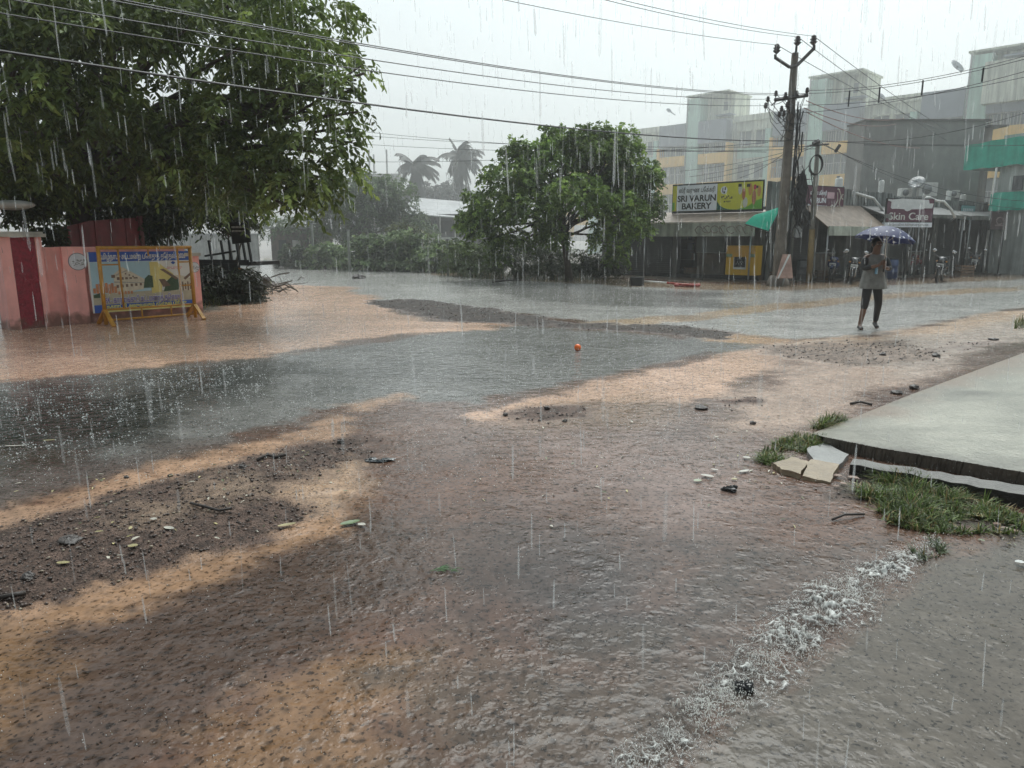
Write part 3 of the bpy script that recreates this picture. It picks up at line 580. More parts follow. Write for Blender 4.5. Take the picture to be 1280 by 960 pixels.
pp('picture_windows', PBR, [rect(.24+.045*i, .40+.005*i, .262+.045*i, .45+.004*i) for i in range(6)]+[rect(.25+.04*i, .53+.004*i, .275+.04*i, .58-.003*i) for i in range(5)]+[rect(.20, .57, .235, .62)]+[rect(.33+.035*i, .62-.025*i, .345+.035*i, .645-.025*i) for i in range(4)], .0046)
pp('picture_balcony', PGR, [[(.22, .49), (.52, .46), (.52, .475), (.22, .51)], [(.24, .62), (.36, .70), (.36, .685), (.24, .60)]], .0046)
pp('picture_crowd', ORNG, [rect(.02+.028*i, .30+random.uniform(0, .03), .045+.028*i, .40+random.uniform(0, .10)) for i in range(8)]+[rect(.25+.03*i, .29, .27+.03*i, .34) for i in range(5)], .0046)
pp('picture_trees', DKG, [[(.50, .38), (.60, .38), (.60, .58), (.56, .60), (.52, .54)], [(.70, .30), (.86, .32), (.88, .50), (.80, .56), (.74, .48)], [(.02, .25), (.08, .25), (.08, .33), (.02, .30)]], .006)
pp('picture_tower', YEL, [[(.58, .28), (.68, .30), (.70, .50), (.78, .50), (.82, .60), (.66, .82), (.58, .82)]], .0046)
pp('picture_roof', PBR, [[(.68, .69), (.72, .70), (.87, .52), (.84, .50)], [(.66, .52), (.72, .52), (.78, .40), (.70, .38)], [(.92, .52), (1, .62), (1, .57), (.94, .49)]], .0062)
pp('picture_annex', BEI, [[(.86, .30), (1, .30), (1, .52), (.88, .58), (.80, .58)]], .0032)
pp('picture_people', PBR, [rect(.90+.028*i, .30+.02*(i % 2), .915+.028*i, .46-.03*(i % 2)) for i in range(4)], .0076)
pp('logo', BLUE, [[(.80, .80), (.825, .83), (.85, .80), (.825, .77)]], .002); pp('logo_text', M('poster_pink_text', (.75, .30, .32), .4), [rect(.75+.012*i, .715-.025*j, .759+.012*i, .728-.025*j) for i in range(14) for j in range(2) if (i*3+j) % 5], .002)
TT = lambda x, y, d: face_T(FW, sl_+x*PW, .05+d, pb+y*PHt)
TT_ = TT
text_mesh('header_lettering', '\u0ba4\u0bae\u0bbf\u0bb4\u0bcd\u0ba8\u0bbe\u0b9f\u0bc1 \u0b9a\u0b9f\u0bcd\u0b9f\u0bae\u0ba9\u0bcd\u0bb1 \u0baa\u0bca\u0ba4\u0bc1\u0ba4\u0bcd \u0ba4\u0bc7\u0bb0\u0bcd\u0ba4\u0bb2\u0bcd - 2026', PWH, TT(.53, .915, .0025), .14, t, bold=.02, width=PW*.86)
text_mesh('constituency_lettering', '184 - \u0b95\u0bbe\u0bb0\u0bc8\u0b95\u0bcd\u0b95\u0bc1\u0b9f\u0bbf \u0b9a\u0b9f\u0bcd\u0b9f\u0bae\u0ba9\u0bcd\u0bb1\u0ba4\u0bcd \u0ba4\u0bca\u0b95\u0bc1\u0ba4\u0bbf', PWH, TT(.5, .195, .008), .16, t, bold=.06, width=PW*.80)
text_mesh('constituency_lettering', '184 - \u0b95\u0bbe\u0bb0\u0bc8\u0b95\u0bcd\u0b95\u0bc1\u0b9f\u0bbf \u0b9a\u0b9f\u0bcd\u0b9f\u0bae\u0ba9\u0bcd\u0bb1\u0ba4\u0bcd \u0ba4\u0bca\u0b95\u0bc1\u0ba4\u0bbf', LILAC, TT(.5, .195, .013), .16, t, bold=.005, width=PW*.79)
text_mesh('footer_lettering', '\u0ba8\u0b95\u0bb0\u0bbe\u0b9f\u0bcd\u0b9a\u0bbf \u0b85\u0bb2\u0bc1\u0bb5\u0bb2\u0b95\u0bae\u0bcd \u0ba4\u0bc7\u0bb0\u0bcd\u0ba4\u0bb2\u0bcd \u0baa\u0bbf\u0bb0\u0bbf\u0bb5\u0bc1', YTXT, TT(.53, .088, .004), .10, t, bold=.02, width=PW*.80)
# yellow crowd-control barricade
YST = M('yellow_steel', (.56, .27, .028), .4, .3, 8, streak=.2)
ba = G(133, 407); bb = G(243, 398); FB = Frame(ba, bb)
hb = lambda u, v: FB.hit(u, v)
wB = hb(243, 380)[0]; zB = .5*(hb(122, 310)[1]+hb(237, 309)[1]); r_ = .032
t = thing('barricade', 'yellow steel pipe barricade standing in front of the poster', 'barricade', FB.w(wB/2, 0, 0))
def rail(a, b, r=.02, nm='bar'): 
    m = MB(FB.T); m.tube([a, b], r, 8); return m.build(nm, YST, t)
m = MB(FB.T); m.tube([(0, 0, .02), (0, 0, zB)], .036, 10); m.tube([(wB, 0, .02), (wB, 0, zB)], .036, 10); m.tube([(-.03, 0, zB), (wB+.03, 0, zB)], .034, 10); m.build('frame', YST, t)
z1 = hb(180, 391)[1]; z2 = hb(190, 401)[1]-.02; zt2 = hb(130, 331)[1]
z1 = max(.30, z1); z2 = max(.10, z2)
rail((0, 0, z1), (wB, 0, z1)); rail((0, 0, z2), (wB, 0, z2))
rail((.2*wB, 0, z1), (.2*wB, 0, zB)); rail((.85*wB, 0, z1), (.85*wB, 0, zB)); rail((.52*wB, 0, zB-.16), (.52*wB, 0, zB), .016)
rail((0, 0, zt2), (.2*wB, 0, zt2), .014); rail((.85*wB, 0, zt2+.02), (wB, 0, zt2+.02), .014); rail((.85*wB, 0, zt2-.45), (wB, 0, zt2-.45), .014)
rail((.39*wB, 0, z2), (.39*wB, 0, z1), .016); rail((.72*wB, 0, z2), (.72*wB, 0, z1), .016)
for s_ in (0, wB):
    for sg in (-1, 1):
        m = MB(FB.T); m.box((s_, sg*.19, .155), (.07, .46, .035), rx=-sg*R(38)); m.build('foot_brace', YST, t)
# lamp cover above the pillar, on a wall bracket pole
q = P(8, 256, 13.9); t = thing('gate_lamp', 'pale domed lamp cover on a thin pole behind the tall pillar', 'lamp', (q.x-.55, q.y, 0))
m = MB(); m.tube([(q.x-.55, q.y, -.1), (q.x-.55, q.y, q.z-.15), (q.x-.4, q.y, q.z-.02), (q.x-.2, q.y, q.z)], .03, 8); m.build('pole', GREY, t)
m = MB(); m.ball((q.x+.12, q.y, q.z), (.42, .17, .085), 16, 8); m.build('cover', WHITE, t); m = MB(); m.ball((q.x+.12, q.y, q.z-.03), (.34, .13, .075), 14, 6); m.build('lens', M('lamp_lens', (.5, .5, .46), .2), t)
# maroon sheet-metal gate behind the wall
MSH = M('maroon_sheet', (.22, .014, .022), .38, .3, 3, streak=.3)
ga, gb = P(57, 300, 15.6), P(176, 300, 17.6); FG = Frame(ga, gb); wG = FG.hit(176, 300)[0]
t = thing('metal_gate', 'maroon sheet metal gate panel with a sloping top behind the wall', 'gate', FG.w(wG/2, 0, 0))
z_l = FG.hit(60, 290)[1]; z_m = FG.hit(110, 276)[1]; z_r = FG.hit(174, 272)[1]
m = MB(FG.T); n = 30
for k in range(n):      # ribbed sheet
    sa, sb = wG*k/n, wG*(k+1)/n; f_ = lambda s: (z_l+(z_m-z_l)*s/(wG*.45)) if s < wG*.45 else z_m+(z_r-z_m)*(s-wG*.45)/(wG*.55)
    d = .02 if k % 5 == 0 else 0
    m.add([(sa, d, -.05), (sb, d, -.05), (sb, d, f_(sb)), (sa, d, f_(sa)), (sa, d-.03, -.05), (sb, d-.03, -.05), (sb, d-.03, f_(sb)), (sa, d-.03, f_(sa))], [(0,1,2,3),(7,6,5,4),(0,4,5,1),(3,2,6,7),(1,5,6,2),(0,3,7,4)])
m.build('sheet', MSH, t)
m = MB(FG.T); m.bx((wG-.02, -.06, -.05), (wG+.07, .04, z_r+.04)); m.build('frame', M('maroon_frame', (.20, .07, .075), .4), t)
# handcart with a board, past the wall
CART = M('cart_black', (.016, .017, .018), .4, .4, 8); RUST = M('rust', (.13, .055, .025), .7, .5, 12)
ca = G(262, 366); Yc = 20.0
cl, cr = P(246, 330, Yc), P(314, 330, Yc-.6); FC = Frame(cl, cr); wc = FC.hit(314, 330)[0]
hc = lambda u, v: FC.hit(u, v)
t = thing('handcart', 'black flatbed handcart with uprights and a lettered board past the wall', 'cart', FC.w(wc/2, -.6, 0))
zd = hc(290, 327)[1]
m = MB(FC.T); m.bx((0, -1.2, zd-.10), (wc, 0, zd)); m.bx((-.02, .002, zd-.05), (wc*.97, .05, zd+.05)); m.tube([(wc, -.1, zd-.02), (wc+.1, -.1, zd-.02)], .03); m.bx((.02, .06, .42), (wc*.8, .09, zd-.052)); m.build('bed', CART, t)
for k, u in enumerate((262, 277, 287, 296, 304, 311)):
    sx_ = hc(u, 320)[0]; m = MB(FC.T); m.box((sx_, -.05, zd+.28), (.05, .05, .56), ry=R(-7)); m.build('upright', CART, t)
m = MB(FC.T); m.tube([(hc(255, 320)[0], -.04, hc(255, 320)[1]), (hc(293, 314)[0], -.04, hc(293, 314)[1])], .03, 6); m.build('rail', CART, t)
bl_, bh_ = hc(291, 304), hc(312, 277)
m = MB(FC.T); m.box(((bl_[0]+bh_[0])/2, .03, (bl_[1]+bh_[1])/2), (bh_[0]-bl_[0], .04, bh_[1]-bl_[1]), ry=R(-5)); bo = m.build('board', CART, t)
for j, zz in ((0, .70), (1, .52)):
    m = MB(FC.T)
    for k in range(9): m.bx((bl_[0]+.05+k*.045, .056, bl_[1]+(bh_[1]-bl_[1])*zz), (bl_[0]+.05+k*.045+.028, .058, bl_[1]+(bh_[1]-bl_[1])*zz+.05))
    m.build('board_lettering', WHITE, bo)
def wheel(c, r, wd, ax, par, n=20):
    mm = Matrix.Rotation(PI/2, 4, 'X') if ax == 'y' else (Matrix.Rotation(PI/2, 4, 'Y') if ax == 'x' else ax)
    w_ = MB().lathe(c, [(r*.62, -wd/2), (r*.93, -wd/2), (r, -wd*.3), (r, wd*.3), (r*.93, wd/2), (r*.62, wd/2)], n, mm).build('wheel', M('tyre', (.018, .018, .018), .6, .3), par)
    MB().lathe(c, [(r*.60, -wd*.3), (r*.60, wd*.3)], n, mm).build('rim', M('rim', (.04, .04, .04), .5, .3), w_); return w_
for s_ in (wc*.3, wc*.6):
    for d in (-1.0, -.25): wheel(FC.w(s_, d, .27), .28, .12, Matrix.Rotation(math.atan2(FC.e.y, FC.e.x), 4, 'Z') @ Matrix.Rotation(PI/2, 4, 'X'), t)
m = MB(FC.T); m.bx((wc*.62, .06, zd-.52), (wc*.86, .08, zd-.16)); m.build('reflector_plate', M('orange_plate', (.42, .17, .04), .45, .4, 14), t)
# log and brush heap by the cart
DIRTB = M('wet_wood', (.06, .05, .042), .6, .5, 10, bump=.6)
q = G(322, 356); t = thing('log', 'short dark log lying at the end of the brush heap', 'log', (q.x, q.y, 0)); m = MB(); m.tube([(q.x-.5, q.y+.1, .16), (q.x-.1, q.y, .17), (q.x+.45, q.y-.05, .14)], [.17, .19, .15], 10); m.build('log', DIRTB, None); o_ = bpy.data.objects['log.001']; o_.parent = t; o_.location = -Vector((q.x, q.y, 0)); o_.name = 'bark'
m = MB(); q0 = G(275, 368)
for k in range(520):
    c = Vector((q0.x+random.gauss(-.1, .8), q0.y+random.gauss(.3, .8), abs(random.gauss(0, .25)))); a = random.uniform(0, 2*PI); L_ = random.uniform(.3, .9)
    m.tube([c, c+Vector((math.cos(a)*L_*.5, math.sin(a)*L_*.4, random.uniform(-.1, .18))), c+Vector((math.cos(a)*L_, math.sin(a)*L_*.8, random.uniform(-.2, .15)))], random.uniform(.006, .022), 5, False)
tag(m.build('brush_heap', M('dead_brush', (.06, .052, .04), .8, .5, 6)), 'tangled heap of wet dead branches below the handcart', 'brush heap', kind='stuff')
# white compound wall and posts of the far road
q1, q2 = P(296, 312, 27), P(345, 318, 44); FX = Frame((q1.x-3, 26), (q2.x, 44)); 
m = MB(); a_, b_ = P(300, 325, 46), P(342, 325, 48)
t = thing('whitewashed_wall', 'low whitewashed wall seen past the handcart', 'wall', (a_.x, 46, 0)); m.bx((a_.x-6, 46, -.1), (b_.x-.3, 46.3, 1.9)); m.build('wall_panel', M('whitewash', (.36, .36, .34), .7, .3, 2, streak=.4), t); m = MB(); m.bx((a_.x-6, 45.95, 1.9), (b_.x-.25, 46.35, 2.0)); m.build('coping', GREY, t)
a_, b_ = P(336, 310, 47), P(378, 310, 47)
t = thing('brick_outbuilding', 'brown outbuilding with pale openings at the end of the far road', 'building', (a_.x, 49, 0)); m = MB(); m.bx((a_.x, 47.5, -.1), (b_.x+1, 51, 2.3)); m.build('wall', M('brown_brick', (.15, .105, .09), .8, .35, 4, streak=.3), t)
m = MB(); m.bx((a_.x-.3, 47.1, 2.3), (b_.x+1.2, 51.2, 2.42)); m.build('roof', GREY, t)
for k in range(3): m = MB(); m.bx((a_.x+.5+k*.9, 47.46, .9), (a_.x+1.0+k*.9, 47.49, 1.6)); m.build('window', WHITE if k == 1 else BLACK, t)
for (u, vb, vt, Y, lb) in ((392, 326, 280, 40.5, 'white fence post beneath the hanging branch of the big tree'), (437, 334, 288, 37.2, 'white fence post at the left of the broad leaved hedge'), (560, 341, 300, 33.4, 'pale fence post at the right end of the hedge')):
    a_ = P(u, vb, Y); t_ = P(u, vt, Y); t = thing('fence_post', lb, 'post', (a_.x, Y, 0), 'posts along the hedge'); m = MB(); m.box((a_.x, Y, t_.z/2), (.11, .11, t_.z)); m.build('shaft', M('post_weathered', (.30, .32, .28), .7, .4, 6, streak=.4), t, .01); m = MB(); m.box((a_.x, Y, t_.z+.02), (.15, .15, .04)); m.build('post_cap', GREY, t)
# ------------------------------------------------------------------ bakery block
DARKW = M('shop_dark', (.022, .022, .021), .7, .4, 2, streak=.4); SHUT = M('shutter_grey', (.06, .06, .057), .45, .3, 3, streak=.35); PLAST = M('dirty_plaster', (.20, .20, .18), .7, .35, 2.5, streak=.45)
ROOFB = M('brown_awning', (.26, .20, .15), .6, .3, 3, streak=.3); BAND = M('pale_green_band', (.46, .50, .42), .6, .3, 3, streak=.4); TIN = M('weathered_tin', (.30, .31, .30), .5, .35, 2, streak=.5, metal=.2); STEEL = M('steel', (.33, .34, .34), .35, .25, 6, metal=.5)
GOODS = [M('goods_a', (.30, .12, .06), .6), M('goods_b', (.36, .33, .26), .6), M('goods_c', (.08, .14, .10), .6), M('goods_d', (.07, .09, .18), .6)]
FK = Frame(G(786, 344), G(968, 351)); hk = FK.hit
def shop(fr, a, b, zr, label, name='shop', depth=5, parapet=None, doors=(), goods=40, seed=1, col=PLAST, slab=.18):
    g = random.Random(seed); t = thing(name, label, 'shop', fr.w((a+b)/2, 0, 0))
    m = MB(fr.T); m.bx((a, -depth, -.1), (a+.2, 0, zr)); m.build('side_wall', col, t); m = MB(fr.T); m.bx((b-.2, -depth, -.1), (b, 0, zr)); m.build('side_wall', col, t)
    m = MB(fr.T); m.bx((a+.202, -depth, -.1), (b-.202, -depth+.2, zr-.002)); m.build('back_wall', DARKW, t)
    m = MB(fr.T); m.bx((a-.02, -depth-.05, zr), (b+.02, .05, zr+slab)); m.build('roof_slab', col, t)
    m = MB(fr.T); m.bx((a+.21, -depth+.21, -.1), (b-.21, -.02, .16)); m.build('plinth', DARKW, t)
    if parapet:
        n = max(6, int((b-a)/.11)); m = MB(fr.T)
        for k in range(n): m.bx((a+(b-a)*k/n, .02 if k % 2 else .045, zr+slab+.002), (a+(b-a)*(k+1)/n-.001, .075 if k % 2 else .1, parapet+g.uniform(-.02, .02)))
        m.build('parapet_sheet', TIN, t)
    for (d0, d1, kind) in doors:
        m = MB(fr.T)
        if kind == 'shutter':
            for k in range(int((zr-.2)/.09)): m.bx((d0, -.14 if k % 2 else -.12, .17+k*.09), (d1, -.10 if k % 2 else -.08, .17+k*.09+.088))
            m.build('shutter', SHUT, t)
        elif kind == 'pier': m.bx((d0, -.3, -.05), (d1, .01, zr-.003)); m.build('pier', col, t)
        elif kind == 'counter':
            m.bx((d0, -1.0, .16), (d1, -.25, 1.05)); c = m.build('counter', M('counter_wood', (.16, .13, .10), .5, .4, 4, streak=.3), t, .01)
            m = MB(fr.T); m.bx((d0-.03, -1.03, 1.052), (d1+.03, -.2, 1.09)); m.build('counter_top', STEEL, c)
        elif kind == 'glass':
            m.bx((d0, -.9, 1.092), (d1, -.3, 1.75)); m.build('display_case', M('case_glass', (.20, .22, .22), .12, .2), t, .01)
    # goods on shelves along the back: part of the shop's dark interior
    m = MB(fr.T)
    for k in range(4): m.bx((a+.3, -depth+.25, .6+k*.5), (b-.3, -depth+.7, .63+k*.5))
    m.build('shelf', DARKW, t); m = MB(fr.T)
    for k in range(goods):
        s_ = g.uniform(a+.35, b-.5); r = g.randrange(4); m.k = g.randrange(4); m.bx((s_, -depth+.3, .632+r*.5), (s_+g.uniform(.1, .35), -depth+.6, .632+r*.5+g.uniform(.15, .4)))
    o = m.build('shelf_goods', GOODS, t); o['kind'] = 'stuff'
    return t
s_l = hk(775, 300)[0]-1.0; s_r = hk(962, 300)[0]; zaw = hk(880, 290)[1]; zro = hk(880, 268)[1]
sA = hk(795, 320)[0]; sB = hk(845, 320)[0]
bak = shop(FK, s_l, s_r, zro-.15, 'bakery building with a brown awning and dark open front at the corner', 'bakery_building', 5, None,
     [(s_l+.25, sB-.2, 'shutter'), (sB-.18, sB+.05, 'pier'), (hk(868, 320)[0], hk(903, 320)[0], 'counter'), (hk(866, 320)[0], hk(900, 320)[0], 'glass'), (hk(948, 320)[0], hk(958, 320)[0], 'pier')], 60, 3)
# awning roof, fascia band with relief lettering
fa, fb = hk(806, 285, 1.4), hk(944, 285, 1.4); z0 = hk(870, 295.5, 1.4)[1]; z1_ = hk(870, 279, 1.4)[1]
m = MB(FK.T); m.add([(fa[0], 1.4, z1_+.02), (fb[0], 1.4, z1_+.02), (fb[0], .05, zro+.12), (fa[0], .05, zro+.12), (fa[0], 1.4, z1_-.04), (fb[0], 1.4, z1_-.04), (fb[0], .05, zro+.06), (fa[0], .05, zro+.06)], [(0,1,2,3),(7,6,5,4),(0,4,5,1),(1,5,6,2),(2,6,7,3),(3,7,4,0)]); m.build('awning', ROOFB, bak)
m = MB(FK.T); m.bx((fa[0], 1.40, z0), (fb[0], 1.47, z1_)); fas = m.build('fascia', BAND, bak, .006)
m = MB(FK.T); m.bx((fa[0]-.02, 1.38, z1_+.001), (fb[0]+.02, 1.50, z1_+.05)); m.build('fascia_trim', CREAM, bak)
RELT = M('relief_letters', (.22, .20, .17), .7, .4, 10); m = MB(FK.T); sR = hk(869, 287, 1.47)[0]; wR = hk(942, 287, 1.47)[0]-sR; hR = z1_-z0
for k in range(7):
    c = sR+wR*(k+.5)/7.2; r = hR*.30
    m.tube([(c+r*1.2*math.cos(a)*random.uniform(.7, 1.1), 1.475, z0+hR*.5+r*math.sin(a)*random.uniform(.7, 1.15)) for a in np.linspace(random.uniform(-1, 1), random.uniform(4, 6), 9)], .022, 5)
    if k % 2: m.tube([(c-r, 1.475, z0+hR*.75), (c+r*.4, 1.475, z0+hR*.25)], .02, 5)
m.build('relief_lettering', RELT, fas)
for u in (806, 880, 938):
    s_ = hk(u, 300, 1.35)[0]; m = MB(FK.T); m.tube([(s_, 1.33, -.05), (s_, 1.33, z0+.05)], .035, 7); m.build('awning_post', STEEL, bak)
# bakery sign board
sg0, sg1 = hk(841, 250, .35), hk(953, 245, .35); zs0 = .5*(hk(848, 264, .35)[1]+hk(950, 261, .35)[1]); zs1 = .5*(hk(848, 232, .35)[1]+hk(950, 227, .35)[1]); sw = sg1[0]-sg0[0]; hS = zs1-zs0
bs_ = thing('bakery_sign', 'long bakery sign board with black English lettering and yellow green printed panels', 'sign', FK.w((sg0[0]+sg1[0])/2, .3, zs0))
SP = lambda x, y, d: FK.w(sg0[0]+x*sw, .35+d, zs0+y*hS)
m = MB(FK.T); m.bx((sg0[0]-.03, .29, zs0-.10), (sg1[0]+.04, .345, zs1+.06)); m.build('frame', BLACK, bs_)
def sp(name, mat, polys, d, par=None): 
    for p_ in polys: o = MB().poly([SP(x, y, d) for x, y in p_], .002, FK.n).build(name, mat, par or bs_)
    return o
xa = (hk(846, 250, .35)[0]-sg0[0])/sw; xb = (hk(896, 250, .35)[0]-sg0[0])/sw; xc = (hk(921, 250, .35)[0]-sg0[0])/sw
SGW = M('sign_white', (.76, .79, .84), .3, .06, 3); SGY = M('sign_yellow', (.62, .60, .06), .3, .12, 4); SGG = M('sign_green', (.16, .42, .06), .3, .15, 4); SGT = M('sign_teal', (.02, .11, .09), .3, .2, 4)
wp_ = sp('name_panel', SGW, [rect(xa, 0, xb, 1)], 0); sp('picture_panel', SGY, [rect(0, 0, xa-.002, 1)], 0); yp_ = sp('picture_panel', SGY, [rect(xb+.002, 0, 1, 1)], 0)
sp('green_swoosh', SGG, [[(xb+.004, .30), (xb+.05, .12), (xb+.12, .03), (xc-.004, .003), (xb+.11, .0015+.003), (xb+.004, .003)][::1], [(xc+.01, .003), (.998, .003), (.998, .38), (.93, .30), (.86, .12)], rect(0, .02, xa*.5, .35)], .003, yp_)
sp('teal_swoosh', SGT, [[(xb+.004, .34), (xb+.035, .17), (xb+.09, .06), (xb+.15, .004), (xb+.004, .004)]], .006, yp_)
sp('round_logo', SGW, [[(xb+.075+.036*math.cos(a), .74+.15*math.sin(a)) for a in np.linspace(0, 2*PI, 18)[:-1]]], .006, yp_)
sp('logo_mark', BLACK, [rect(xb+.058, .66, xb+.066, .84), rect(xb+.07, .62, xb+.09, .70), rect(xb+.082, .74, xb+.098, .86)], .009, yp_)
sp('script_mark', BLACK, [rect(xb+.05+.018*i, .44+.05*math.sin(i*2), xb+.063+.018*i, .50+.05*math.sin(i*2+.5)) for i in range(7)]+[rect(xb+.08+.02*i, .28+.02*(i % 2), xb+.092+.02*i, .34) for i in range(4)], .006, yp_)
PACKS = [((.02, .55, .10, .95), 0), ((.10, .35, .17, .80), 1), ((.12, .06, .22, .45), 0), ((.22, .5, .30, .96), 2), ((.30, .15, .38, .7), 1), ((.32, .70, .38, .9), 3), ((.40, .45, .47, .85), 2)]
for (x0, y0, x1, y1), c in PACKS:
    k_ = (1-xc)/.5; sp('printed_pack', [M('pack_white', (.6, .6, .52), .3, .2, 20), M('pack_red', (.45, .16, .08), .3, .2, 20), M('pack_orange', (.58, .30, .10), .3, .2, 20), M('pack_rose', (.55, .05, .10), .3, .1)][c], [[(xc+(x0+(x1-x0)*(.5+.5*math.cos(a)))*k_, y0+(y1-y0)*(.5+.5*math.sin(a))) for a in np.linspace(0, 2*PI, 13)[:-1]]], .006+.002*c, yp_)
sp('printed_leaf', BLACK, [rect(xc+.01, .84, xc+.045, .95), rect(xc+.10, .82, xc+.135, .93), rect(xc+.20, .76, xc+.22, .85)], .016, yp_)
ST = lambda x, y, d: face_T(FK, sg0[0]+x*sw, .35+d, zs0+y*hS)
xm = (xa+xb)/2
text_mesh('lettering', 'SRI VARUN', BLACK, ST(xm, .47, .004), hS*.33, wp_, bold=.028, width=(xb-xa)*sw*.96)
text_mesh('lettering', 'BAKERY', BLACK, ST(xm, .17, .004), hS*.33, wp_, bold=.028, width=(xb-xa)*sw*.74)
text_mesh('lettering', '\u0bb8\u0bcd\u0bb0\u0bc0 \u0bb5\u0bb0\u0bc1\u0ba3 \u0baa\u0bc7\u0b95\u0bcd\u0b95\u0bb0\u0bbf', BLACK, ST(xm, .79, .004), hS*.24, wp_, bold=.008, width=(xb-xa)*sw*.90)
# grey sheet beside the sign
t = thing('sheet_hoarding', 'weathered grey corrugated sheet between the bakery sign and the tall pole', 'hoarding', FK.w(sg1[0]+.6, .1, zs0)); m = MB(FK.T); e_ = hk(990, 245, .2)[0]; n = int((e_-sg1[0])/.09)
for k in range(n): m.bx((sg1[0]+.08+k*.09, .10+.03*(k % 2), zs0-.1), (sg1[0]+.08+k*.09+.089, .14+.03*(k % 2), zs1-.02+random.uniform(-.03, .03)))
m.build('sheet', TIN, t); m = MB(FK.T); m.bx((sg1[0]+.08, .04, zs1-.3), (e_, .09, zs1-.24)); m.build('rail', CART, t)
m = MB(FK.T); m.bx((sg1[0]+.1, -.1, 0.02), (sg1[0]+.18, .03, zs1-.3)); m.bx((e_-.1, -.1, 0.02), (e_-.02, .03, zs1-.3)); m.build('support', CART, t)
# yellow kiosk panel
YK = M('kiosk_yellow', (.68, .40, .02), .35, .12, 3, streak=.1); FKk = Frame(FK.w(0, 1.0, 0)[:2], FK.w(1, 1.0, 0)[:2]); kk = FKk.hit
k0, k1 = kk(907, 330)[0], kk(944, 330)[0]; kz0, kz1 = kk(925, 344)[1], kk(925, 307)[1]; kw = k1-k0; kh = kz1-kz0
t = thing('kiosk_cabinet', 'bright yellow kiosk cabinet with a black window under the bakery awning', 'kiosk', FKk.w((k0+k1)/2, -.3, 0))
m = MB(FKk.T); m.bx((k0, -.6, kz0), (k1, 0, kz1)); m.build('body', YK, t, .012)
for s_ in (k0+.08, k1-.08):
    for d in (-.5, -.08): m = MB(FKk.T); m.bx((s_-.03, d-.03, -.05), (s_+.03, d+.03, kz0+.01)); m.build('leg', CART, t)
m = MB(FKk.T); m.bx((k0+.02, .004, kz0+kh*.60), (k1-.02, .014, kz1-.02)); m.build('top_panel', M('kiosk_amber', (.55, .30, .03), .35, .15, 3), t)
m = MB(FKk.T); m.bx((k0+kw*.27, .004, kz0+kh*.20), (k0+kw*.70, .02, kz0+kh*.60)); wd_ = m.build('window_surround', WHITE, t, .01)
m = MB(FKk.T); m.bx((k0+kw*.30, .022, kz0+kh*.27), (k0+kw*.68, .03, kz0+kh*.62)); m.build('window_pane', M('kiosk_black', (.012, .014, .018), .15, .2), wd_)
m = MB(FKk.T)
for k in range(6): m.bx((k0+kw*(.36+.045*k), .031, kz0+kh*(.36+.06*(k % 2))), (k0+kw*(.385+.045*k), .033, kz0+kh*(.41+.06*(k % 2))))
m.build('window_marks', STEEL, wd_)
for a_ in (0.02, .78): m = MB(FKk.T); m.bx((k0+kw*a_, .016, kz0+kh*.62), (k0+kw*(a_+.2), .03, kz0+kh*.72)); m.build('vent_label', M('vent_green', (.20, .30, .18), .5), t)
# green corrugated sheet awning by the pole
GRN = M('green_sheet', (.06, .62, .43), .4, .1, 3, trans=.3)
Ya = 28.6; cs = [P(932, 279, Ya-1.2), P(961, 288, Ya-1.4), P(977, 258, Ya-.2), P(948, 268, Ya+.2)]
t = thing('green_awning', 'turquoise green corrugated plastic sheet tilted against the tall pole', 'awning', tuple(cs[0]))
nu_, nv_ = 44, 4; V = []; ff = []
nrm = (cs[1]-cs[0]).cross(cs[3]-cs[0]).normalized()
for j in range(nv_+1):
    for i in range(nu_+1):
        a, b = i/nu_, j/nv_; q = cs[0]*(1-a)*(1-b)+cs[1]*a*(1-b)+cs[2]*a*b+cs[3]*(1-a)*b; V.append(q+nrm*.022*math.sin(i*PI/1.0)*0+nrm*.03*math.cos(j*PI)+nrm*(.25*math.sin(a*PI)*0))
V = []; nu_, nv_ = 8, 40
for j in range(nv_+1):
    for i in range(nu_+1):
        a, b = i/nu_, j/nv_; q = cs[0]*(1-a)*(1-b)+cs[1]*a*(1-b)+cs[2]*a*b+cs[3]*(1-a)*b; V.append(q+nrm*(.018*(1 if j % 2 else -1)+.10*math.sin(b*PI)))
mg = MB(); mg.add(V, [(j*(nu_+1)+i, j*(nu_+1)+i+1, (j+1)*(nu_+1)+i+1, (j+1)*(nu_+1)+i) for j in range(nv_) for i in range(nu_)]); mg.build('sheet', GRN, t)
m = MB(); m.tube([cs[0]-nrm*.04, cs[1]-nrm*.04], .02, 6); m.tube([cs[1]-nrm*.04, cs[2]-nrm*.04], .02, 6); m.tube([cs[0]-nrm*.04, cs[3]-nrm*.04], .02, 6); m.tube([cs[3], cs[3]+Vector((.2, .9, .1))], .02, 6); m.build('frame', CART, t)
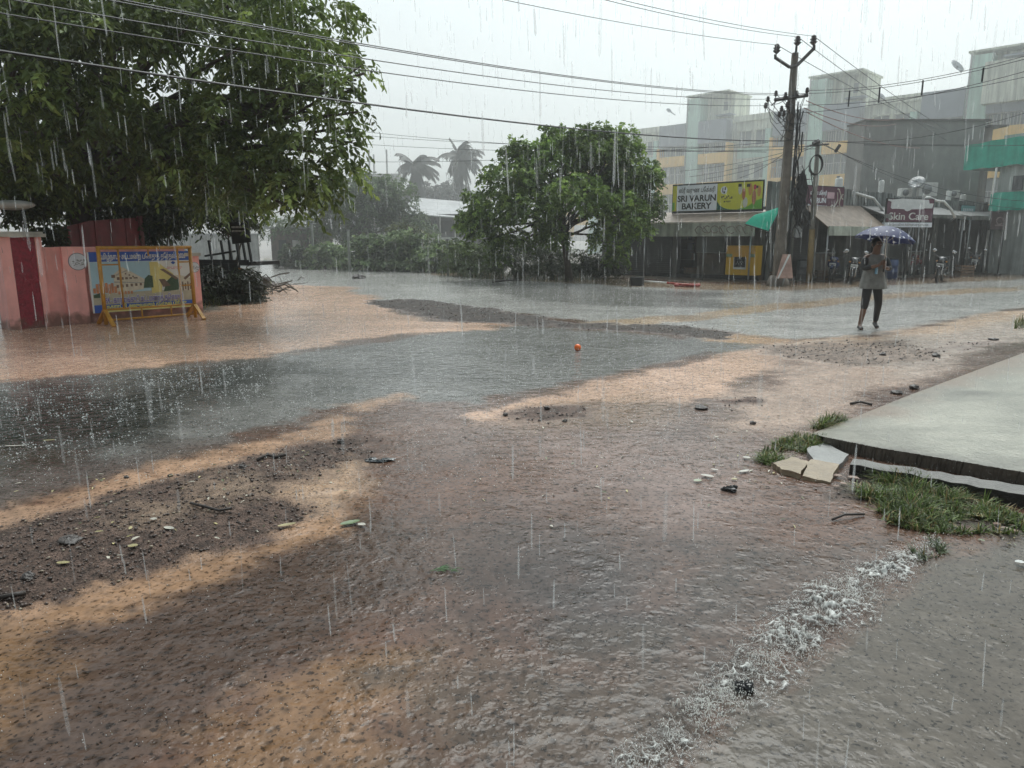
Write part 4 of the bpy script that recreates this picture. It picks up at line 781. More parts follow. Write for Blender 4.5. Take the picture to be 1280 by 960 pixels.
# ------------------------------------------------------------------ row of shops to the right
FR = Frame(G(990, 351), G(1290, 336.5)); hr = FR.hit
zA = hr(1075, 296)[1]; zB_ = 2.55
edges = [hr(u, 300)[0] for u in (988, 1062, 1110, 1168, 1228, 1330, 1420)]
labs = ['dark open shop under the maroon Tamil sign beside the tall pole', 'narrow dark shop hidden behind the person with the umbrella', 'dark shop with a corrugated parapet behind the skin care sign', 'dark shop below the small teal sign with air conditioner on top', 'dark shop below the maroon board at the right end of the row', 'last dark shop of the row, cut by the picture edge']
ptop = [hr(1020, 234)[1], hr(1085, 240)[1], hr(1140, 247)[1], hr(1195, 251)[1], hr(1250, 262)[1], 4.3]
SH = []
for k in range(6):
    a, b = edges[k]+.02, edges[k+1]-.02; w_ = b-a; zr = max(2.5, hr(1020+45*k, 290-5*k)[1]) if k < 3 else 2.9
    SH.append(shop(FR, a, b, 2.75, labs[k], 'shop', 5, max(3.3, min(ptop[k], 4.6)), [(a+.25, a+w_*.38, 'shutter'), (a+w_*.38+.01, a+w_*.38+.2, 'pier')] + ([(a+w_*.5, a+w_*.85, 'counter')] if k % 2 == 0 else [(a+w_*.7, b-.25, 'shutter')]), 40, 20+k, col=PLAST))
def awning(par, fr, a, b, zf, zb, d, mat, band, bandmat, posts=2):
    m = MB(fr.T); m.add([(a, d, zf), (b, d, zf), (b, .12, zb), (a, .12, zb), (a, d, zf-.05), (b, d, zf-.05), (b, .12, zb-.05), (a, .12, zb-.05)], [(0,1,2,3),(7,6,5,4),(0,4,5,1),(1,5,6,2),(2,6,7,3),(3,7,4,0)]); m.build('awning', mat, par)
    m = MB(fr.T); m.bx((a, d+.002, zf-band), (b, d+.05, zf+.03)); m.build('awning_fascia', bandmat, par)
    for k in range(posts):
        s_ = a+.1+(b-a-.2)*k/max(1, posts-1); m = MB(fr.T); m.tube([(s_, d-.06, -.05), (s_, d-.06, zf-.05)], .035, 6); m.build('awning_post', STEEL, par)
GREYR = M('grey_awning', (.20, .20, .195), .5, .3, 2, streak=.3)
awning(SH[0], FR, edges[0]+.3, edges[1]+.35, hr(1060, 284, 1.4)[1], 3.0, 1.4, ROOFB, .32, BAND)
awning(SH[1], FR, edges[1]+.4, edges[2]-.03, 2.62, 3.02, 1.2, GREYR, .14, GREYR)
awning(SH[2], FR, edges[2]+.02, edges[3]-.03, 2.66, 3.1, 1.3, GREYR, .12, PLAST)
awning(SH[3], FR, edges[3]+.02, edges[4]-.03, 2.66, 3.0, 1.5, GREYR, .16, PLAST, 3)
awning(SH[4], FR, edges[4]+.02, edges[5]-.03, 2.55, 2.95, 1.5, M('teal_tin', (.22, .30, .29), .5, .3, 2, streak=.3), .14, PLAST, 3)
awning(SH[5], FR, edges[5]+.02, edges[6]-.03, 2.55, 2.95, 1.5, GREYR, .14, PLAST, 2)
def board(fr, u0, v0, u1, v1, d, name, label, mat, th=.08, frame=BLACK, fw=.03, support=None):
    a = fr.hit(u0, (v0+v1)/2, d)[0]; b = fr.hit(u1, (v0+v1)/2, d)[0]; z0 = fr.hit((u0+u1)/2, v1, d)[1]; z1 = fr.hit((u0+u1)/2, v0, d)[1]
    t = thing(name, label, 'sign', fr.w((a+b)/2, d-.05, z0)); m = MB(fr.T); m.bx((a-fw, d-th, z0-fw), (b+fw, d-.004, z1+fw)); m.build('frame', frame, t)
    m = MB(fr.T); m.bx((a, d-.003, z0), (b, d+.012, z1)); f = m.build('face', mat, t); return t, f, a, b, z0, z1
MARS = M('maroon_sign', (.12, .035, .065), .35, .2, 5); PINKW = M('sign_pink', (.62, .42, .47), .4, .1)
# maroon sign with white rows and a figure
t, f, a, b, z0, z1 = board(FR, 998, 233, 1054, 266, .2, 'maroon_sign', 'maroon sign with rows of white letters behind the two poles', MARS); W_ = b-a; H_ = z1-z0
text_mesh('lettering', '\u0bb5\u0bb0\u0bc1\u0ba3 \u0baa\u0bc7\u0b95\u0bcd\u0b95\u0bb0\u0bbf', SGW, face_T(FR, a+W_*.42, .215, z0+H_*.74), H_*.2, f, bold=.03, width=W_*.36)
text_mesh('lettering', 'VARUN', SGW, face_T(FR, a+W_*.42, .215, z0+H_*.46), H_*.26, f, bold=.03, width=W_*.36)
text_mesh('lettering', 'BAKERY', SGW, face_T(FR, a+W_*.42, .215, z0+H_*.18), H_*.24, f, bold=.03, width=W_*.40)
m = MB(FR.T)
for pts in ([(.96,.05),(.90,.4),(.93,.7),(.88,.9),(.84,.95)], [(.70,.05),(.80,.28),(.86,.5),(.84,.8)], [(.66,.2),(.76,.3)], [(.98,.55),(.94,.62),(.97,.75)], [(.82,.05),(.88,.3)]): m.tube([(a+W_*x, .22, z0+H_*y) for x, y in pts], .03, 5)
m.build('figure_print', M('sign_cream', (.62, .58, .52), .4, .2, 20), f); m = MB(FR.T); m.bx((a+W_*.62, .213, z0+H_*.56), (a+W_*.78, .216, z0+H_*.80)); m.build('pink_label', PINKW, f)
m = MB(FR.T); m.bx((a+W_*.03, .213, z0+H_*.05), (a+W_*.09, .216, z0+H_*.35)); m.bx((a+W_*.20, .213, z0+H_*.08), (a+W_*.24, .216, z0+H_*.32)); m.bx((a+W_*.02, .213, z0+H_*.6), (a+W_*.1, .216, z0+H_*.9)); m.build('white_label', SGW, f)
# skin care sign: own frame facing the street
FSk = Frame(P(1107, 265, 30.4)[:2], P(1167, 265, 30.9)[:2])
t, f, a, b, z0, z1 = board(FSk, 1108.5, 249, 1166, 277, .0, 'skin_care_sign', 'maroon skin care sign with torn white sheet across its top', MARS); W_ = b-a; H_ = z1-z0
text_mesh('lettering', 'Skin Care', WHITE, face_T(FSk, a+W_*.48, .016, z0+H_*.22), H_*.46, f, bold=.014, width=W_*.86)
m = MB(); tw = [(.0,.93),(.0,1.0),(.08,.97),(.3,1.02),(.6,1.0),(.88,.98),(.9,.82),(.99,.82),(.97,.60),(.80,.60),(.78,.56),(.52,.55),(.48,.49),(.43,.46),(.38,.50),(.37,.55),(.2,.57),(.1,.56),(.07,.62),(.075,.88)]
m.poly([FSk.w(a+W_*x, .02, z0+H_*y) for x, y in tw], .01, FSk.n); m.build('torn_sheet', M('white_sheet', (.70, .72, .72), .5, .15, 6), t)
zb0 = FSk.hit(1135, 284)[1]; zb1 = FSk.hit(1135, 278.2)[1]; m = MB(FSk.T); m.bx((a-W_*.06, -.05, zb0), (b+.02, .02, zb1)); st = m.build('white_strip', SGW, t)
text_mesh('strip_lettering', 'Skin Care | \u0ba4\u0bcb\u0bb2\u0bcd \u0b9a\u0bbf\u0b95\u0bbf\u0b9a\u0bcd\u0b9a\u0bc8 \u0bae\u0bb0\u0bc1\u0ba4\u0bcd\u0ba4\u0bc1\u0bb5\u0bae\u0bc8', GREY, face_T(FSk, (a+b)/2-.03, .022, (zb0+zb1)/2), (zb1-zb0)*.62, st, width=W_*.88)
for s_ in (a+.15, b-.15): m = MB(FSk.T); m.tube([(s_, -.06, -.05), (s_, -.06, z1)], .03, 6); m.build('sign_post', STEEL, t)
# curved lamp arms at both sides of that sign
for (pts, lb) in (([(1064,240),(1078,244),(1092,248),(1100,258),(1107,270)], 'white curved pipe arm left of the skin care sign'), ([(1162,247),(1170,251),(1180,252),(1189,262),(1194,272)], 'white curved pipe arm right of the skin care sign')):
    q = [P(u, v, 31.0) for u, v in pts]; t = thing('lamp_arm', lb, 'lamp arm', tuple(q[-1]), 'curved pipe arms by the skin care sign'); m = MB(); m.tube(q, .055, 8); m.build('pipe', WHITE, t); m = MB(); m.ball(q[0]-Vector((.05, 0, .02)), (.16, .10, .08), 10, 6); m.build('lamp_head', WHITE, t); m = MB(); m.tube([q[-1], q[-1]+Vector((0, .3, -.12))], .04, 6); m.build('bracket', STEEL, t)
# teal and maroon boards at the end
t, f, a, b, z0, z1 = board(FR, 1201, 257, 1218, 275, .25, 'teal_sign', 'small pale teal sign on the parapet right of the skin care sign', M('teal_board', (.17, .36, .38), .4, .15, 5)); H_ = z1-z0
for k in range(2):
    m = MB(FR.T)
    for j in range(6): m.bx((a+(b-a)*(.12+.13*j), .264, z0+H_*(.62-.35*k)), (a+(b-a)*(.21+.13*j), .268, z0+H_*(.80-.35*k)))
    m.build('lettering', SGW, f)
t, f, a, b, z0, z1 = board(FR, 1239, 265, 1259, 287, 1.6, 'maroon_board', 'upright maroon board hanging from the awning at the right end', M('maroon_board_face', (.11, .06, .062), .4, .2, 5)); H_ = z1-z0
m = MB(FR.T); m.tube([(a+(b-a)*(.5+.22*math.cos(q)), 1.616, z0+H_*(.5+.2*math.sin(q))) for q in np.linspace(0, 5.5, 12)], .03, 5); m.bx((a+(b-a)*.25, 1.612, z0+H_*.2), (a+(b-a)*.75, 1.616, z0+H_*.28)); m.build('emblem', M('board_pink', (.40, .30, .30), .5), f)
# things on the shop roofs
t0 = P(1158, 250, 36)
def ac(u, v, Y, lb, s=.85):
    q = P(u, v, Y); t = thing('air_conditioner', lb, 'air conditioner', (q.x, Y, q.z), 'air conditioner units on the shop roofs'); m = MB(); m.bx((q.x-s/2, Y, q.z), (q.x+s/2, Y+.35, q.z+s*.72)); m.build('casing', WHITE, t, .02)
    MB().lathe((q.x-.1*s, Y-.012, q.z+s*.36), [(s*.28, -.01), (s*.28, .01)], 18, Matrix.Rotation(PI/2, 4, 'X')).build('fan_grille', GREY, t)
    m = MB(); m.bx((q.x-s*.4, Y+.02, 2.9), (q.x-s*.33, Y+.3, q.z-.001)); m.bx((q.x+s*.33, Y+.02, 2.9), (q.x+s*.4, Y+.3, q.z-.001)); m.build('stand', STEEL, t)
ac(1160, 245, 35, 'white air conditioner unit on the roof above the skin care sign'); ac(1133, 246, 35.4, 'smaller pale unit on the roof left of the white air conditioner', .55)
ac(1193, 247, 37.6, 'pale unit on the parapet right of the white air conditioner', .5)
def pipe(u, v0, v1, Y, lb, r=.12):
    a_ = P(u, v0, Y); b_ = P(u, v1, Y); t = thing('roof_tank', lb, 'water tank', tuple(b_), 'slim tanks and pipes on the shop roofs'); m = MB(); m.lathe(b_, [(r, 2.9-b_.z), (r, 0), (r, (a_.z-b_.z)*.85), (r*.6, (a_.z-b_.z))], 10); m.build('body', WHITE, t)
    m = MB(); m.lathe(a_, [(r*.45, -.002), (r*.45, .06)], 8); m.build('lid', GREY, t)
pipe(1101, 225, 240, 34, 'slim white cylinder on the roof left of the curved pipe arm'); pipe(1185, 238, 251, 37, 'slim white cylinder on the parapet near the teal sign'); pipe(1203, 243, 253, 38, 'short white cylinder just above the teal sign', .14)
pipe(1048, 222, 236, 31.5, 'dark squat chimney pipe above the maroon Tamil sign', .16)
q = P(1146, 228, 35.2); t = thing('satellite_dish', 'grey satellite dish tilted up on the roof over the skin care sign', 'satellite dish', (q.x, q.y, q.z-.5)); rm = Matrix.Rotation(R(-40), 4, 'Y') @ Matrix.Rotation(R(35), 4, 'X')
m = MB(); m.lathe(q, [(.02, -.10), (.2, -.07), (.36, 0), (.37, .01), (.2, -.05), (.02, -.08)], 16, rm); m.build('dish', STEEL, t); m = MB(); m.tube([(q.x, q.y, 2.9), q], .03, 6); m.build('mast', STEEL, t)
# ------------------------------------------------------------------ grey shed building behind
SHED = M('grey_cement', (.27, .265, .25), .7, .25, .8, streak=.10); FS_ = Frame(P(1077, 230, 41)[:2], P(1226, 230, 41)[:2]); hs_ = FS_.hit
sa, sb = hs_(1076, 220)[0], hs_(1224, 220)[0]; zt = .5*(hs_(1085, 152)[1]+hs_(1200, 151)[1])
t = thing('cement_building', 'plain windowless grey building block behind the row of shops', 'building', FS_.w((sa+sb)/2, -4, 0))
m = MB(FS_.T); m.bx((sa, -2.0, -.1), (sb, 0, zt)); m.build('wall', SHED, t); m = MB(FS_.T); m.bx((sa-.08, -2.1, zt+.001), (sb+.25, .12, zt+.10)); m.bx((sb+.26, -2.1, zt-.25), (sb+1.3, -.02, zt-.17)); m.build('roof', M('shed_roof', (.12, .11, .10), .6, .3), t)
m = MB(FS_.T); m.bx((sb+.002, -2.0, -.1), (sb+.7, -.4, zt-.3)); m.build('side_annex', M('shed_brown', (.25, .21, .19), .7, .3, 2, streak=.3), t)
m = MB(FS_.T); m.bx((sa+.002, .002, zt-1.25), (sb-.01, .03, zt-1.2)); m.build('cornice_line', M('shed_line', (.13, .125, .12), .7), t)
# ------------------------------------------------------------------ green-netted building at the right
GNET = M('green_net', (.04, .42, .30), .6, .25, 2, streak=.25, bump=.3, bscale=6); GWL = M('grey_green_wall', (.50, .54, .51), .7, .25, 1.5, streak=.4)
FN = Frame(P(1206, 220, 37.5)[:2], P(1330, 220, 33)[:2]); hn = FN.hit
na, nb, nm_ = hn(1206, 220)[0], hn(1330, 220)[0]+4, hn(1242, 240)[0]; z1 = hn(1230, 180)[1]; z2 = hn(1230, 211)[1]; z3 = hn(1260, 241)[1]; z4 = hn(1260, 263)[1]
t = thing('netted_building', 'unfinished grey building wrapped with two bands of green netting', 'building', FN.w((na+nb)/2, -3, 0))
m = MB(FN.T); m.bx((nm_, -7, -.1), (nb, -.25, z1+.3)); m.build('wall', GWL, t)
m = MB(FN.T); m.bx((na, -7, z2+.02), (nb, -.1, z2+.16)); m.build('balcony_slab', GWL, t)
def net(a, b, za, zb, sag, seed):
    g = random.Random(seed); n = 26; m = MB(FN.T); vs = []; fs = []
    for j in range(5):
        for i in range(n+1): vs.append((a+(b-a)*i/n, .05+g.uniform(-.03, .03), za+(zb-za)*j/4+(sag*math.sin(i/n*7)*(1 if j == 4 else .4)+g.uniform(-.04, .04))*(1 if j in (0, 4) else .3)))
    for j in range(4):
        for i in range(n): k = j*(n+1)+i; fs.append((k, k+1, k+n+2, k+n+1))
    m.add(vs, fs, True); m.bx((a, -.05, za+.05), (a+.06, .0, zb-.05)); m.build('green_netting', GNET, t)
net(na-.1, nb, z2, z1, .12, 1); net(nm_-.1, nb, z4, z3, .04, 2)
m = MB(FN.T); m.bx((na-.06, -6.5, z2+.1), (na-.02, .02, z1-.1)); m.build('green_netting', GNET, t)
for u in (1262, 1285): s_ = hn(u, 228)[0]; m = MB(FN.T); m.bx((s_, -.24, hn(u, 238)[1]), (s_+.5, -.2, hn(u, 220)[1])); m.build('window', M('window_dark', (.07, .075, .08), .25, .3), t)
m = MB(FN.T); m.tube([(nm_, 0, .0), (nm_, 0, z2)], .05, 6); m.build('corner_pipe', WHITE, t)
# ------------------------------------------------------------------ long apartment building
pA, pB = Vector((13.7, 82, 0)), Vector((39.7, 56, 0)); FA = Frame(pA[:2], pB[:2]); ha = FA.hit
MINT = M('mint_plaster', (.52, .72, .62), .7, .14, .6, streak=.22); CRE = M('cream_plaster', (.74, .77, .65), .7, .2, .6, streak=.45); YB = M('yellow_plaster', (.92, .58, .16), .7, .12, .6, streak=.15); GP = M('grey_panel', (.22, .25, .29), .35, .2, .5); RLG = M('railing', (.5, .5, .5), .5)
WIN = M('window_shade', (.16, .18, .19), .25, .3, 1)
ap = thing('apartment_building', 'long pale green and yellow apartment block with stair towers behind the shops', 'building', FA.w(15, -6, 0))
ZR = .5*(ha(890, 157)[1]+ha(1045, 128)[1]); ZT = ha(1040, 94)[1]; FL = ZR-13.0
m = MB(FA.T); m.bx((-7, -11, -.1), (58, -.9, ZR-.2)); m.build('wall', CRE, ap)
PER = 12.55; c0 = ha(865, 200)[0]
m_p = {}
def seg(nm, mat, a, b, d0, d1, z0, z1): mm = MB(FA.T); mm.bx((a, d0, z0), (b, d1, z1)); return mm.build(nm, mat, ap)
for k in range(-1, 5):
    c = c0+PER*k; tower = seg('stair_tower', CRE, c-.55, c+3.7, -4.5, -1.3, ZR-.199, ZT) if 0 <= k < 4 else None
    seg('mint_pier', MINT, c-.75, c+.75, -.898, .25, -.1, ZR+(.0 if k in (-1, 4) else .35))
    if 0 <= k < 4:
        mm = MB(FA.T); mm.bx((c-.75, -1.29, ZR+.352), (c+.75, .1, ZT-.2)); mm.build('tower_front', MINT if k != 2 else MINT, tower); mm = MB(FA.T); mm.bx((c-.9, -4.6, ZT+.002), (c+3.85, .2, ZT+.15)); mm.build('tower_roof', CRE, tower)
        mm = MB(FA.T); mm.bx((c+2.6, -1.29, ZT-1.5), (c+3.0, -1.25, ZT-.7)); mm.build('tower_window', WIN, tower)
        mm = MB(FA.T); mm.bx((c+2.2, -1.3, ZR+.6), (c+3.9, -.4, ZR+.7)); mm.build('tower_canopy', GP, tower)
        mm = MB(FA.T); mm.tube([(c-.62, .3, 7), (c-.62, .3, ZT-.1)], .07, 6); mm.build('drain_pipe', GREY, tower)
    for sd in (-1, 1):
        a, b = (c-.76-3.1, c-.76) if sd < 0 else (c+.76, c+.76+3.1)
        seg('grey_balcony_panel', GP, a, b, -.88, .35, ZR-2.0, ZR+.15)
        for (z0, z1) in ((7.2+FL, 9.0+FL), (10.0+FL, ZR-2.02), (4.2+FL, 6.2+FL)):
            w_ = seg('balcony_window', WIN, a+.15, b-.1, -.88, -.55, z0, z1)
            mm = MB(FA.T)
            for q in range(5): s_ = a+.3+(b-a-.6)*q/4; mm.bx((s_-.04, -.54, z0), (s_+.04, -.48, z1))
            mm.build('window_frame', CRE, w_)
            mm = MB(FA.T)
            for q in range(14): s_ = a+.1+(b-a-.2)*q/13; mm.bx((s_-.015, .12, z0-.02), (s_+.015, .15, z0+.95))
            mm.bx((a+.1, .10, z0+.951), (b-.1, .17, z0+1.0)); mm.build('railing', RLG, w_)
        for (z0, z1) in ((9.0+FL, 10.0+FL), (6.2+FL, 7.2+FL), (3.2+FL, 4.2+FL)): seg('yellow_spandrel', YB, a+.02, b-.02, -.879, .2, z0+.002, z1-.002)
        seg('yellow_pier', YB, a-.28 if sd < 0 else b+.01, a-.01 if sd < 0 else b+.28, -.879, .3, 2, ZR-2.1)
    # cream wall between bays
    a, b = c+.76+3.4, c+PER-.76-3.4
    for z0 in (7.4+FL, 10.5+FL, 4.4+FL):
        for q in (0, 1):
            s_ = a+.55+q*1.75; w_ = seg('window', WIN, s_, s_+1.2, -.899, -.86, z0, z0+1.35); mm = MB(FA.T); mm.bx((s_-.1, -.897, z0+1.352), (s_+1.3, -.45, z0+1.45)); mm.build('window_hood', CRE, w_)
            mm = MB(FA.T); mm.bx((s_-.08, -.898, z0-.1), (s_+1.28, -.7, z0-.002)); mm.build('sill', CRE, w_); mm = MB(FA.T); mm.bx((s_+.57, -.858, z0), (s_+.63, -.84, z0+1.35)); mm.build('mullion', CRE, w_)
        seg('mint_spandrel', MINT, a+.4, b-.3, -.897, -.83, z0-1.15, z0-.2)
    seg('mint_band', MINT, b-.55, b-.02, -.898, .1, 2, ZR-1.2)
    seg('parapet', CRE, a, b, -.9, -.6, ZR-.199, ZR+.35)
for u, v, rz_ in ((1180, 66, 0), (780+310*.195, 138, 0), (1108, 120, 0)):
    s_, z_ = ha(u if u != 1180 else 1203, v if v != 66 else 82); r = .6 if u == 1180 else .3; rm = Matrix.Rotation(R(50), 4, 'X') @ Matrix.Rotation(R(20), 4, 'Y'); c = FA.w(s_-.3, .2, z_)
    o = MB().lathe(c, [(.03, -.25*r), (.6*r, -.16*r), (r, 0), (r*1.01, .03), (.6*r, -.11*r), (.03, -.2*r)], 16, rm).build('roof_dish', GP, ap)
    MB().tube([c, c+FA.n*-1.2+Vector((0, 0, -.3))], .06, 6).build('dish_arm', GP, o)
s_, z_ = ha(1262, 105); q_ = seg('roof_water_tank', CRE, s_-1.5, s_+2.2, -1.5, 1.2, z_-1.4, z_+1.6); 
s_, z_ = ha(1258, 72); seg('tower_canopy', GP, s_, s_+2.8, -1.2, .9, z_-.1, z_+.05)
# ------------------------------------------------------------------ far centre: shed, yellow house, unfinished frame
a_, b_ = P(508, 292, 52), P(580, 292, 50)
t = thing('metal_shed', 'long grey metal roofed shed behind the hedge', 'shed', ((a_.x+b_.x)/2, 53, 0)); zs = P(540, 262, 52).z
m = MB(); m.bx((a_.x, 52, -.1), (b_.x+2, 58, zs-.3)); m.build('wall', M('shed_wall', (.20, .20, .19), .7, .4, 1, streak=.5), t)
m = MB(); m.add([(a_.x-.3, 51.4, zs-.25), (b_.x+2.3, 51.4, zs-.75), (b_.x+2.3, 58.5, zs+.65), (a_.x-.3, 58.5, zs+1.2), (a_.x-.3, 51.4, zs-.33), (b_.x+2.3, 51.4, zs-.83), (b_.x+2.3, 58.5, zs+.57), (a_.x-.3, 58.5, zs+1.12)], [(0,1,2,3),(7,6,5,4),(0,4,5,1),(1,5,6,2),(2,6,7,3),(3,7,4,0)]); m.build('roof', M('tin_roof', (.42, .43, .43), .4, .3, 1, streak=.3), t)
for k in range(4): m = MB(); x_ = a_.x+.4+k*1.05; m.bx((x_, 51.9, zs-1.6), (x_+.75, 51.97, zs-.75)); m.build('opening', BLACK, t); m = MB(); m.bx((x_-.12, 51.7, 0), (x_-.04, 51.8, zs-.4)); m.build('post', WHITE, t)
m = MB(); m.bx((a_.x+.4, 51.85, .9), (b_.x, 51.95, 1.8)); m.build('white_sheet', WHITE, t)
a_, b_ = P(505, 250, 75), P(541, 250, 75)
t = thing('yellow_house', 'flat yellow house front beyond the grey shed roof', 'house', (a_.x, 77, 0)); z_ = P(520, 240, 75).z; m = MB(); m.bx((a_.x, 75, -.1), (b_.x, 82, z_)); m.build('wall', YB, t); m = MB(); m.bx((a_.x-.2, 74.8, z_), (b_.x+.2, 82.2, z_+.15)); m.build('roof', CRE, t)
m = MB(); m.bx((a_.x+.5, 74.95, z_-1.6), (a_.x+1.5, 74.99, z_-.5)); m.build('window', WIN, t)
m = MB(); m.bx((b_.x+.02, 75.5, -.1), (b_.x+2.6, 82, z_-.4)); m.build('grey_annex', GP, t)
a_ = P(575, 255, 73); t = thing('pale_house', 'small pale yellow wall showing left of the middle tree', 'house', (a_.x, 75, 0)); m = MB(); m.bx((a_.x-1.0, 73, -.1), (a_.x+3, 78, P(575, 244, 73).z)); m.build('wall', M('pale_yellow', (.62, .57, .36), .7, .2, 1, streak=.3), t); m = MB(); m.bx((a_.x-1.2, 72.8, P(575, 244, 73).z), (a_.x+3.2, 78.2, P(575, 244, 73).z+.2)); m.build('roof', CRE, t); m = MB(); m.bx((a_.x-.3, 72.95, P(575, 257, 73).z), (a_.x+.4, 72.99, P(575, 249, 73).z)); m.build('window', WIN, t)
a_, b_ = P(440, 215, 78), P(500, 215, 78); t = thing('unfinished_house', 'hazy unfinished concrete frame with bare rods behind the round tree', 'building', (a_.x, 80, 0)); z_ = P(480, 217, 78).z
m = MB(); m.bx((a_.x, 78, z_-.25), (b_.x, 84, z_)); m.build('roof_slab', GREY, t)
for k in range(4): m = MB(); x_ = a_.x+.2+k*(b_.x-a_.x-.4)/3; m.box((x_, 78.3, z_/2-.13), (.35, .35, z_-.26)); m.build('column', GREY, t)
m = MB()
for u, v in ((461, 187), (467, 193), (483, 187)): p_ = P(u, v, 78.3); m.box((p_.x, 78.3, (z_+p_.z)/2), (.16, .16, p_.z-z_)); 
m.build('bare_rods', GREY, t); m = MB(); m.bx((a_.x+.3, 80, 0), (b_.x-.3, 80.2, z_-.3)); m.build('wall', SHED, t)
# ------------------------------------------------------------------ poles
CONC = M('pole_concrete', (.20, .175, .145), .75, .35, 5, streak=.4, bump=.5, bscale=35); IRON = M('pole_iron', (.035, .033, .033), .5, .4, 10); PORC = M('insulator_brown', (.035, .022, .02), .25, .2); CABLE = M('cable_black', (.018, .018, .019), .5, .2); WIREM = M('wire_grey', (.035, .036, .038), .5, .2)
yb = G(974, 357).y; pb_ = P(972, 357, yb); pt_ = P(994, 66, yb); pb_.z = 0
t = thing('utility_pole', 'tall weathered concrete pole with a Y shaped iron top at the corner', 'utility pole', tuple(pb_))
def pp_(z): k = z/pt_.z; return pb_.lerp(pt_, k)
m = MB()
for a, b, wa, wb in ((-.1, pt_.z, .185, .095),):
    n0, n1 = pp_(a), pp_(b); m.add([n0+Vector((sx*wa, sy*wa*.8, 0)) for sx, sy in ((-1,-1),(1,-1),(1,1),(-1,1))]+[n1+Vector((sx*wb, sy*wb*.8, 0)) for sx, sy in ((-1,-1),(1,-1),(1,1),(-1,1))], [(0,3,2,1),(4,5,6,7),(0,1,5,4),(1,2,6,5),(2,3,7,6),(3,0,4,7)])
m.build('shaft', CONC, t, .02)
m = MB(); m.lathe((pb_.x, pb_.y, 0), [(.42, -.1), (.40, .12), (.30, .34), (.2, .36)], 10); m.build('footing', CONC, t)
QY = yb-.14; px = lambda u, v, dy=0: P(u, v, QY+dy)
m = MB()
def bar(a, b, w=.05): m.tube([a, b], w, 4)
bar(px(969, 72), px(987, 84), .055); bar(px(987, 84), px(996, 82), .055); bar(px(996, 82), px(1018, 60), .055); bar(px(969, 74), px(969, 68), .04); bar(px(1018, 63), px(1018, 56), .04); bar(px(994, 70), px(996, 52), .03); m.build('top_bracket', IRON, t)
def insul(c, par, s=1.0): 
    o = MB().lathe(c, [(.02*s, -.16*s), (.05*s, -.14*s), (.13*s, -.06*s), (.07*s, -.03*s), (.12*s, .03*s), (.06*s, .06*s), (.09*s, .10*s), (.04*s, .16*s)], 10).build('insulator', PORC, par); MB().tube([Vector(c)-Vector((0, 0, .35*s)), c], .015, 5).build('pin', IRON, o); return Vector(c)
I1 = insul(px(971, 61), t); I2 = insul(px(997, 51), t); I3 = insul(px(1017, 50), t)
m = MB(); bar(px(968, 125), px(1010, 119), .06); bar(px(970, 127), px(964, 132), .02); bar(px(985, 133), px(999, 149), .055); bar(px(983, 131), px(990, 137), .07); m.build('cross_arm', IRON, t)
X = [insul(px(u, v), t, .62) for u, v in ((970, 117), (982, 119), (996, 117), (1009, 113), (960, 124), (957, 132), (977, 136), (984, 131), (974, 143), (980, 142))]
m = MB()
for k in range(16):    # loose jumper wires around the head of the pole
    a = X[k % len(X)]; b = px(random.uniform(975, 1000), random.uniform(140, 180)); c = px(random.uniform(955, 1012), random.uniform(130, 165)); m.tube([a, a.lerp(c, .6)+Vector((0, -.05, -.1)), c, c.lerp(b, .6)+Vector((0, 0, -.1)), b], .010, 4)
m.build('jumper_wires', CABLE, t)
m = MB()
for k in range(9):     # service cables strapped down the shaft
    o = random.uniform(-.02, .32); z0 = random.uniform(2.0, 3.4); z1 = random.uniform(4.6, 6.2); pts = []
    for i in range(8): z = z0+(z1-z0)*i/7; pts.append(pp_(z)+Vector((.16+o*random.uniform(.3, 1), -.17+random.uniform(-.05, .02), 0)))
    m.tube(pts, random.uniform(.012, .025), 5)
m.build('service_cables', CABLE, t)
m = MB(); c_ = px(1001, 245); m.ball(c_, (.22, .12, .75), 9, 9, .25); c_ = px(1003, 268); m.ball(c_, (.2, .1, .4), 9, 7, .3)
for k in range(26): a = px(random.uniform(992, 1012), random.uniform(205, 290), -.1); b = px(random.uniform(990, 1016), random.uniform(205, 300), -.12); m.tube([a, a.lerp(b, .5)+Vector((random.uniform(-.3, .3), 0, -.15)), b], random.uniform(.01, .02), 4)
m.build('cable_tangle', CABLE, t)
m = MB(); c_ = px(998, 290); m.box(c_, (.22, .12, .38)); m.build('junction_box', GREY, t, .01)
# second, thinner pole with coiled cable
y2 = G(1014, 352).y; b2 = P(1011, 352, y2); b2.z = 0; t2_ = P(1022.5, 176, y2)
t = thing('utility_pole', 'thinner short pole with a hoop of coiled cable, right of the tall pole', 'utility pole', tuple(b2))
m = MB(); m.tube([b2-Vector((0, 0, .1)), b2.lerp(t2_, .5), t2_], [.105, .095, .08], 10); m.build('shaft', M('pole_grey', (.23, .22, .19), .7, .3, 5, streak=.3), t)
m = MB(); m.tube([b2.lerp(t2_, -.01), b2.lerp(t2_, .38)], [.115, .108], 10); m.build('painted_base', M('pole_ochre', (.32, .22, .09), .6, .35, 5, streak=.3), t)
m = MB(); cc = P(1019, 207, y2-.14)
for k in range(5): m.tube([cc+Vector((.24*math.cos(a)+k*.008, -k*.012, .36*math.sin(a)+k*.01)) for a in np.linspace(0, 2*PI, 25)], .014, 5, False)
m.build('cable_coil', CABLE, t)
m = MB(); bar(P(1012, 182, y2-.1), P(1036, 180, y2-.1), .035); bar(P(1044, 190, y2-.3), P(1050, 181, y2-.3), .06); bar(P(1016, 180, y2-.1), P(1024, 176, y2-.1), .08); m.build('bracket', IRON, t)
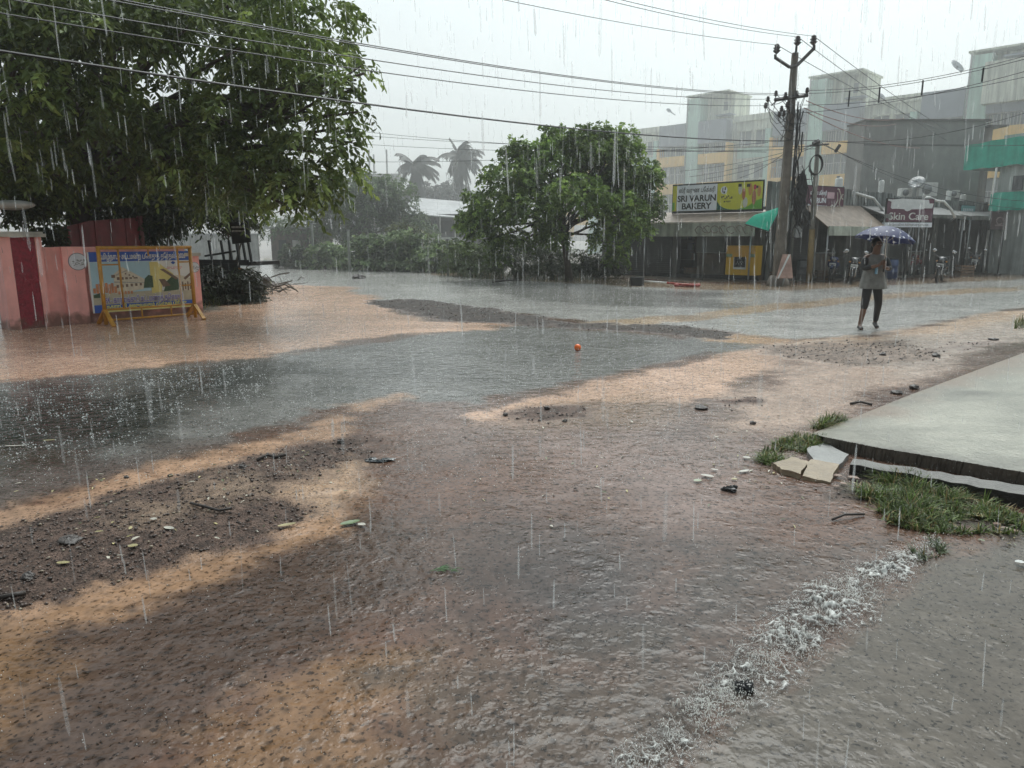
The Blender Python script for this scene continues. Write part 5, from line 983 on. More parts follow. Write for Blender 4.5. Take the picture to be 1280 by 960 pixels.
# ------------------------------------------------------------------ overhead wires
def wire(a, b, sag, r, label, group, name='overhead_wire', n=20, mat=WIREM):
    m = MB(); a = Vector(a); b = Vector(b); m.tube([a.lerp(b, i/n)-Vector((0, 0, 4*sag*(i/n)*(1-i/n))) for i in range(n+1)], r, 5, False); return tag(m.build(name, mat), label, 'wire', group)
gA = 'wires from the left running to the tall pole'; Yl = 11.5
LW = [((187, 0), (957, 120), X[0], 'topmost wire of the bundle crossing the left tree to the tall pole'), ((124, 0), (957, 122), X[1], 'second wire of the bundle crossing the left tree to the tall pole'), ((0, 0), (960, 125), X[4], 'middle wire crossing the left tree towards the tall pole'), ((0, 21), (957, 132), X[5], 'lower thin wire crossing the left tree towards the tall pole')]
for (u, v), _, e, lb in LW:
    # left end: carried on beyond the picture edge
    k = (u+140)/(u+140) if u+140 else 1; sl = {187: .175, 124: .20, 0: .20}.get(u, .2); a = P(-140, v-(u+140)*sl, 7.5+ (u == 187)*.15); wire(a, e, .30, .0085, lb, gA)
wire(P(-140, 42, 7.8), t2_+Vector((0, 0, .02)), .35, .016, 'thick black cable running from the left tree down to the thinner pole', gA, mat=CABLE)
gB = 'thin low wires behind the middle tree'
for (a, b, lb) in (((300, 142), (958, 190), 'highest of the thin low wires passing behind the middle tree'), ((300, 152), (1020, 183), 'second of the thin low wires passing behind the middle tree'), ((300, 165), (1020, 186), 'third of the thin low wires passing behind the middle tree'), ((300, 195), (960, 178), 'lowest faint wire passing over the coconut palms')):
    wire(P(*a, 48), P(*b, yb+.4), .5, .010, lb, gB)
gC = 'three wires on the Y shaped pole top'
for (a, e, lb) in (((440, -42), I1, 'wire meeting the left insulator of the Y shaped top'), ((600, -42), I2, 'wire meeting the middle insulator of the Y shaped top'), ((610, -44), I3, 'wire meeting the right insulator of the Y shaped top')):
    wire(P(*a, 14), e+Vector((0, 0, .12)), .15, .008, lb, gC)
gD = 'wires running away from the Y shaped top'
for (e, b, lb) in ((I1, (1290, 196), 'wire leaving the left insulator and sloping down to the far right'), (I2, (1290, 222), 'wire leaving the middle insulator and sloping down to the far right'), (I3, (1290, 208), 'wire leaving the right insulator and sloping down to the far right')):
    wire(e+Vector((0, 0, .12)), P(*b, 62), .7, .011, lb, gD)
gE = 'wires from the tall pole to the right with spacers'
SPW = []
for (a, b, lb) in ((X[3], (1300, 65), 'upper wire with spacer clips rising to the right edge'), (X[2], (1300, 69), 'second wire with spacer clips rising to the right edge'), (X[9], (1300, 84), 'lower wire with spacer clips rising to the right edge'), (X[7], (1300, 92), 'lowest thin wire of the spacer bundle at the right')):
    o = wire(a, P(*b, 19), .22, .009, lb, gE); SPW.append((a, P(*b, 19)))
for k, fz in enumerate((.28, .42, .60, .82)):
    a, b = SPW[0]; c, d = SPW[2]; p1 = a.lerp(b, fz)-Vector((0, 0, 4*.22*fz*(1-fz))); p2 = c.lerp(d, fz)-Vector((0, 0, 4*.22*fz*(1-fz)))
    m = MB(); m.box((p1+p2)/2, (.035, .03, abs(p1.z-p2.z)*.6+.10)); tag(m.build('wire_spacer', CABLE), ['spacer clip nearest the tall pole on the right hand wires', 'second spacer clip from the tall pole on the right hand wires', 'third spacer clip from the tall pole on the right hand wires', 'last spacer clip before the picture edge on the right hand wires'][k], 'spacer', 'spacer clips on the wires')
gF = 'wires of the thinner pole'
for (a, b, Y, sg, lb) in ((t2_, (1300, 181), 30, .1, 'level wire from the thinner pole across the grey block'), (t2_, (1300, 262), 34, .6, 'sagging black wire from the thinner pole over the shop roofs'), (t2_+Vector((.1, 0, -.1)), (1300, 252), 33, .5, 'upper sagging wire from the thinner pole over the shop roofs'), (t2_, (1300, 135), 26, .4, 'wire from the thinner pole rising across the grey block')):
    wire(a, P(*b, Y), sg, .011, lb, gF)
for k, (a, b, lb) in enumerate((((1020, 179), (850, 214), 'service wire from the thinner pole to the bakery sign, uppermost'), ((1018, 181), (862, 221), 'service wire from the thinner pole to the bakery sign, middle'), ((1016, 184), (880, 224), 'service wire from the thinner pole to the bakery sign, lowest'), ((988, 185), (925, 222), 'short service wire from the tall pole down to the bakery sign'))):
    wire(P(*a, y2), P(*b, FK.w(hk(b[0], b[1])[0], 0, 0).y), .15, .009, lb, 'service wires to the bakery')
for k, (a, b, Y, lb) in enumerate((((1005, 135), (1120, 155), 40, 'pinkish frayed wire from the tall pole over the middle stair tower'), ((1008, 126), (1130, 148), 40, 'upper pinkish frayed wire from the tall pole'), ((1008, 140), (1150, 185), 38, 'grey wire from the tall pole sloping behind the grey block'))):
    wire(P(*a, yb), P(*b, Y), .3, .016, lb, 'frayed wires right of the tall pole', mat=M('wire_pink', (.25, .13, .11), .6))
# ------------------------------------------------------------------ small street things near the poles
PKB = M('pink_board', (.48, .30, .24), .5, .3, 8, streak=.3)
yb3 = yb-.5; q = P(980, 333, yb3); t = thing('signboard', 'faded pink notice board with a white diagonal stripe leaning on the tall pole', 'board', (q.x, yb3, 0))
c = [P(970, 348, yb3), P(991, 348, yb3), P(988, 318, yb3+.25), P(978, 318, yb3+.25)]; nn = (c[1]-c[0]).cross(c[3]-c[0]).normalized()
m = MB(); m.poly(c, .03, -nn if nn.y > 0 else nn); m.build('board', PKB, t)
m = MB(); m.poly([c[0].lerp(c[1], .04)-Vector((0, .04, 0)), c[0].lerp(c[1], .14)-Vector((0, .04, 0)), c[2].lerp(c[3], .05)-Vector((0, .04, 0)), c[2].lerp(c[3], .3)-Vector((0, .04, 0))], .006, (0, -1, 0)); m.build('stripe', WHITE, t)
m = MB(); m.tube([c[0].lerp(c[1], .5), Vector((q.x, yb3+.05, 0))], .025, 6); m.build('leg', STEEL, t); m = MB(); m.tube([c[1], Vector((c[1].x+.05, yb3+.3, 0))], .02, 6); m.build('leg', STEEL, t)
q0, q1 = G(803, 357), G(872, 359); t = thing('barrier_pole', 'fallen red and white striped barrier pole lying on the verge', 'barrier pole', (q0.x, q0.y, 0)); 
m = MB(); m.tube([q0+Vector((0, 0, .16)), q0.lerp(q1, .45)+Vector((0, 0, .12))], .035, 8); m.build('white_section', WHITE, t); m = MB(); m.tube([q0.lerp(q1, .45)+Vector((0, 0, .12)), q1+Vector((0, 0, .05))], .036, 8); m.build('red_section', M('barrier_red', (.35, .05, .035), .4, .3, 8), t)
m = MB(); m.bx((q0.x-.42, q0.y-.15, 0), (q0.x+.03, q0.y+.2, .3)); m.build('base_block', BLACK, t, .02)
q = G(845, 358); m = MB(); 
for k in range(7): m.ball((q.x+k*.12, q.y-.15+random.uniform(-.08, .08), .05), (.11, .08, .06), 7, 5, .3)
tag(m.build('torn_flag', M('red_cloth', (.42, .10, .09), .6, .5, 14)), 'crumpled red and white cloth lying by the fallen barrier pole', 'cloth')
q = G(893, 347); t = thing('yellow_stake', 'short black stake with a yellow tip in front of the bakery', 'stake', (q.x, q.y, 0)); m = MB(); m.tube([(q.x, q.y, -.05), (q.x, q.y, .45)], .04, 7); m.build('shaft', BLACK, t); m = MB(); m.tube([(q.x, q.y, .451), (q.x, q.y, .68)], .042, 7); m.build('tip', YST, t)
# ------------------------------------------------------------------ motorcycles
TYRE = M('tyre', (.018, .018, .018), .6, .3); CHR = M('chrome', (.5, .5, .5), .2, .1, metal=.9); PLATE = M('plate_white', (.75, .75, .72), .4, .1); LAMP = M('headlight_glass', (.13, .135, .14), .1, .1)
def motorcycle(x, y, rz, label, tank, seed=0):
    t = thing('motorcycle', label, 'motorcycle', (x, y, 0), 'motorcycles parked in front of the shops')
    T = Matrix.Translation((x, y, 0)) @ Matrix.Rotation(rz, 4, 'Z') @ Matrix.Rotation(R(6), 4, 'Y')     # rides along -Y (towards the viewer); leans on its stand
    TK = M('tank_'+tank, {'black': (.02, .02, .022), 'blue': (.02, .03, .10), 'red': (.14, .02, .02), 'grey': (.10, .10, .105)}[tank], .22, .2); SEAT = M('seat_black', (.022, .021, .02), .5, .3)
    def wh(yc):
        m = MB(T); mm = Matrix.Rotation(PI/2, 4, 'Y'); m.lathe((0, yc, .30), [(.22, -.045), (.285, -.04), (.305, 0), (.285, .04), (.22, .045), (.22, -.045)], 24, mm); w_ = m.build('wheel', TYRE, t)
        m = MB(T); m.lathe((0, yc, .30), [(.05, -.05), (.05, .05)], 10, mm); m.lathe((0, yc, .30), [(.215, -.03), (.225, -.03), (.225, .03), (.215, .03)], 20, mm)
        for k in range(5): a = k*2*PI/5; m.tube([(0, yc, .30), (0, yc+.215*math.cos(a), .30+.215*math.sin(a))], .016, 5)
        m.build('rim', CHR, w_)
    wh(-.62); wh(.62)
    m = MB(T)
    for s in (-1, 1): m.tube([(s*.085, -.62, .30), (s*.085, -.42, .86)], .026, 7)
    m.build('fork', CHR, t)
    m = MB(T); m.tube([(0, -.62+.33*math.cos(a), .30+.33*math.sin(a)) for a in np.linspace(R(35), R(140), 8)], .055, 6); m.build('mudguard', TK, t)
    m = MB(T); m.ball((0, -.30, .80), (.14, .27, .13), 14, 8); m.build('fuel_tank', TK, t)
    m = MB(T); m.ball((0, .17, .77), (.13, .36, .06), 14, 7); m.ball((0, .52, .80), (.10, .2, .06), 12, 6); m.build('seat', SEAT, t)
    m = MB(T); m.ball((0, -.02, .42), (.14, .2, .17), 10, 7); m.box((0, .25, .56), (.22, .42, .2)); m.tube([(0, -.42, .82), (0, -.15, .62), (0, .3, .6), (0, .62, .32)], .03, 6); m.build('engine', M('engine_dark', (.06, .06, .06), .4, .4, 20), t)
    m = MB(T); m.tube([(.13, -.1, .32), (.14, .2, .24), (.16, .75, .34)], [.03, .035, .05], 8); m.build('exhaust', CHR, t)
    m = MB(T); m.tube([(-.37, -.26, .98), (-.26, -.36, 1.0), (0, -.42, .92), (.26, -.36, 1.0), (.37, -.26, .98)], .016, 7); m.build('handlebar', BLACK, t)
    m = MB(T); m.ball((0, -.52, .86), (.11, .09, .10), 14, 9); h_ = m.build('headlight', TK, t); m = MB(T); m.ball((0, -.575, .86), (.085, .05, .075), 14, 9); m.build('lens', LAMP, h_)
    m = MB(T); m.ball((0, -.44, .70), (.21, .10, .24), 16, 10); m.ball((0, -.47, .88), (.17, .10, .10), 14, 8); m.build('front_apron', TK, t)
    m = MB(T); m.ball((0, .35, .62), (.17, .38, .17), 14, 9); m.build('rear_cowl', TK, t)
    for s in (-1, 1):
        m = MB(T); m.tube([(s*.24, -.36, 1.0), (s*.30, -.40, 1.16)], .008, 5); r = m.build('mirror', BLACK, t); m = MB(T); m.ball((s*.33, -.405, 1.19), (.085, .018, .055), 12, 7); m.build('mirror_glass', CHR if s else CHR, r)
        m = MB(T); m.ball((s*.16, -.50, .80), (.04, .03, .03), 8, 6); m.build('indicator', M('amber', (.5, .22, .04), .3), t)
    m = MB(T); m.box((0, -.66, .67), (.24, .012, .10)); p_ = m.build('number_plate', PLATE, t, .003)
    m = MB(T)
    for k in range(6): m.box((-.09+.036*k, -.668, .67), (.022, .004, .05))
    m.build('plate_characters', BLACK, p_)
    m = MB(T); m.tube([(-.1, .05, .25), (-.28, .02, .03)], .014, 5); m.build('side_stand', IRON, t)
    m = MB(T); m.ball((0, .76, .76), (.06, .03, .04), 8, 6); m.build('tail_lamp', M('tail_red', (.3, .02, .02), .3), t)
    return t
def mc(u, v, *a): g_ = G(u, v); return motorcycle(g_.x, g_.y+.5, *a)
mc(1183, 353, R(-38), 'black motorcycle with bright mirrors facing the street in the open', 'black')
mc(1069, 355, R(-20), 'dark motorcycle with white number plate half hidden behind the person', 'black')
mc(1046, 352, R(-30), 'dark blue motorcycle parked left of the one behind the person', 'blue')
mc(1221, 344, R(-28), 'dim motorcycle in shade under the awning right of the bright mirrored one', 'grey')
mc(1150, 345, R(-45), 'dim motorcycle in shade left of the bright mirrored one', 'red')
# clutter under the awnings
def drum(u, v, r, h, lb, mat, Yoff=0):
    g_ = G(u, v); x, y = g_.x, g_.y+Yoff; t = thing('water_drum', lb, 'drum', (x, y, 0), 'drums in front of the shops'); MB().lathe((x, y, 0), [(r*.92, -.02), (r, .04), (r, h*.33), (r*1.05, h*.35), (r, h*.37), (r, h*.66), (r*1.05, h*.68), (r, h*.7), (r*.95, h)], 16).build('body', mat, t); MB().lathe((x, y, h+.001), [(r*.97, 0), (r*.97, .03), (r*.3, .05)], 16).build('lid', BLACK, t)
def crate(u, v, w, h, lb, mat, Yoff=0):
    g_ = G(u, v); x, y = g_.x, g_.y+Yoff; t = thing('crate', lb, 'crate', (x, y, 0), 'crates in front of the shops'); m = MB(); n = 4
    for k in range(n):
        z = h*(k+.5)/n
        for s in (-1, 1): m.box((x, y+s*w*.36, z), (w, .02, h/n*.72)); m.box((x+s*w*.5, y, z), (.02, w*.7, h/n*.72))
    m.build('slats', mat, t); m = MB()
    for s in (-1, 1):
        for s2 in (-1, 1): m.box((x+s*w*.47, y+s2*w*.33, h/2), (.035, .035, h))
    m.build('corner_posts', mat, t); m = MB(); m.box((x, y, .02), (w*.94, w*.66, .02)); m.build('bottom', mat, t)
BLUEP = M('drum_blue', (.03, .06, .17), .4, .3, 6); WOODC = M('crate_wood', (.20, .13, .08), .7, .4, 8); GRYP = M('drum_grey', (.14, .145, .15), .5, .3, 6)
drum(1003, 351, .24, .8, 'grey water drum between the two poles', GRYP); drum(893, 346, .2, .55, 'small grey drum left of the yellow kiosk', GRYP, .6); drum(1113, 348, .25, .8, 'dark blue drum just right of the walking person', BLUEP); drum(1262, 342, .25, .85, 'dark blue drum at the right end of the shop row', BLUEP)
crate(957, 350, .62, .36, 'brown wooden crate at the right foot of the yellow kiosk', WOODC); crate(868, 347, .6, .42, 'wooden crate standing under the bakery counter', WOODC, .5); crate(1205, 345, .6, .5, 'wooden crate in the shade right of the bright mirrored motorcycle', WOODC); crate(1027, 350, .5, .4, 'wooden crate just right of the thinner pole', WOODC)
# posts / rails in front of right shops
for (u, v0, v1, lb) in ((1129, 349, 284, 'thin dark post under the skin care sign'), (1247, 344, 290, 'thin post below the maroon board')):
    a_ = G(u, v0); b_ = P(u, v1, a_.y); t = thing('awning_prop', lb, 'post', (a_.x, a_.y, 0), 'props in front of the shops'); m = MB(); m.tube([(a_.x, a_.y, -.05), (a_.x, a_.y, b_.z)], .04, 7); m.build('shaft', CART, t); m = MB(); m.box((a_.x, a_.y, .03), (.2, .2, .06)); m.build('foot', CART, t)
# ------------------------------------------------------------------ person and umbrella
gp = G(1086, 412); X0, Y0 = gp.x, gp.y
def skin(name, verts, edges, mat, parent, sub=2):
    me = bpy.data.meshes.new(name); me.from_pydata([v[:3] for v in verts], edges, []); o = bpy.data.objects.new(name, me); COL.objects.link(o)
    sk = o.modifiers.new('s', 'SKIN'); sk.use_smooth_shade = True
    lay = me.skin_vertices[0].data if me.skin_vertices else None
    if lay is None:
        bm = bmesh.new(); bm.from_mesh(me); bm.verts.layers.skin.verify(); bm.to_mesh(me); bm.free(); lay = me.skin_vertices[0].data
    for i, v in enumerate(verts): r = v[3]; lay[i].radius = r if isinstance(r, tuple) else (r, r); lay[i].use_root = (i == 0)
    su = o.modifiers.new('u', 'SUBSURF'); su.levels = su.render_levels = sub
    dg = bpy.context.evaluated_depsgraph_get(); m2 = bpy.data.meshes.new_from_object(o.evaluated_get(dg)); bpy.data.objects.remove(o)
    m2.materials.clear(); m2.materials.append(mat)
    for p in m2.polygons: p.use_smooth = True
    r = bpy.data.objects.new(name, m2); COL.objects.link(r)
    if parent: r.parent = parent
    return r
t = thing('person', 'person in a loose grey top and black leggings walking under the umbrella', 'person', (X0, Y0, 0))
SKN = M('skin_brown', (.16, .085, .055), .5, .15, 10); HAIR = M('hair_black', (.012, .011, .011), .45, .3, 30); TOP = M('grey_top', (.23, .23, .215), .75, .35, 9, streak=.25, bump=.5, bscale=18); LEG = M('black_leggings', (.018, .018, .019), .6, .3, 8); SHOE = M('dark_shoe', (.028, .024, .022), .5, .3); SLV = M('dark_sleeve', (.030, .029, .030), .7, .3, 10)
# local frame: x to the viewer's right, y away from the viewer (the person faces us, walking towards the left), feet on the ground
bv = [(0, .02, .92, (.12, .09)), (0, .02, 1.05, (.115, .085)), (0, .02, 1.20, (.13, .09)), (0, .03, 1.33, (.12, .08)), (0, .02, 1.42, .052), (0, -.01, 1.50, (.062, .07)), (0, -.015, 1.58, (.075, .09)), (0, -.01, 1.655, (.06, .075)),   # 0-7 pelvis..crown
      (-.085, .01, .86, .082), (-.145, -.06, .48, .056), (-.15, -.02, .30, .05), (-.175, .0, .085, .034), (-.20, -.10, .045, .036), (-.225, -.19, .03, .028),          # 8-13 right leg
      (.085, .03, .86, .082), (.155, .05, .48, .056), (.175, .12, .30, .05), (.20, .20, .095, .034), (.175, .10, .05, .036), (.16, .02, .03, .028),                    # 14-19 left leg
      (-.165, .02, 1.345, .055), (-.235, -.06, 1.13, .042), (-.07, -.26, 1.20, .030), (-.01, -.275, 1.255, .026),                                                            # 20-23 right arm
      (.165, .02, 1.345, .055), (.225, -.08, 1.13, .042), (.08, -.25, 1.15, .030), (.02, -.275, 1.19, .026)]
be = [(0,1),(1,2),(2,3),(3,4),(4,5),(5,6),(6,7),(0,8),(8,9),(9,10),(10,11),(11,12),(12,13),(0,14),(14,15),(15,16),(16,17),(17,18),(18,19),(3,20),(20,21),(21,22),(22,23),(3,24),(24,25),(25,26),(26,27)]
HT = .97; bv = [(x, y, z*HT, r) for x, y, z, r in bv]
skin('body', bv, be, SKN, t)
# clothing follows the limbs, a little outside them
sub_ = lambda idx, gr: [tuple(bv[i][:3])+((tuple(q+gr for q in bv[i][3]) if isinstance(bv[i][3], tuple) else bv[i][3]+gr),) for i in idx]
lv = [(0, .02, .90*HT, (.125, .095))]+sub_((8, 9), .014)+[(-.148, -.035, .36*HT, .060)]+sub_((14, 15), .014)+[(.168, .10, .36*HT, .062), (.197, .185, .125*HT, .048)]
skin('leggings', lv, [(0,1),(1,2),(2,3),(0,4),(4,5),(5,6),(6,7)], LEG, t)
def loft(name, rings, mat, par, n=36, ruff=0):
    m = MB(Matrix.Translation((X0, Y0, 0))); vs = []; fs = []
    for k, (cx, cy, z, rx, ry) in enumerate(rings):
        for i in range(n):
            a = 2*PI*i/n; f = 1+ruff*(k/len(rings))*math.sin(a*9+k*.6)+ruff*.5*math.sin(a*5+1); vs.append((cx+rx*f*math.cos(a), cy+ry*f*math.sin(a), z))
    for k in range(len(rings)-1):
        for i in range(n): fs.append((k*n+i, k*n+(i+1) % n, (k+1)*n+(i+1) % n, (k+1)*n+i))
    m.add(vs, fs, True); return m.build(name, mat, par)
loft('grey_top', [(0, .02, 1.40*HT, .06, .055), (0, .025, 1.375*HT, .14, .085), (0, .025, 1.33*HT, .178, .112), (0, .02, 1.22*HT, .18, .125), (0, .01, 1.08*HT, .175, .125), (0, .01, .95*HT, .20, .145), (.005, .01, .84*HT, .225, .165), (.01, .01, .765*HT, .235, .17)], TOP, t, 40, .055)
skin('sleeve', sub_((20, 21), .016)+[(-.13, -.19, 1.175*HT, .042)], [(0,1),(1,2)], SLV, t); skin('sleeve', sub_((24, 25), .016)+[(.13, -.19, 1.145*HT, .042)], [(0,1),(1,2)], SLV, t)
for sx_, i0 in ((-1, 11), (1, 17)):
    a = bv[i0]; h = bv[i0+1]; e = bv[i0+2]; dz = .06 if sx_ > 0 else 0
    skin('shoe', [(a[0], a[1]+.045, .05+dz, (.036, .045)), (h[0], h[1], .042+dz*.4, (.042, .036)), (e[0], e[1], .032, (.038, .028))], [(0,1),(1,2)], SHOE, t, 2)
# hands closed around the umbrella handle: palm, four fingers and a thumb each
HX, HY = .005, -.305
for hz, sx_ in ((1.245*HT, -1), (1.18*HT, 1)):
    m = MB(Matrix.Translation((X0, Y0, 0))); m.ball((HX+sx_*.028, HY+.028, hz), (.026, .030, .042), 10, 8)
    for f in range(4):
        z = hz+.032-.02*f; L_ = (.9, 1, .95, .75)[f]; m.tube([(HX+sx_*.03, HY+.005, z), (HX+sx_*.022, HY-.022*L_, z), (HX-sx_*.004, HY-.030*L_, z-.002), (HX-sx_*.024*L_, HY-.016, z-.003), (HX-sx_*.024*L_, HY+.004, z-.003)], [.0095, .0095, .009, .0085, .006], 7)
    m.tube([(HX+sx_*.03, HY+.04, hz+.02), (HX+sx_*.008, HY+.026, hz+.045), (HX-sx_*.014, HY+.008, hz+.052)], [.013, .011, .008], 7); m.build('hand', SKN, t)
# hair and face
m = MB(Matrix.Translation((X0, Y0, 0))); m.ball((0, .018, 1.595*HT), (.092, .100, .100), 18, 12); m.ball((0, .07, 1.50*HT), (.085, .06, .13), 14, 10); m.build('hair', HAIR, t)
m = MB(Matrix.Translation((X0, Y0, 0)))
for s in (-1, 1): m.ball((s*.028, -.094, 1.575*HT), (.012, .007, .007), 8, 6)
m.build('eyes', WHITE, t); m = MB(Matrix.Translation((X0, Y0, 0)))
for s in (-1, 1): m.ball((s*.028, -.099, 1.575*HT), (.006, .004, .006), 8, 6); m.tube([(s*.014, -.096, 1.592*HT), (s*.044, -.088, 1.595*HT)], .004, 5)
m.build('brows', HAIR, t); m = MB(Matrix.Translation((X0, Y0, 0))); m.tube([(0, -.095, 1.585*HT), (0, -.106, 1.55*HT), (0, -.092, 1.543*HT)], [.008, .012, .008], 7); m.build('nose', SKN, t)
m = MB(Matrix.Translation((X0, Y0, 0))); m.ball((0, -.084, 1.52*HT), (.022, .01, .008), 10, 6); m.build('mouth', M('lips', (.16, .06, .05), .5), t)
m = MB(Matrix.Translation((X0, Y0, 0)))
for s in (-1, 1): m.ball((s*.082, .0, 1.565*HT), (.014, .02, .03), 8, 7)
m.build('ears', SKN, t)
# blue phone pouch hanging at the chest
pq = Vector((X0-.035, Y0-.135, 1.09*HT)); tag(MB().box(pq, (.045, .02, .10)).box(pq+Vector((.01, 0, .09)), (.012, .008, .09)).build('phone_pouch', M('light_blue', (.16, .36, .52), .4, .15), None, .004), 'small light blue pouch hanging at the chest of the person', 'pouch')
# umbrella
uc = Vector((X0+HX, Y0+HY, 0)); rim_z = P(1086, 299, Y0+HY).z; top_z = P(1086, 283, Y0+HY).z; Rr = (P(1122, 300, Y0).x-P(1052, 300, Y0).x)/2
t = thing('umbrella', 'dark blue umbrella with white spots held open over the walking person', 'umbrella', (uc.x, uc.y, 1.1))
tilt = Matrix.Rotation(R(9), 4, 'Y') @ Matrix.Rotation(R(-3), 4, 'X'); ap_ = uc+Vector((.0, 0, top_z)); hub = uc+Vector((-.015, 0, 1.30))
UMB = bpy.data.materials.new('umbrella_cloth'); UMB.use_nodes = True; nt = UMB.node_tree; L = nt.links; bs = nt.nodes['Principled BSDF']; tc = nd(nt, 'ShaderNodeNewGeometry')
vo = nd(nt, 'ShaderNodeTexVoronoi'); vo.inputs['Scale'].default_value = 11; vo.inputs['Randomness'].default_value = .8; L.new(tc.outputs['Position'], vo.inputs['Vector'])
lt = nd(nt, 'ShaderNodeMath', operation='LESS_THAN'); L.new(vo.outputs['Distance'], lt.inputs[0]); lt.inputs[1].default_value = .26
nz = nd(nt, 'ShaderNodeTexNoise'); nz.inputs['Scale'].default_value = 7; L.new(tc.outputs['Position'], nz.inputs['Vector'])
mxa = nd(nt, 'ShaderNodeMix', data_type='RGBA'); mxa.inputs[6].default_value = (.012, .018, .075, 1); mxa.inputs[7].default_value = (.03, .04, .12, 1); L.new(nz.outputs['Fac'], mxa.inputs[0])
mxb = nd(nt, 'ShaderNodeMix', data_type='RGBA'); L.new(lt.outputs[0], mxb.inputs[0]); L.new(mxa.outputs[2], mxb.inputs[6]); mxb.inputs[7].default_value = (.55, .57, .62, 1); L.new(mxb.outputs[2], bs.inputs['Base Color']); bs.inputs['Roughness'].default_value = .5; bs.inputs['Specular IOR Level'].default_value = .25
tl = nd(nt, 'ShaderNodeBsdfTranslucent'); L.new(mxb.outputs[2], tl.inputs[0]); ms = nd(nt, 'ShaderNodeMixShader'); ms.inputs[0].default_value = .10; L.new(bs.outputs[0], ms.inputs[1]); L.new(tl.outputs[0], ms.inputs[2]); L.new(ms.outputs[0], nt.nodes['Material Output'].inputs[0])
H_ = top_z-rim_z+.02; NR = 8; n = 64; rg = 12; vs = [ap_]; fs = []
def can(rr, a):       # canopy surface: ribs stand proud, the cloth sags between them
    sag = abs(math.sin(a*NR/2)); r = Rr*rr*(1-.045*sag*rr); z = -H_*(rr**2.1)+.02*sag*rr*rr; return ap_+tilt @ Vector((r*math.cos(a), r*math.sin(a), z))
for j in range(1, rg+1):
    for i in range(n): vs.append(can(j/rg, 2*PI*i/n))
for i in range(n): fs.append((0, 1+i, 1+(i+1) % n))
for j in range(rg-1):
    for i in range(n): fs.append((1+j*n+i, 1+(j+1)*n+i, 1+(j+1)*n+(i+1) % n, 1+j*n+(i+1) % n))
m = MB(); m.add(vs, fs, True); m.build('canopy', UMB, t)
dn = Vector((0, 0, -.012))
for k in range(NR):
    a = 2*PI*k/NR; m = MB(); m.tube([can(r, a)+dn for r in (.02, .25, .5, .75, 1.0)], .004, 5); rb = m.build('rib', CHR, t); m = MB(); m.tube([ap_+tilt @ Vector((0, 0, -.30)), can(.5, a)+dn], .003, 4); m.build('stretcher', CHR, rb)
m = MB(); m.tube([ap_+tilt @ Vector((0, 0, .05)), ap_, uc+Vector((0, 0, 1.05))], .009, 7); m.build('shaft', CHR, t); m = MB(); m.tube([uc+Vector((0, 0, 1.22)), uc+Vector((0, 0, 1.05))], .014, 8); m.build('handle', BLACK, t)
# ------------------------------------------------------------------ concrete slab at the right, kerb stone, grass, stones
SLABM = M('slab_concrete', (.33, .32, .275), .30, .22, 14, bump=.5, bscale=30, spec=.5, attr=True); SLABD = M('slab_dark_edge', (.11, .095, .075), .6, .4, 8, bump=.6)
zt = .095
near = [G(1030, 546, zt), G(1100, 560, zt), G(1180, 573, zt), G(1290, 592, zt), G(1500, 628, zt)]
farp = [G(1014, 542, .02), G(1068, 521, .015), G(1130, 496, .01), G(1290, 437, .005), G(1500, 372, .0)]
V = []; ff = []; nu, nv = 240, 120
def lerp_path(pts, t): 
    k = t*(len(pts)-1); i = min(int(k), len(pts)-2); return pts[i].lerp(pts[i+1], k-i)
g_ = np.random.default_rng(4)
for j in range(nv+1):
    for i in range(nu+1):
        a = lerp_path(near, i/nu); b = lerp_path(farp, i/nu); p = a.lerp(b, j/nv); edge = (j in (0, nv))*.003
        p = p+Vector((g_.normal()*edge, g_.normal()*edge, g_.normal()*.0006)); p.z = max(p.z, .012) if j < nv else -.03; V.append(tuple(p))
for j in range(nv):
    for i in range(nu): k = j*(nu+1)+i; ff.append((k, k+1, k+nu+2, k+nu+1))
t = thing('concrete_slab', 'pale wet concrete ramp slab on the right with a broken near edge', 'slab', tuple(near[1])); 
Vn = np.array(V); jn = np.repeat(np.arange(nv+1)/nv, nu+1); f1 = fbm(Vn[:, 0]*1.1, Vn[:, 1]*1.1, 4, 301); f2 = fbm(Vn[:, 0]*5, Vn[:, 1]*5, 3, 302); f3 = fbm(Vn[:, 0]*.9+Vn[:, 1]*.5, Vn[:, 1]*4, 3, 303)
SC = np.array((.27, .26, .215))*(1+.45*f1+.2*f2+.3*f3)[:, None]; mk = ss(.62, 1.0, jn+.30*f1+.12*f2)[:, None]; SC = SC*(1-mk)+np.array((.22, .165, .125))*mk; mk2 = (ss(.10, .0, jn+.05*f2)*.5)[:, None]; SC = SC*(1-mk2)+np.array((.10, .09, .075))*mk2
rawmesh('slab_top', V, ff, SLABM, t, col=np.clip(SC, .02, .6), smooth=False)
m = MB(); vs = []; fs = []
for i in range(nu+1): p = V[i]; vs += [p, (p[0]+g_.normal()*.004, p[1]+.03+g_.normal()*.004, -.05)]
for i in range(nu): fs.append((2*i, 2*i+1, 2*i+3, 2*i+2))
m.add(vs, fs); m.build('slab_edge', SLABD, t)
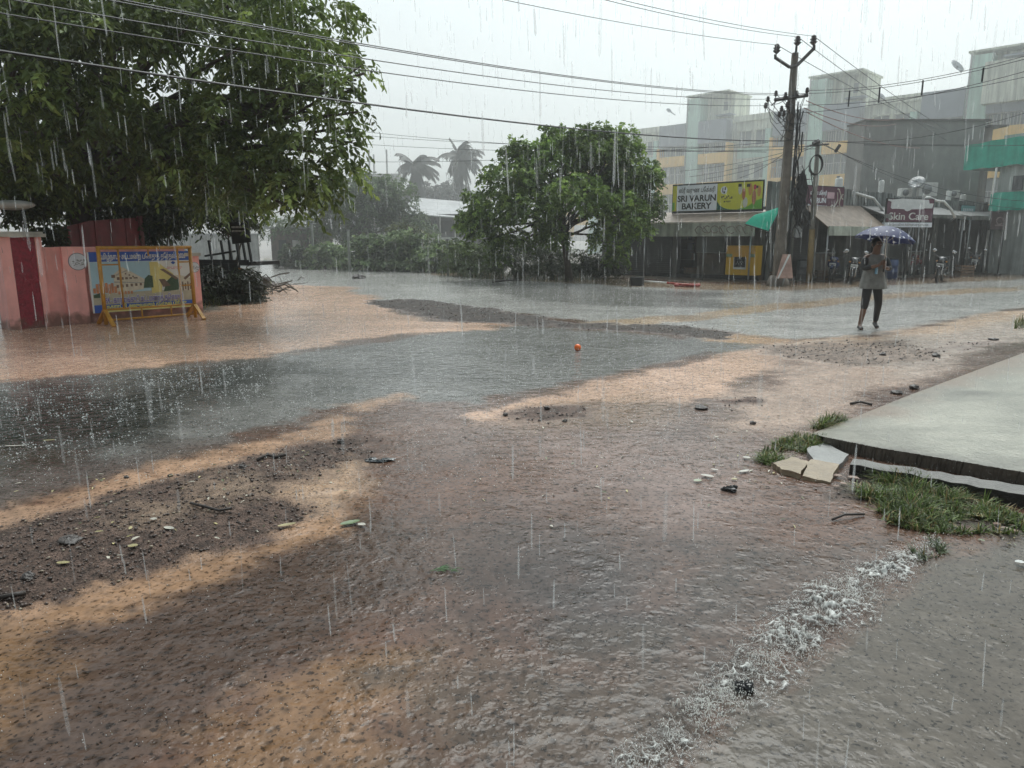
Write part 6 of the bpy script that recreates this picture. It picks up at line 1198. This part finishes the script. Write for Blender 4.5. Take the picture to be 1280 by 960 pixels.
# kerb beam below the slab
k0, k1 = G(1062, 580, .07), G(1520, 660, .10); k2, k3 = G(1066, 573, .07), G(1520, 644, .10)
t = thing('kerb_beam', 'narrow concrete kerb beam with a black wet face below the slab', 'kerb', tuple(k0))
m = MB(); n = 24; top = []; 
for i in range(n): 
    a = k0.lerp(k1, i/n); b = k0.lerp(k1, (i+1)/n-.0002); c = k2.lerp(k3, (i+1)/n-.0002); d = k2.lerp(k3, i/n); j = Vector((0, 0, random.uniform(-.006, .006)))
    top.append([a+j, b+j, c+j, d+j])
vs = []; fs = []
for i in range(n+1):
    e = i/n; j = Vector((random.uniform(-.008, .008), random.uniform(-.008, .008), random.uniform(-.006, .006))); vs += [k0.lerp(k1, e)+j, k2.lerp(k3, e)+j]
for i in range(n): fs.append((2*i, 2*i+2, 2*i+3, 2*i+1))
m.add(vs, fs); m.build('beam_top', M('kerb_concrete', (.095, .09, .08), .45, .3, 4, bump=.5), t)
m = MB(); vv = []; f2 = []
for i in range(n+1): p = vs[2*i]; vv += [p, Vector((p.x+.01, p.y+.015, -.06))]
for i in range(n): f2.append((2*i, 2*i+1, 2*i+3, 2*i+2))
p, q = vs[0], vs[1]; m.add(vv, f2); m.add([p, q, Vector((q.x, q.y, -.06)), Vector((p.x, p.y, -.06))], [(0, 1, 2, 3)]); m.build('beam_face', M('wet_black_face', (.030, .028, .024), .5, .4, 10, bump=.7), t)
STN = M('tan_slab', (.26, .20, .13), .55, .35, 5, bump=.7, bscale=25)
def plate(pts, th, label, mat=STN, tilt=0):
    q = [G(u, v, .04) for u, v in pts]; c = sum(q, Vector())/len(q); t = MB(); n = len(q); sub = []
    for i in range(n):
        a, b = q[i], q[(i+1) % n]
        for k in range(4): p = a.lerp(b, k/4); sub.append(p+Vector((random.uniform(-.012, .012), random.uniform(-.012, .012), (p.y-c.y)*tilt)))
    t.poly(sub, -.07 if th is None else -th, (0, 0, 1)); o = t.build('broken_slab', mat, None); return tag(o, label, 'stone slab', 'broken slab pieces at the kerb corner')
plate([(966, 579), (990, 571), (1012, 577), (1000, 592), (978, 586)], .06, 'tan broken slab piece lying nearest the grass at the kerb corner')
plate([(1003, 592), (1014, 578), (1050, 582), (1036, 598)], .06, 'tan broken slab piece right against the kerb beam end', tilt=.15)
plate([(1008, 560), (1030, 553), (1062, 568), (1050, 580), (1018, 575)], .05, 'grey wet slab piece between slab and kerb beam', M('grey_slab', (.22, .22, .21), .4, .3, 6, bump=.5))
# grass
GRS = mleaf('grass_blade', .3)
def grass(name, polyuv, n, h, label, base, tipc, seed):
    g = np.random.default_rng(seed); pts = np.array([tuple(G(u, v))[:2] for u, v in polyuv]); lo, hi = pts.min(0), pts.max(0); q = []
    while len(q) < n:
        c = lo+(hi-lo)*g.random((n*3, 2)); s = sdf(c[:, 0], c[:, 1], pts)+.06*fbm(c[:, 0]*8, c[:, 1]*8, 3, seed); keep = (s > 0) & (fbm(c[:, 0]*6, c[:, 1]*6, 2, seed+5) > -.35); q += list(c[keep])
    q = np.array(q[:n]); z = np.array([ground_height(*p) for p in q]); Lh = h*g.uniform(.35, 1.9, n)*np.clip(1+.6*fbm(q[:, 0]*5, q[:, 1]*5, 2, seed+9), .5, 1.5); az = g.uniform(0, 2*PI, n); w_ = .0045+.004*g.random(n)
    d = np.c_[np.cos(az), np.sin(az), np.zeros(n)]; sd = np.c_[-np.sin(az), np.cos(az), np.zeros(n)]; V = []; lean = g.uniform(.2, 1.5, n)
    P0 = np.c_[q, z-.01]; rows = []
    for k, tt in enumerate((0, .4, .75, 1)):
        c = P0+d*(Lh*lean*tt**1.6)[:, None]+np.c_[np.zeros((n, 2)), Lh*(tt-.45*lean*tt*tt)]; wv = (w_*(1-tt*.9))[:, None]; rows += [c-sd*wv, c+sd*wv]
    V = np.stack(rows, 1).reshape(-1, 3); k = np.arange(n)[:, None]*8; F = np.concatenate([k+np.array([[0, 1, 3, 2]]), k+np.array([[2, 3, 5, 4]]), k+np.array([[4, 5, 7, 6]])])
    mix = g.random(n)[:, None]**1.5; C = (np.array(base)*(1-mix)+np.array(tipc)*mix)*g.uniform(.6, 1.3, n)[:, None]; dry = (g.random(n) < .16); C[dry] = np.array((.30, .23, .10))*g.uniform(.4, 1.2, (dry.sum(), 1))
    return tag(rawmesh(name, V, F, GRS, None, np.repeat(C, 8, 0)), label, 'grass', kind='stuff')
GB, GT = (.045, .068, .018), (.17, .24, .06)
grass('grass', [(1072, 622), (1090, 598), (1130, 596), (1180, 612), (1230, 632), (1285, 650), (1270, 668), (1200, 668), (1150, 664), (1100, 650)], 7000, .062, 'matted weedy grass growing under the black kerb face', GB, GT, 1)
grass('grass', [(945, 578), (960, 558), (990, 546), (1030, 553), (1028, 562), (1000, 570), (968, 584)], 1700, .055, 'small patch of wet grass beside the tan slab pieces', GB, GT, 2)
grass('grass', [(1010, 535), (1040, 524), (1062, 527), (1030, 538)], 420, .07, 'thin tuft of grass at the top corner of the slab', GB, GT, 3)
grass('grass', [(1266, 402), (1300, 402), (1300, 410), (1268, 412)], 300, .16, 'grass tuft on the mud at the right picture edge', GB, GT, 4)
grass('grass', [(1140, 690), (1175, 675), (1180, 690), (1150, 700)], 160, .05, 'sparse drowned grass blades near the foaming gutter', (.06, .08, .04), (.12, .16, .07), 6)
grass('grass', [(255, 388), (262, 368), (300, 355), (340, 355), (335, 362), (285, 380)], 1300, .22, 'rough grass round the brush heap at the end of the wall', GB, GT, 7)
grass('grass', [(560, 346), (610, 350), (700, 352), (780, 350), (700, 346), (600, 342)], 1800, .3, 'weedy verge in front of the thicket and slim tree', (.045, .06, .03), (.12, .15, .07), 8)
grass('grass', [(330, 327), (430, 332), (560, 341), (560, 338), (430, 329), (330, 325)], 1500, .3, 'weedy verge along the broad leaved hedge', (.05, .065, .03), (.13, .16, .07), 9)
# litter and stones: individuals
ROCK = M('stone_dark', (.055, .045, .04), .5, .4, 20, bump=.6); LEAFD = M('leaf_yellow', (.28, .24, .11), .5, .3, 20); LEAFG = M('leaf_green', (.09, .14, .05), .4, .3, 15); PAPER = M('paper_litter', (.38, .36, .31), .5, .3, 15); PLAS = M('plastic_black', (.012, .012, .013), .25, .3)
def rock(u, v, w, h, lb, mat=ROCK, name='stone', cat='stone', grp='stones on the wet road', flat=.6):
    z = 0; p = G(u, v); z = ground_height(p.x, p.y); d = p.y/FPX*1.1; s = w*d/2*.8; m = MB(); m.ball((p.x, p.y, z+s*flat*.5), (s, s*.9, s*flat), 9, 7, .22); return tag(m.build(name, mat), lb, cat, grp)
rock(426, 557, 10, 8, 'dark stone at the upper end of the left gravel bank', flat=.9); rock(303, 590, 11, 8, 'dark stone halfway along the left gravel bank', flat=.8); rock(37, 729, 20, 14, 'largest dark stone on the left gravel bank near the edge', flat=.7)
rock(158, 598, 8, 5, 'small dark stone on the orange rim of the left bank'); rock(213, 597, 8, 5, 'small dark stone right of another on the orange rim'); rock(88, 687, 34, 8, 'flat dark clod in the middle of the left bank', flat=.3)
rock(876, 511, 20, 8, 'flat dark stone left of the small gravel patch', flat=.4); rock(941, 530, 10, 7, 'brown stone on the wet pinkish ground left of the slab'); rock(1121, 492, 17, 7, 'dark clod on the upper border of the slab', flat=.4); rock(1143, 486, 14, 9, 'pale wet clod beside the dark one on the slab border', PAPER if False else ROCK)
rock(1170, 446, 12, 5, 'dark stone at the right end of the brown gravel patch'); rock(1103, 446, 9, 5, 'dark stone in the middle of the brown gravel patch'); rock(1030, 534, 11, 5, 'dark clod at the top corner of the slab'); rock(706, 527, 8, 5, 'dark pebble on the round gravel island'); rock(632, 520, 8, 5, 'dark pebble at the left end of the round gravel island'); rock(684, 513, 9, 5, 'red brown pebble at the top of the round gravel island')
rock(449, 348, 22, 7, 'dark clod on the far road in front of the hedge', flat=.35); rock(1242, 425, 14, 4, 'flat dark clod on the mud at the right', flat=.3)
def scrap(u, v, w, lb, mat, name, cat, grp=None, n=7, curl=.25, asp=.5, rot=None):
    p = G(u, v); z = ground_height(p.x, p.y); d = p.y/FPX*1.08; L_ = w*d*.72; a = random.uniform(-.6, .6) if rot is None else rot; ca, sa = math.cos(a), math.sin(a); V = []; F = []
    for i in range(n+1):
        x = (i/n-.5)*L_; wd = L_*asp*.5*math.sin(PI*(i/n*.9+.06))**.6
        for s in (-1, 0, 1): V.append((p.x+ca*x-sa*s*wd*1.6, p.y+sa*x+ca*s*wd*1.6, z+.012+abs(s)*curl*wd+random.uniform(0, curl*.3)*wd+L_*curl*.4*(i/n-.5)**2))
    for i in range(n):
        for s in (0, 1): k = i*3+s; F.append((k, k+1, k+4, k+3))
    m = MB(); m.add(V, F); return tag(m.build(name, mat), lb, cat, grp)
gl = 'fallen leaves and scraps on the road'
scrap(438, 656, 34, 'green leafy sprig floating right of the left bank', LEAFG, 'leaf', 'leaf', gl, asp=.3); scrap(452, 658, 14, 'pale scrap next to the green leafy sprig', PAPER, 'leaf', 'leaf', gl); scrap(359, 662, 30, 'yellow leaf at the lower rim of the left bank', LEAFD, 'leaf', 'leaf', gl, asp=.22)
scrap(212, 668, 22, 'pale dry leaf in the middle of the left bank', PAPER, 'leaf', 'leaf', gl, asp=.3); scrap(167, 691, 16, 'curled tan leaf left of the pale dry leaf', LEAFD, 'leaf', 'leaf', gl); scrap(80, 712, 22, 'tan curled leaf near the flat dark clod', LEAFD, 'leaf', 'leaf', gl, asp=.3); scrap(193, 660, 12, 'tiny pale leaf above the pale dry leaf', PAPER, 'leaf', 'leaf', gl)
scrap(62, 552, 20, 'yellow straw leaf in the dark water at the left', LEAFD, 'leaf', 'leaf', gl, asp=.15, rot=.2); scrap(20, 559, 34, 'long pale straw in the dark water at the left edge', PAPER, 'leaf', 'leaf', gl, asp=.08, rot=.15)
m = MB(); q = G(553, 713)
for k in range(22): a = random.uniform(-.5, .9); x_ = q.x+random.uniform(-.06, .06); y_ = q.y+random.uniform(-.03, .03); m.tube([(x_, y_, .008), (x_+math.cos(a)*.02, y_+math.sin(a)*.02, .015), (x_+math.cos(a)*.045, y_+math.sin(a)*.04, .009)], [.0015, .0022, .0006], 4)
tag(m.build('green_sprig', M('sprig_green', (.13, .22, .10), .4, .2)), 'bright green feathery sprig lying under the flowing water', 'leaf', gl)
scrap(933, 574, 12, 'white paper scrap above the row of leaves left of the tan slab', PAPER, 'leaf', 'paper', gl, asp=.6); scrap(884, 597, 22, 'tan flat leaf, leftmost of the row left of the tan slab', PAPER, 'leaf', 'leaf', gl, asp=.3); scrap(872, 603, 14, 'greenish flat leaf below the leftmost tan leaf', LEAFG if False else M('leaf_pale_green', (.22, .26, .16), .4, .2), 'leaf', 'leaf', gl); scrap(930, 591, 22, 'pale flat leaf in the row nearest the tan slab', PAPER, 'leaf', 'leaf', gl, asp=.25); scrap(918, 601, 10, 'small yellowish leaf between the pale row leaves', LEAFD, 'leaf', 'leaf', gl); scrap(893, 589, 12, 'faint tan leaf over the row left of the tan slab', PAPER, 'leaf', 'leaf', gl, asp=.3)
scrap(1110, 598, 18, 'white plastic scrap on top of the grass by the kerb end', WHITE, 'plastic_scrap', 'litter', gl, asp=.6, curl=.8); scrap(1101, 621, 14, 'crumpled white scrap at the left side of the grass', WHITE, 'plastic_scrap', 'litter', gl, asp=.7, curl=.9); scrap(1163, 619, 20, 'yellowish crumpled wrapper in the middle of the grass', LEAFD, 'plastic_scrap', 'litter', gl, asp=.6, curl=.8); scrap(1224, 648, 20, 'pale yellow wrapper at the right side of the grass', M('wrapper', (.55, .5, .25), .4, .2), 'plastic_scrap', 'litter', gl, asp=.6, rot=-.7, curl=.5); scrap(1275, 707, 16, 'white scrap on the slate water at the right edge', WHITE, 'plastic_scrap', 'litter', gl, curl=.8)
for k in range(9): p_ = (1060+random.uniform(-15, 40), 597+random.uniform(0, 25)) if k < 5 else (1255+random.uniform(-12, 20), 665+random.uniform(-8, 10)); scrap(*p_, random.uniform(10, 18), ('brown dead leaf in the dirt at the kerb end' if k < 5 else 'brown dead leaf at the right end of the grass'), M('leaf_brown', (.18, .10, .06), .5, .4, 12), 'dead_leaf', 'leaf', 'dead leaves at the kerb end' if k < 5 else 'dead leaves at the right end of the grass', asp=.5, curl=.6)
# twigs
def twig(uv, r, lb): 
    pts = [G(u, v)+Vector((0, 0, .02)) for u, v in uv]; pts = [Vector((p.x, p.y, ground_height(p.x, p.y)+.012+.012*(i % 2))) for i, p in enumerate(pts)]; m = MB(); m.tube(pts, r, 6); return tag(m.build('twig', M('twig_dark', (.03, .022, .018), .6, .3)), lb, 'twig', 'twigs on the ground')
twig([(239, 639), (255, 645), (275, 649), (291, 648)], .008, 'dark curved twig in the middle of the left bank'); twig([(322, 580), (335, 575), (345, 576), (358, 577)], .012, 'short thick twig near the upper end of the left bank'); twig([(0, 754), (18, 752), (33, 748)], .012, 'dark twig at the left picture edge on the bank'); twig([(1040, 652), (1055, 648), (1080, 645)], .007, 'thin twig in front of the weedy grass'); twig([(1063, 506), (1075, 505), (1090, 507)], .012, 'dark stick at the upper border of the slab')
# folded black sheet, bag with twist, orange ball, dark shoe-like clump in the foam
def lump(u, v, w, label, mat, name, cat, seed, sc=(1, .7, .5), n=12):
    random.seed(seed); p = G(u, v); d = p.y/FPX*1.08; s = w*d/2; m = MB(); z = ground_height(p.x, p.y); 
    for k in range(n): m.ball((p.x+random.uniform(-.6, .6)*s*sc[0], p.y+random.uniform(-.6, .6)*s*sc[1], z+s*sc[2]*random.uniform(.1, .6)), (s*random.uniform(.25, .5)*sc[0], s*random.uniform(.25, .5)*sc[1], s*random.uniform(.25, .5)*sc[2]), 8, 6, .25)
    return tag(m.build(name, mat), label, cat)
lump(474, 577, 38, 'flattened dark grey plastic bag at the tip of the left bank', M('bag_grey', (.035, .042, .046), .25, .4, 20), 'plastic_bag', 'bag', 3, (1, .5, .22)); lump(912, 614, 22, 'crumpled black and white plastic scrap left of the tan slab', PLAS, 'black_scrap', 'litter', 5, (1, .7, .6)); lump(913, 611, 12, 'white fold on the crumpled black scrap', WHITE, 'white_scrap', 'litter', 6, (1, .6, .8), 4)
lump(928, 862, 36, 'black soaked clump sticking out of the foaming water', PLAS, 'black_clump', 'debris', 8, (.9, .8, .8), 16)
p = G(722, 438); tag(MB().ball((p.x, p.y, .045), .05, 20, 14).build('orange_ball', M('orange_plastic', (.85, .15, .01), .35, .12, 10)), 'small bright orange ball lying on the wet asphalt', 'ball')
p = G(632, 354); t = thing('dropped_branch', 'dark flat branch with twigs lying on the road edge below the middle tree', 'branch', (p.x, p.y, 0)); m = MB(); m.tube([(p.x-.5, p.y, .05), (p.x, p.y+.1, .1), (p.x+.7, p.y+.1, .12)], [.05, .04, .02], 6); m.build('stem', DIRTB, t); m = MB(); [m.tube([(p.x+.3+k*.2, p.y, 0), (p.x+.32+k*.2, p.y+.05, .35)], .012, 5) for k in range(5)]; m.build('twigs', DIRTB, t)
random.seed(99)
# loose gravel on the dry banks
g = np.random.default_rng(77); flat = grit.ravel(); xs_ = XX.ravel(); ysr = YY.ravel(); ok = np.where((flat > .55) & (ysr > 1.5) & (ysr < 20) & (np.abs(SS.ravel()) < .9))[0]
pw = (1/np.maximum(ysr[ok], 3))**.3; idx = g.choice(ok, 16000, p=pw/pw.sum()); n = len(idx)
ico = np.array([(0,0,1),(.9,0,.3),(.3,.85,.35),(-.75,.5,.3),(-.7,-.55,.35),(.3,-.9,.3),(.1,.1,-.6)]); fi = np.array([(0,1,2),(0,2,3),(0,3,4),(0,4,5),(0,5,1),(6,2,1),(6,3,2),(6,4,3),(6,5,4),(6,1,5)])
s = (.003+.013*g.random(n)**5*1.3)[:, None, None]*np.clip(.55+ysr[idx]*.055, .6, 1.6)[:, None, None]; V = ico[None]*s*g.uniform(.45, 1.35, (n, 7, 3)); a = g.uniform(0, 2*PI, n); ca, sa = np.cos(a)[:, None], np.sin(a)[:, None]
V = np.stack([V[..., 0]*ca-V[..., 1]*sa, V[..., 0]*sa+V[..., 1]*ca, V[..., 2]*.8], -1)+np.c_[xs_[idx]+g.normal(0, .02, n)*np.maximum(1, ysr[idx]*.3), ysr[idx]+g.normal(0, .02, n)*np.maximum(1, ysr[idx]*.5), hgt.ravel()[idx]+.002][:, None]
C = (np.array((.075, .052, .042))*g.uniform(.4, 1.6, (n, 1))); C[g.random(n) < .05] = (.26, .21, .15)
GRAV = M('gravel', (0, 0, 0), .45, .2, 5, attr=True)
tag(rawmesh('gravel', V.reshape(-1, 3), (fi[None]+np.arange(n)[:, None, None]*7).reshape(-1, 3), GRAV, None, np.repeat(C, 7, 0)), 'loose dark gravel over the dirt banks', 'gravel', kind='stuff')

# small bits of leaf and straw washed over the banks and the road
g = np.random.default_rng(55); zones = [((40, 610), (430, 560), (440, 640), (60, 760)), ((560, 520), (1000, 500), (1020, 660), (600, 660)), ((880, 560), (960, 560), (980, 610), (880, 620)), ((1060, 600), (1280, 660), (1270, 690), (1080, 640)), ((0, 560), (200, 540), (200, 600), (0, 640))]
pts = []
for zq, cnt_ in zip(zones, (150, 120, 40, 60, 20)):
    pg = np.array([tuple(G(u, v))[:2] for u, v in zq]); lo, hi = pg.min(0), pg.max(0); q = lo+(hi-lo)*g.random((4000, 2)); pts.append(q[sdf(q[:, 0], q[:, 1], pg) > 0][:cnt_])
q = np.concatenate(pts); n = len(q); z = np.array([ground_height(*p) for p in q])+.008; a = g.uniform(0, 2*PI, n); d = np.c_[np.cos(a), np.sin(a), g.uniform(-.15, .3, n)]; nn = np.c_[g.normal(size=(n, 2))*.3, np.ones(n)]
cl = np.array([(.34, .29, .13), (.16, .10, .06), (.45, .42, .34), (.10, .12, .05), (.05, .04, .03)])[g.integers(0, 5, n)]*g.uniform(.7, 1.2, (n, 1))
V, F, C = leaf_arrays(np.c_[q, z], d, nn, g.uniform(.012, .05, n), g.uniform(.004, .018, n), cl)
tag(rawmesh('leaf_litter', V, F, M('litter_bits', (0, 0, 0), .5, .3, 30, attr=True), None, C), 'scattered bits of leaf and straw on the wet ground', 'litter', kind='stuff')
# ------------------------------------------------------------------ rain, splashes, foam
def wmat(name, opac, col=(.80, .83, .83), rough=.15):
    m = bpy.data.materials.new(name); m.use_nodes = True; nt = m.node_tree; L = nt.links; b = nt.nodes['Principled BSDF']; b.inputs['Base Color'].default_value = (*col, 1); b.inputs['Roughness'].default_value = rough
    tl = nd(nt, 'ShaderNodeBsdfTranslucent'); tl.inputs[0].default_value = (*col, 1); a = nd(nt, 'ShaderNodeMixShader'); a.inputs[0].default_value = .5; L.new(b.outputs[0], a.inputs[1]); L.new(tl.outputs[0], a.inputs[2])
    tr = nd(nt, 'ShaderNodeBsdfTransparent'); ms = nd(nt, 'ShaderNodeMixShader'); ms.inputs[0].default_value = opac; L.new(tr.outputs[0], ms.inputs[1]); L.new(a.outputs[0], ms.inputs[2]); L.new(ms.outputs[0], nt.nodes['Material Output'].inputs[0]); return m
RAINM = wmat('rain_water', .17); FOAM = wmat('foam_water', .62, (.82, .82, .79), .1); SPL = wmat('splash_water', .55, (.80, .81, .79))
g = np.random.default_rng(2024)
def drops(name, C, Lh, W, mat, label, tiltx=0.0):     # long water drops: spindle of 4 sides
    n = len(C); k = np.array([(1,0),(0,1),(-1,0),(0,-1)]); rows = []
    for tt, ww in ((0, .15), (.12, 1), (.85, .8), (1, .1)):
        for a, b in k: rows.append(np.stack([C[:, 0]+a*W*ww+tiltx*Lh*tt, C[:, 1]+b*W*ww, C[:, 2]+Lh*tt], -1))
    V = np.stack(rows, 1).reshape(-1, 3); f = []
    for r in range(3):
        for q in range(4): f.append((r*4+q, r*4+(q+1) % 4, r*4+4+(q+1) % 4, r*4+4+q))
    F = (np.array(f)[None]+np.arange(n)[:, None, None]*16).reshape(-1, 4); return tag(rawmesh(name, V, F, mat), label, 'rain', kind='stuff')

def rain_set(n, pw, ymax, w0, w1, l0, l1, mat, label, tilt):
    y = 1.5+(g.random(n)**pw)*ymax; x = (g.random(n)*2-1)*.95*(y+.6); z = g.random(n)*np.minimum(8, 1.6+y*.62); W = (w0+(w1-w0)*g.random(n)**1.6)*(.75+.06*y); Lh = (l0+(l1-l0)*g.random(n)**1.4)*(.8+.07*y)
    drops('rain', np.c_[x, y, z], Lh, W, mat, label, -.03+tilt*g.normal(size=n))
rain_set(2300, 1.15, 16, .0018, .0042, .05, .15, wmat('rain_water', .22), 'long falling rain drops all over the street', .03)
rain_set(420, 1.0, 7, .004, .0085, .08, .20, wmat('rain_soft', .10), 'broad pale streaks of rain falling close by', .02)
rain_set(2500, .8, 26, .002, .0035, .10, .25, wmat('rain_far', .09), 'fine far curtain of falling rain', .03)
OCT = np.array([(1,0,0),(-1,0,0),(0,1,0),(0,-1,0),(0,0,1.3),(0,0,-1)]); OF = np.array([(0,2,4),(2,1,4),(1,3,4),(3,0,4),(2,0,5),(1,2,5),(3,1,5),(0,3,5)])
def beads(name, C, r, mat, label, lowz=.45):       # water beads thrown up by the drops
    n = len(C); V = OCT[None]*r[:, None, None]*np.array([1, 1, lowz*2])+C[:, None]; F = (OF[None]+np.arange(n)[:, None, None]*6).reshape(-1, 3)
    return tag(rawmesh(name, V.reshape(-1, 3), F, mat, smooth=True), label, 'splashes', kind='stuff')
def impacts(n, ymin, ymax, seed, power=1.0, mask=None):
    g = np.random.default_rng(seed); yy = ymin*(ymax/ymin)**(g.random(n)**power); xx = (g.random(n)*2-1)*.86*(yy+.3); z = np.array([ground_height(a, b) for a, b in zip(xx, yy)]); return np.c_[xx, yy, z], g
c, g = impacts(21000, 4.5, 36, 3, .8); k = 3
C = np.repeat(c, k, 0); n = len(C); sc = (.6+.06*C[:, 1]); C[:, :2] += g.normal(size=(n, 2))*(.012*sc)[:, None]; C[:, 2] += np.abs(g.normal(size=n))*.022*sc
beads('splashes', C, (.0014+.0034*g.random(n)**2)*sc, SPL, 'fine white spray where rain hits the flooded road')
c, g = impacts(1100, 1.9, 5.5, 4); C = np.repeat(c, 3, 0); n = len(C); C[:, :2] += g.normal(size=(n, 2))*.012; C[:, 2] += np.abs(g.normal(size=n))*.010+.001
beads('splashes', C, .0008+.0022*g.random(n)**2.5, SPL, 'tiny droplets bouncing off the water in front')
g = np.random.default_rng(8); pl_ = np.array([tuple(G(u, v))[:2] for u, v in ((-200, 495), (0, 482), (150, 466), (320, 452), (330, 500), (150, 560), (0, 585), (-200, 620))]); lo, hi = pl_.min(0), pl_.max(0); q = lo+(hi-lo)*g.random((6000, 2)); q = q[(sdf(q[:, 0], q[:, 1], pl_) > 0) & (fbm(q[:, 0]*1.5, q[:, 1]*1.5, 3, 5)+g.normal(size=6000)*.3 > 0)][:1100]
C = np.repeat(np.c_[q, np.full(len(q), .002)], 4, 0); n = len(C); C[:, :2] += g.normal(size=(n, 2))*.018; C[:, 2] += np.abs(g.normal(size=n))*.014
beads('splashes', C, .0025+.0085*g.random(n)**3, SPL, 'bigger white splashes on the dark water at the left', .3)
# foaming gutter: a torn water surface with webs of foam, plus strands and droplets thrown up from it
path = [G(u, v) for u, v in ((780, 975), (830, 930), (870, 905), (910, 872), (950, 838), (985, 805), (1020, 775), (1060, 742), (1100, 718), (1140, 695), (1175, 676))]
wd = [.10, .11, .11, .11, .13, .14, .16, .16, .14, .10, .06]; den = [.3, .5, .75, .85, 1, .95, .7, 1, .8, .5, .2]
def pth(tt): k = tt*(len(path)-1); i = min(int(k), len(path)-2); f = k-i; return path[i].lerp(path[i+1], f), wd[i]*(1-f)+wd[i+1]*f, den[i]*(1-f)+den[i+1]*f, (path[i+1]-path[i]).normalized()
nl, nw = 620, 120; LL = []; 
for i in range(nl+1):
    c, w_, d_, dr = pth(i/nl*.999); sd = Vector((dr.y, -dr.x, 0))
    for j in range(nw+1): o = c+sd*(j/nw*2-1)*w_*1.5; LL.append((o.x, o.y, abs(j/nw*2-1)*1.5, d_, (j/nw*2-1)))
LL = np.array(LL); x, y, cr, dn_, sg = LL.T
wx = x+.03*fbm(x*14, y*14, 2, 71); wy = y+.03*fbm(x*14, y*14, 2, 72)
big = fbm(x*5, y*5, 3, 61); r1_ = (1-np.abs(fbm(wx*15, wy*15, 3, 62)*2.2)).clip(0, 1); r2_ = (1-np.abs(fbm(wx*34, wy*34, 2, 63)*2.2)).clip(0, 1)
env = np.clip(1-(cr/(1.15+.5*big))**2, 0, 1)*dn_*np.clip(.75+.9*fbm(x*3.2, y*3.2, 2, 66), .25, 1); edge = np.clip((1.5-cr)/.2, 0, 1)
z = .002+env*(.004+.034*r1_**3+.014*r2_**2+.022*np.clip(big, -.3, 1))
patch = np.clip(.62+1.0*fbm(x*7, y*7, 3, 69), 0, 1)
foam = np.clip(env**.6*patch*(r1_**9*.85+r2_**8*.65+.55*np.clip(fbm(x*75, y*75, 2, 64)-.05, 0, 1))*2.3-.10, 0, 1)
alpha = np.clip(foam*1.05+np.clip(env*1.5-.2, 0, 1)*.55*(1-patch*.3), 0, .72)
ii = np.arange((nl+1)*(nw+1)).reshape(nl+1, nw+1); F = np.stack([ii[:-1, :-1], ii[:-1, 1:], ii[1:, 1:], ii[1:, :-1]], -1).reshape(-1, 4)
cc = np.array((.05, .043, .036))*(1-foam[:, None])+np.array((.66, .67, .64))*foam[:, None]
keep = (env[F].max(1) > .02); u_, inv = np.unique(F[keep].ravel(), return_inverse=True)
FWM = bpy.data.materials.new('foam_surface'); FWM.use_nodes = True; nt = FWM.node_tree; L = nt.links; b_ = nt.nodes['Principled BSDF']; at = nd(nt, 'ShaderNodeAttribute', attribute_name='Col'); L.new(at.outputs['Color'], b_.inputs['Base Color']); b_.inputs['Roughness'].default_value = .3; b_.inputs['Specular IOR Level'].default_value = .4
aa = nd(nt, 'ShaderNodeAttribute', attribute_name='Al'); L.new(aa.outputs['Fac'], b_.inputs['Alpha'])
tag(rawmesh('foaming_water', np.c_[x, y, z][u_], inv.reshape(-1, 4), FWM, None, cc[u_], smooth=True), 'churning foamy water running along the gutter at the lower right', 'water', kind='structure'); fo = bpy.data.objects['foaming_water']; at_ = fo.data.attributes.new('Al', 'FLOAT', 'POINT'); at_.data.foreach_set('value', alpha[u_].astype(np.float32))
mb = MB(); random.seed(5); cnt = 0; droplets = []
while cnt < 4200:
    tt = random.random(); c, w_, d_, dr = pth(tt); cl = .5+.5*math.sin(tt*47)*math.sin(tt*19+1)
    if random.random() > d_*(.12+.88*cl): continue
    cnt += 1; sd = Vector((dr.y, -dr.x, 0)); o = c+sd*random.gauss(0, .45)*w_; h_ = random.expovariate(1/.013)
    if random.random() < .16:
        a = random.uniform(0, 2*PI); L_ = random.uniform(.006, .030); u = Vector((math.cos(a), math.sin(a), 0)); pts = [o+u*L_*s+Vector((0, 0, .006+min(h_, .06)*math.sin(PI*min(1, s*.8+.1)))) for s in (0, .3, .65, 1)]; r = random.uniform(.0006, .0016); mb.tube(pts, [r*.6, r*1.3, r, r*.3], 4)
    else: droplets.append((o.x, o.y, min(.10, h_*1.1)+.008, random.uniform(.0008, .0030)))
mb.k = 0; tag(mb.build('water_strands', FOAM), 'thin strands of water leaping from the foaming gutter', 'water', kind='stuff')
D = np.array(droplets); beads('splashes', D[:, :3], D[:, 3], FOAM, 'droplets thrown up over the foaming gutter', .6)
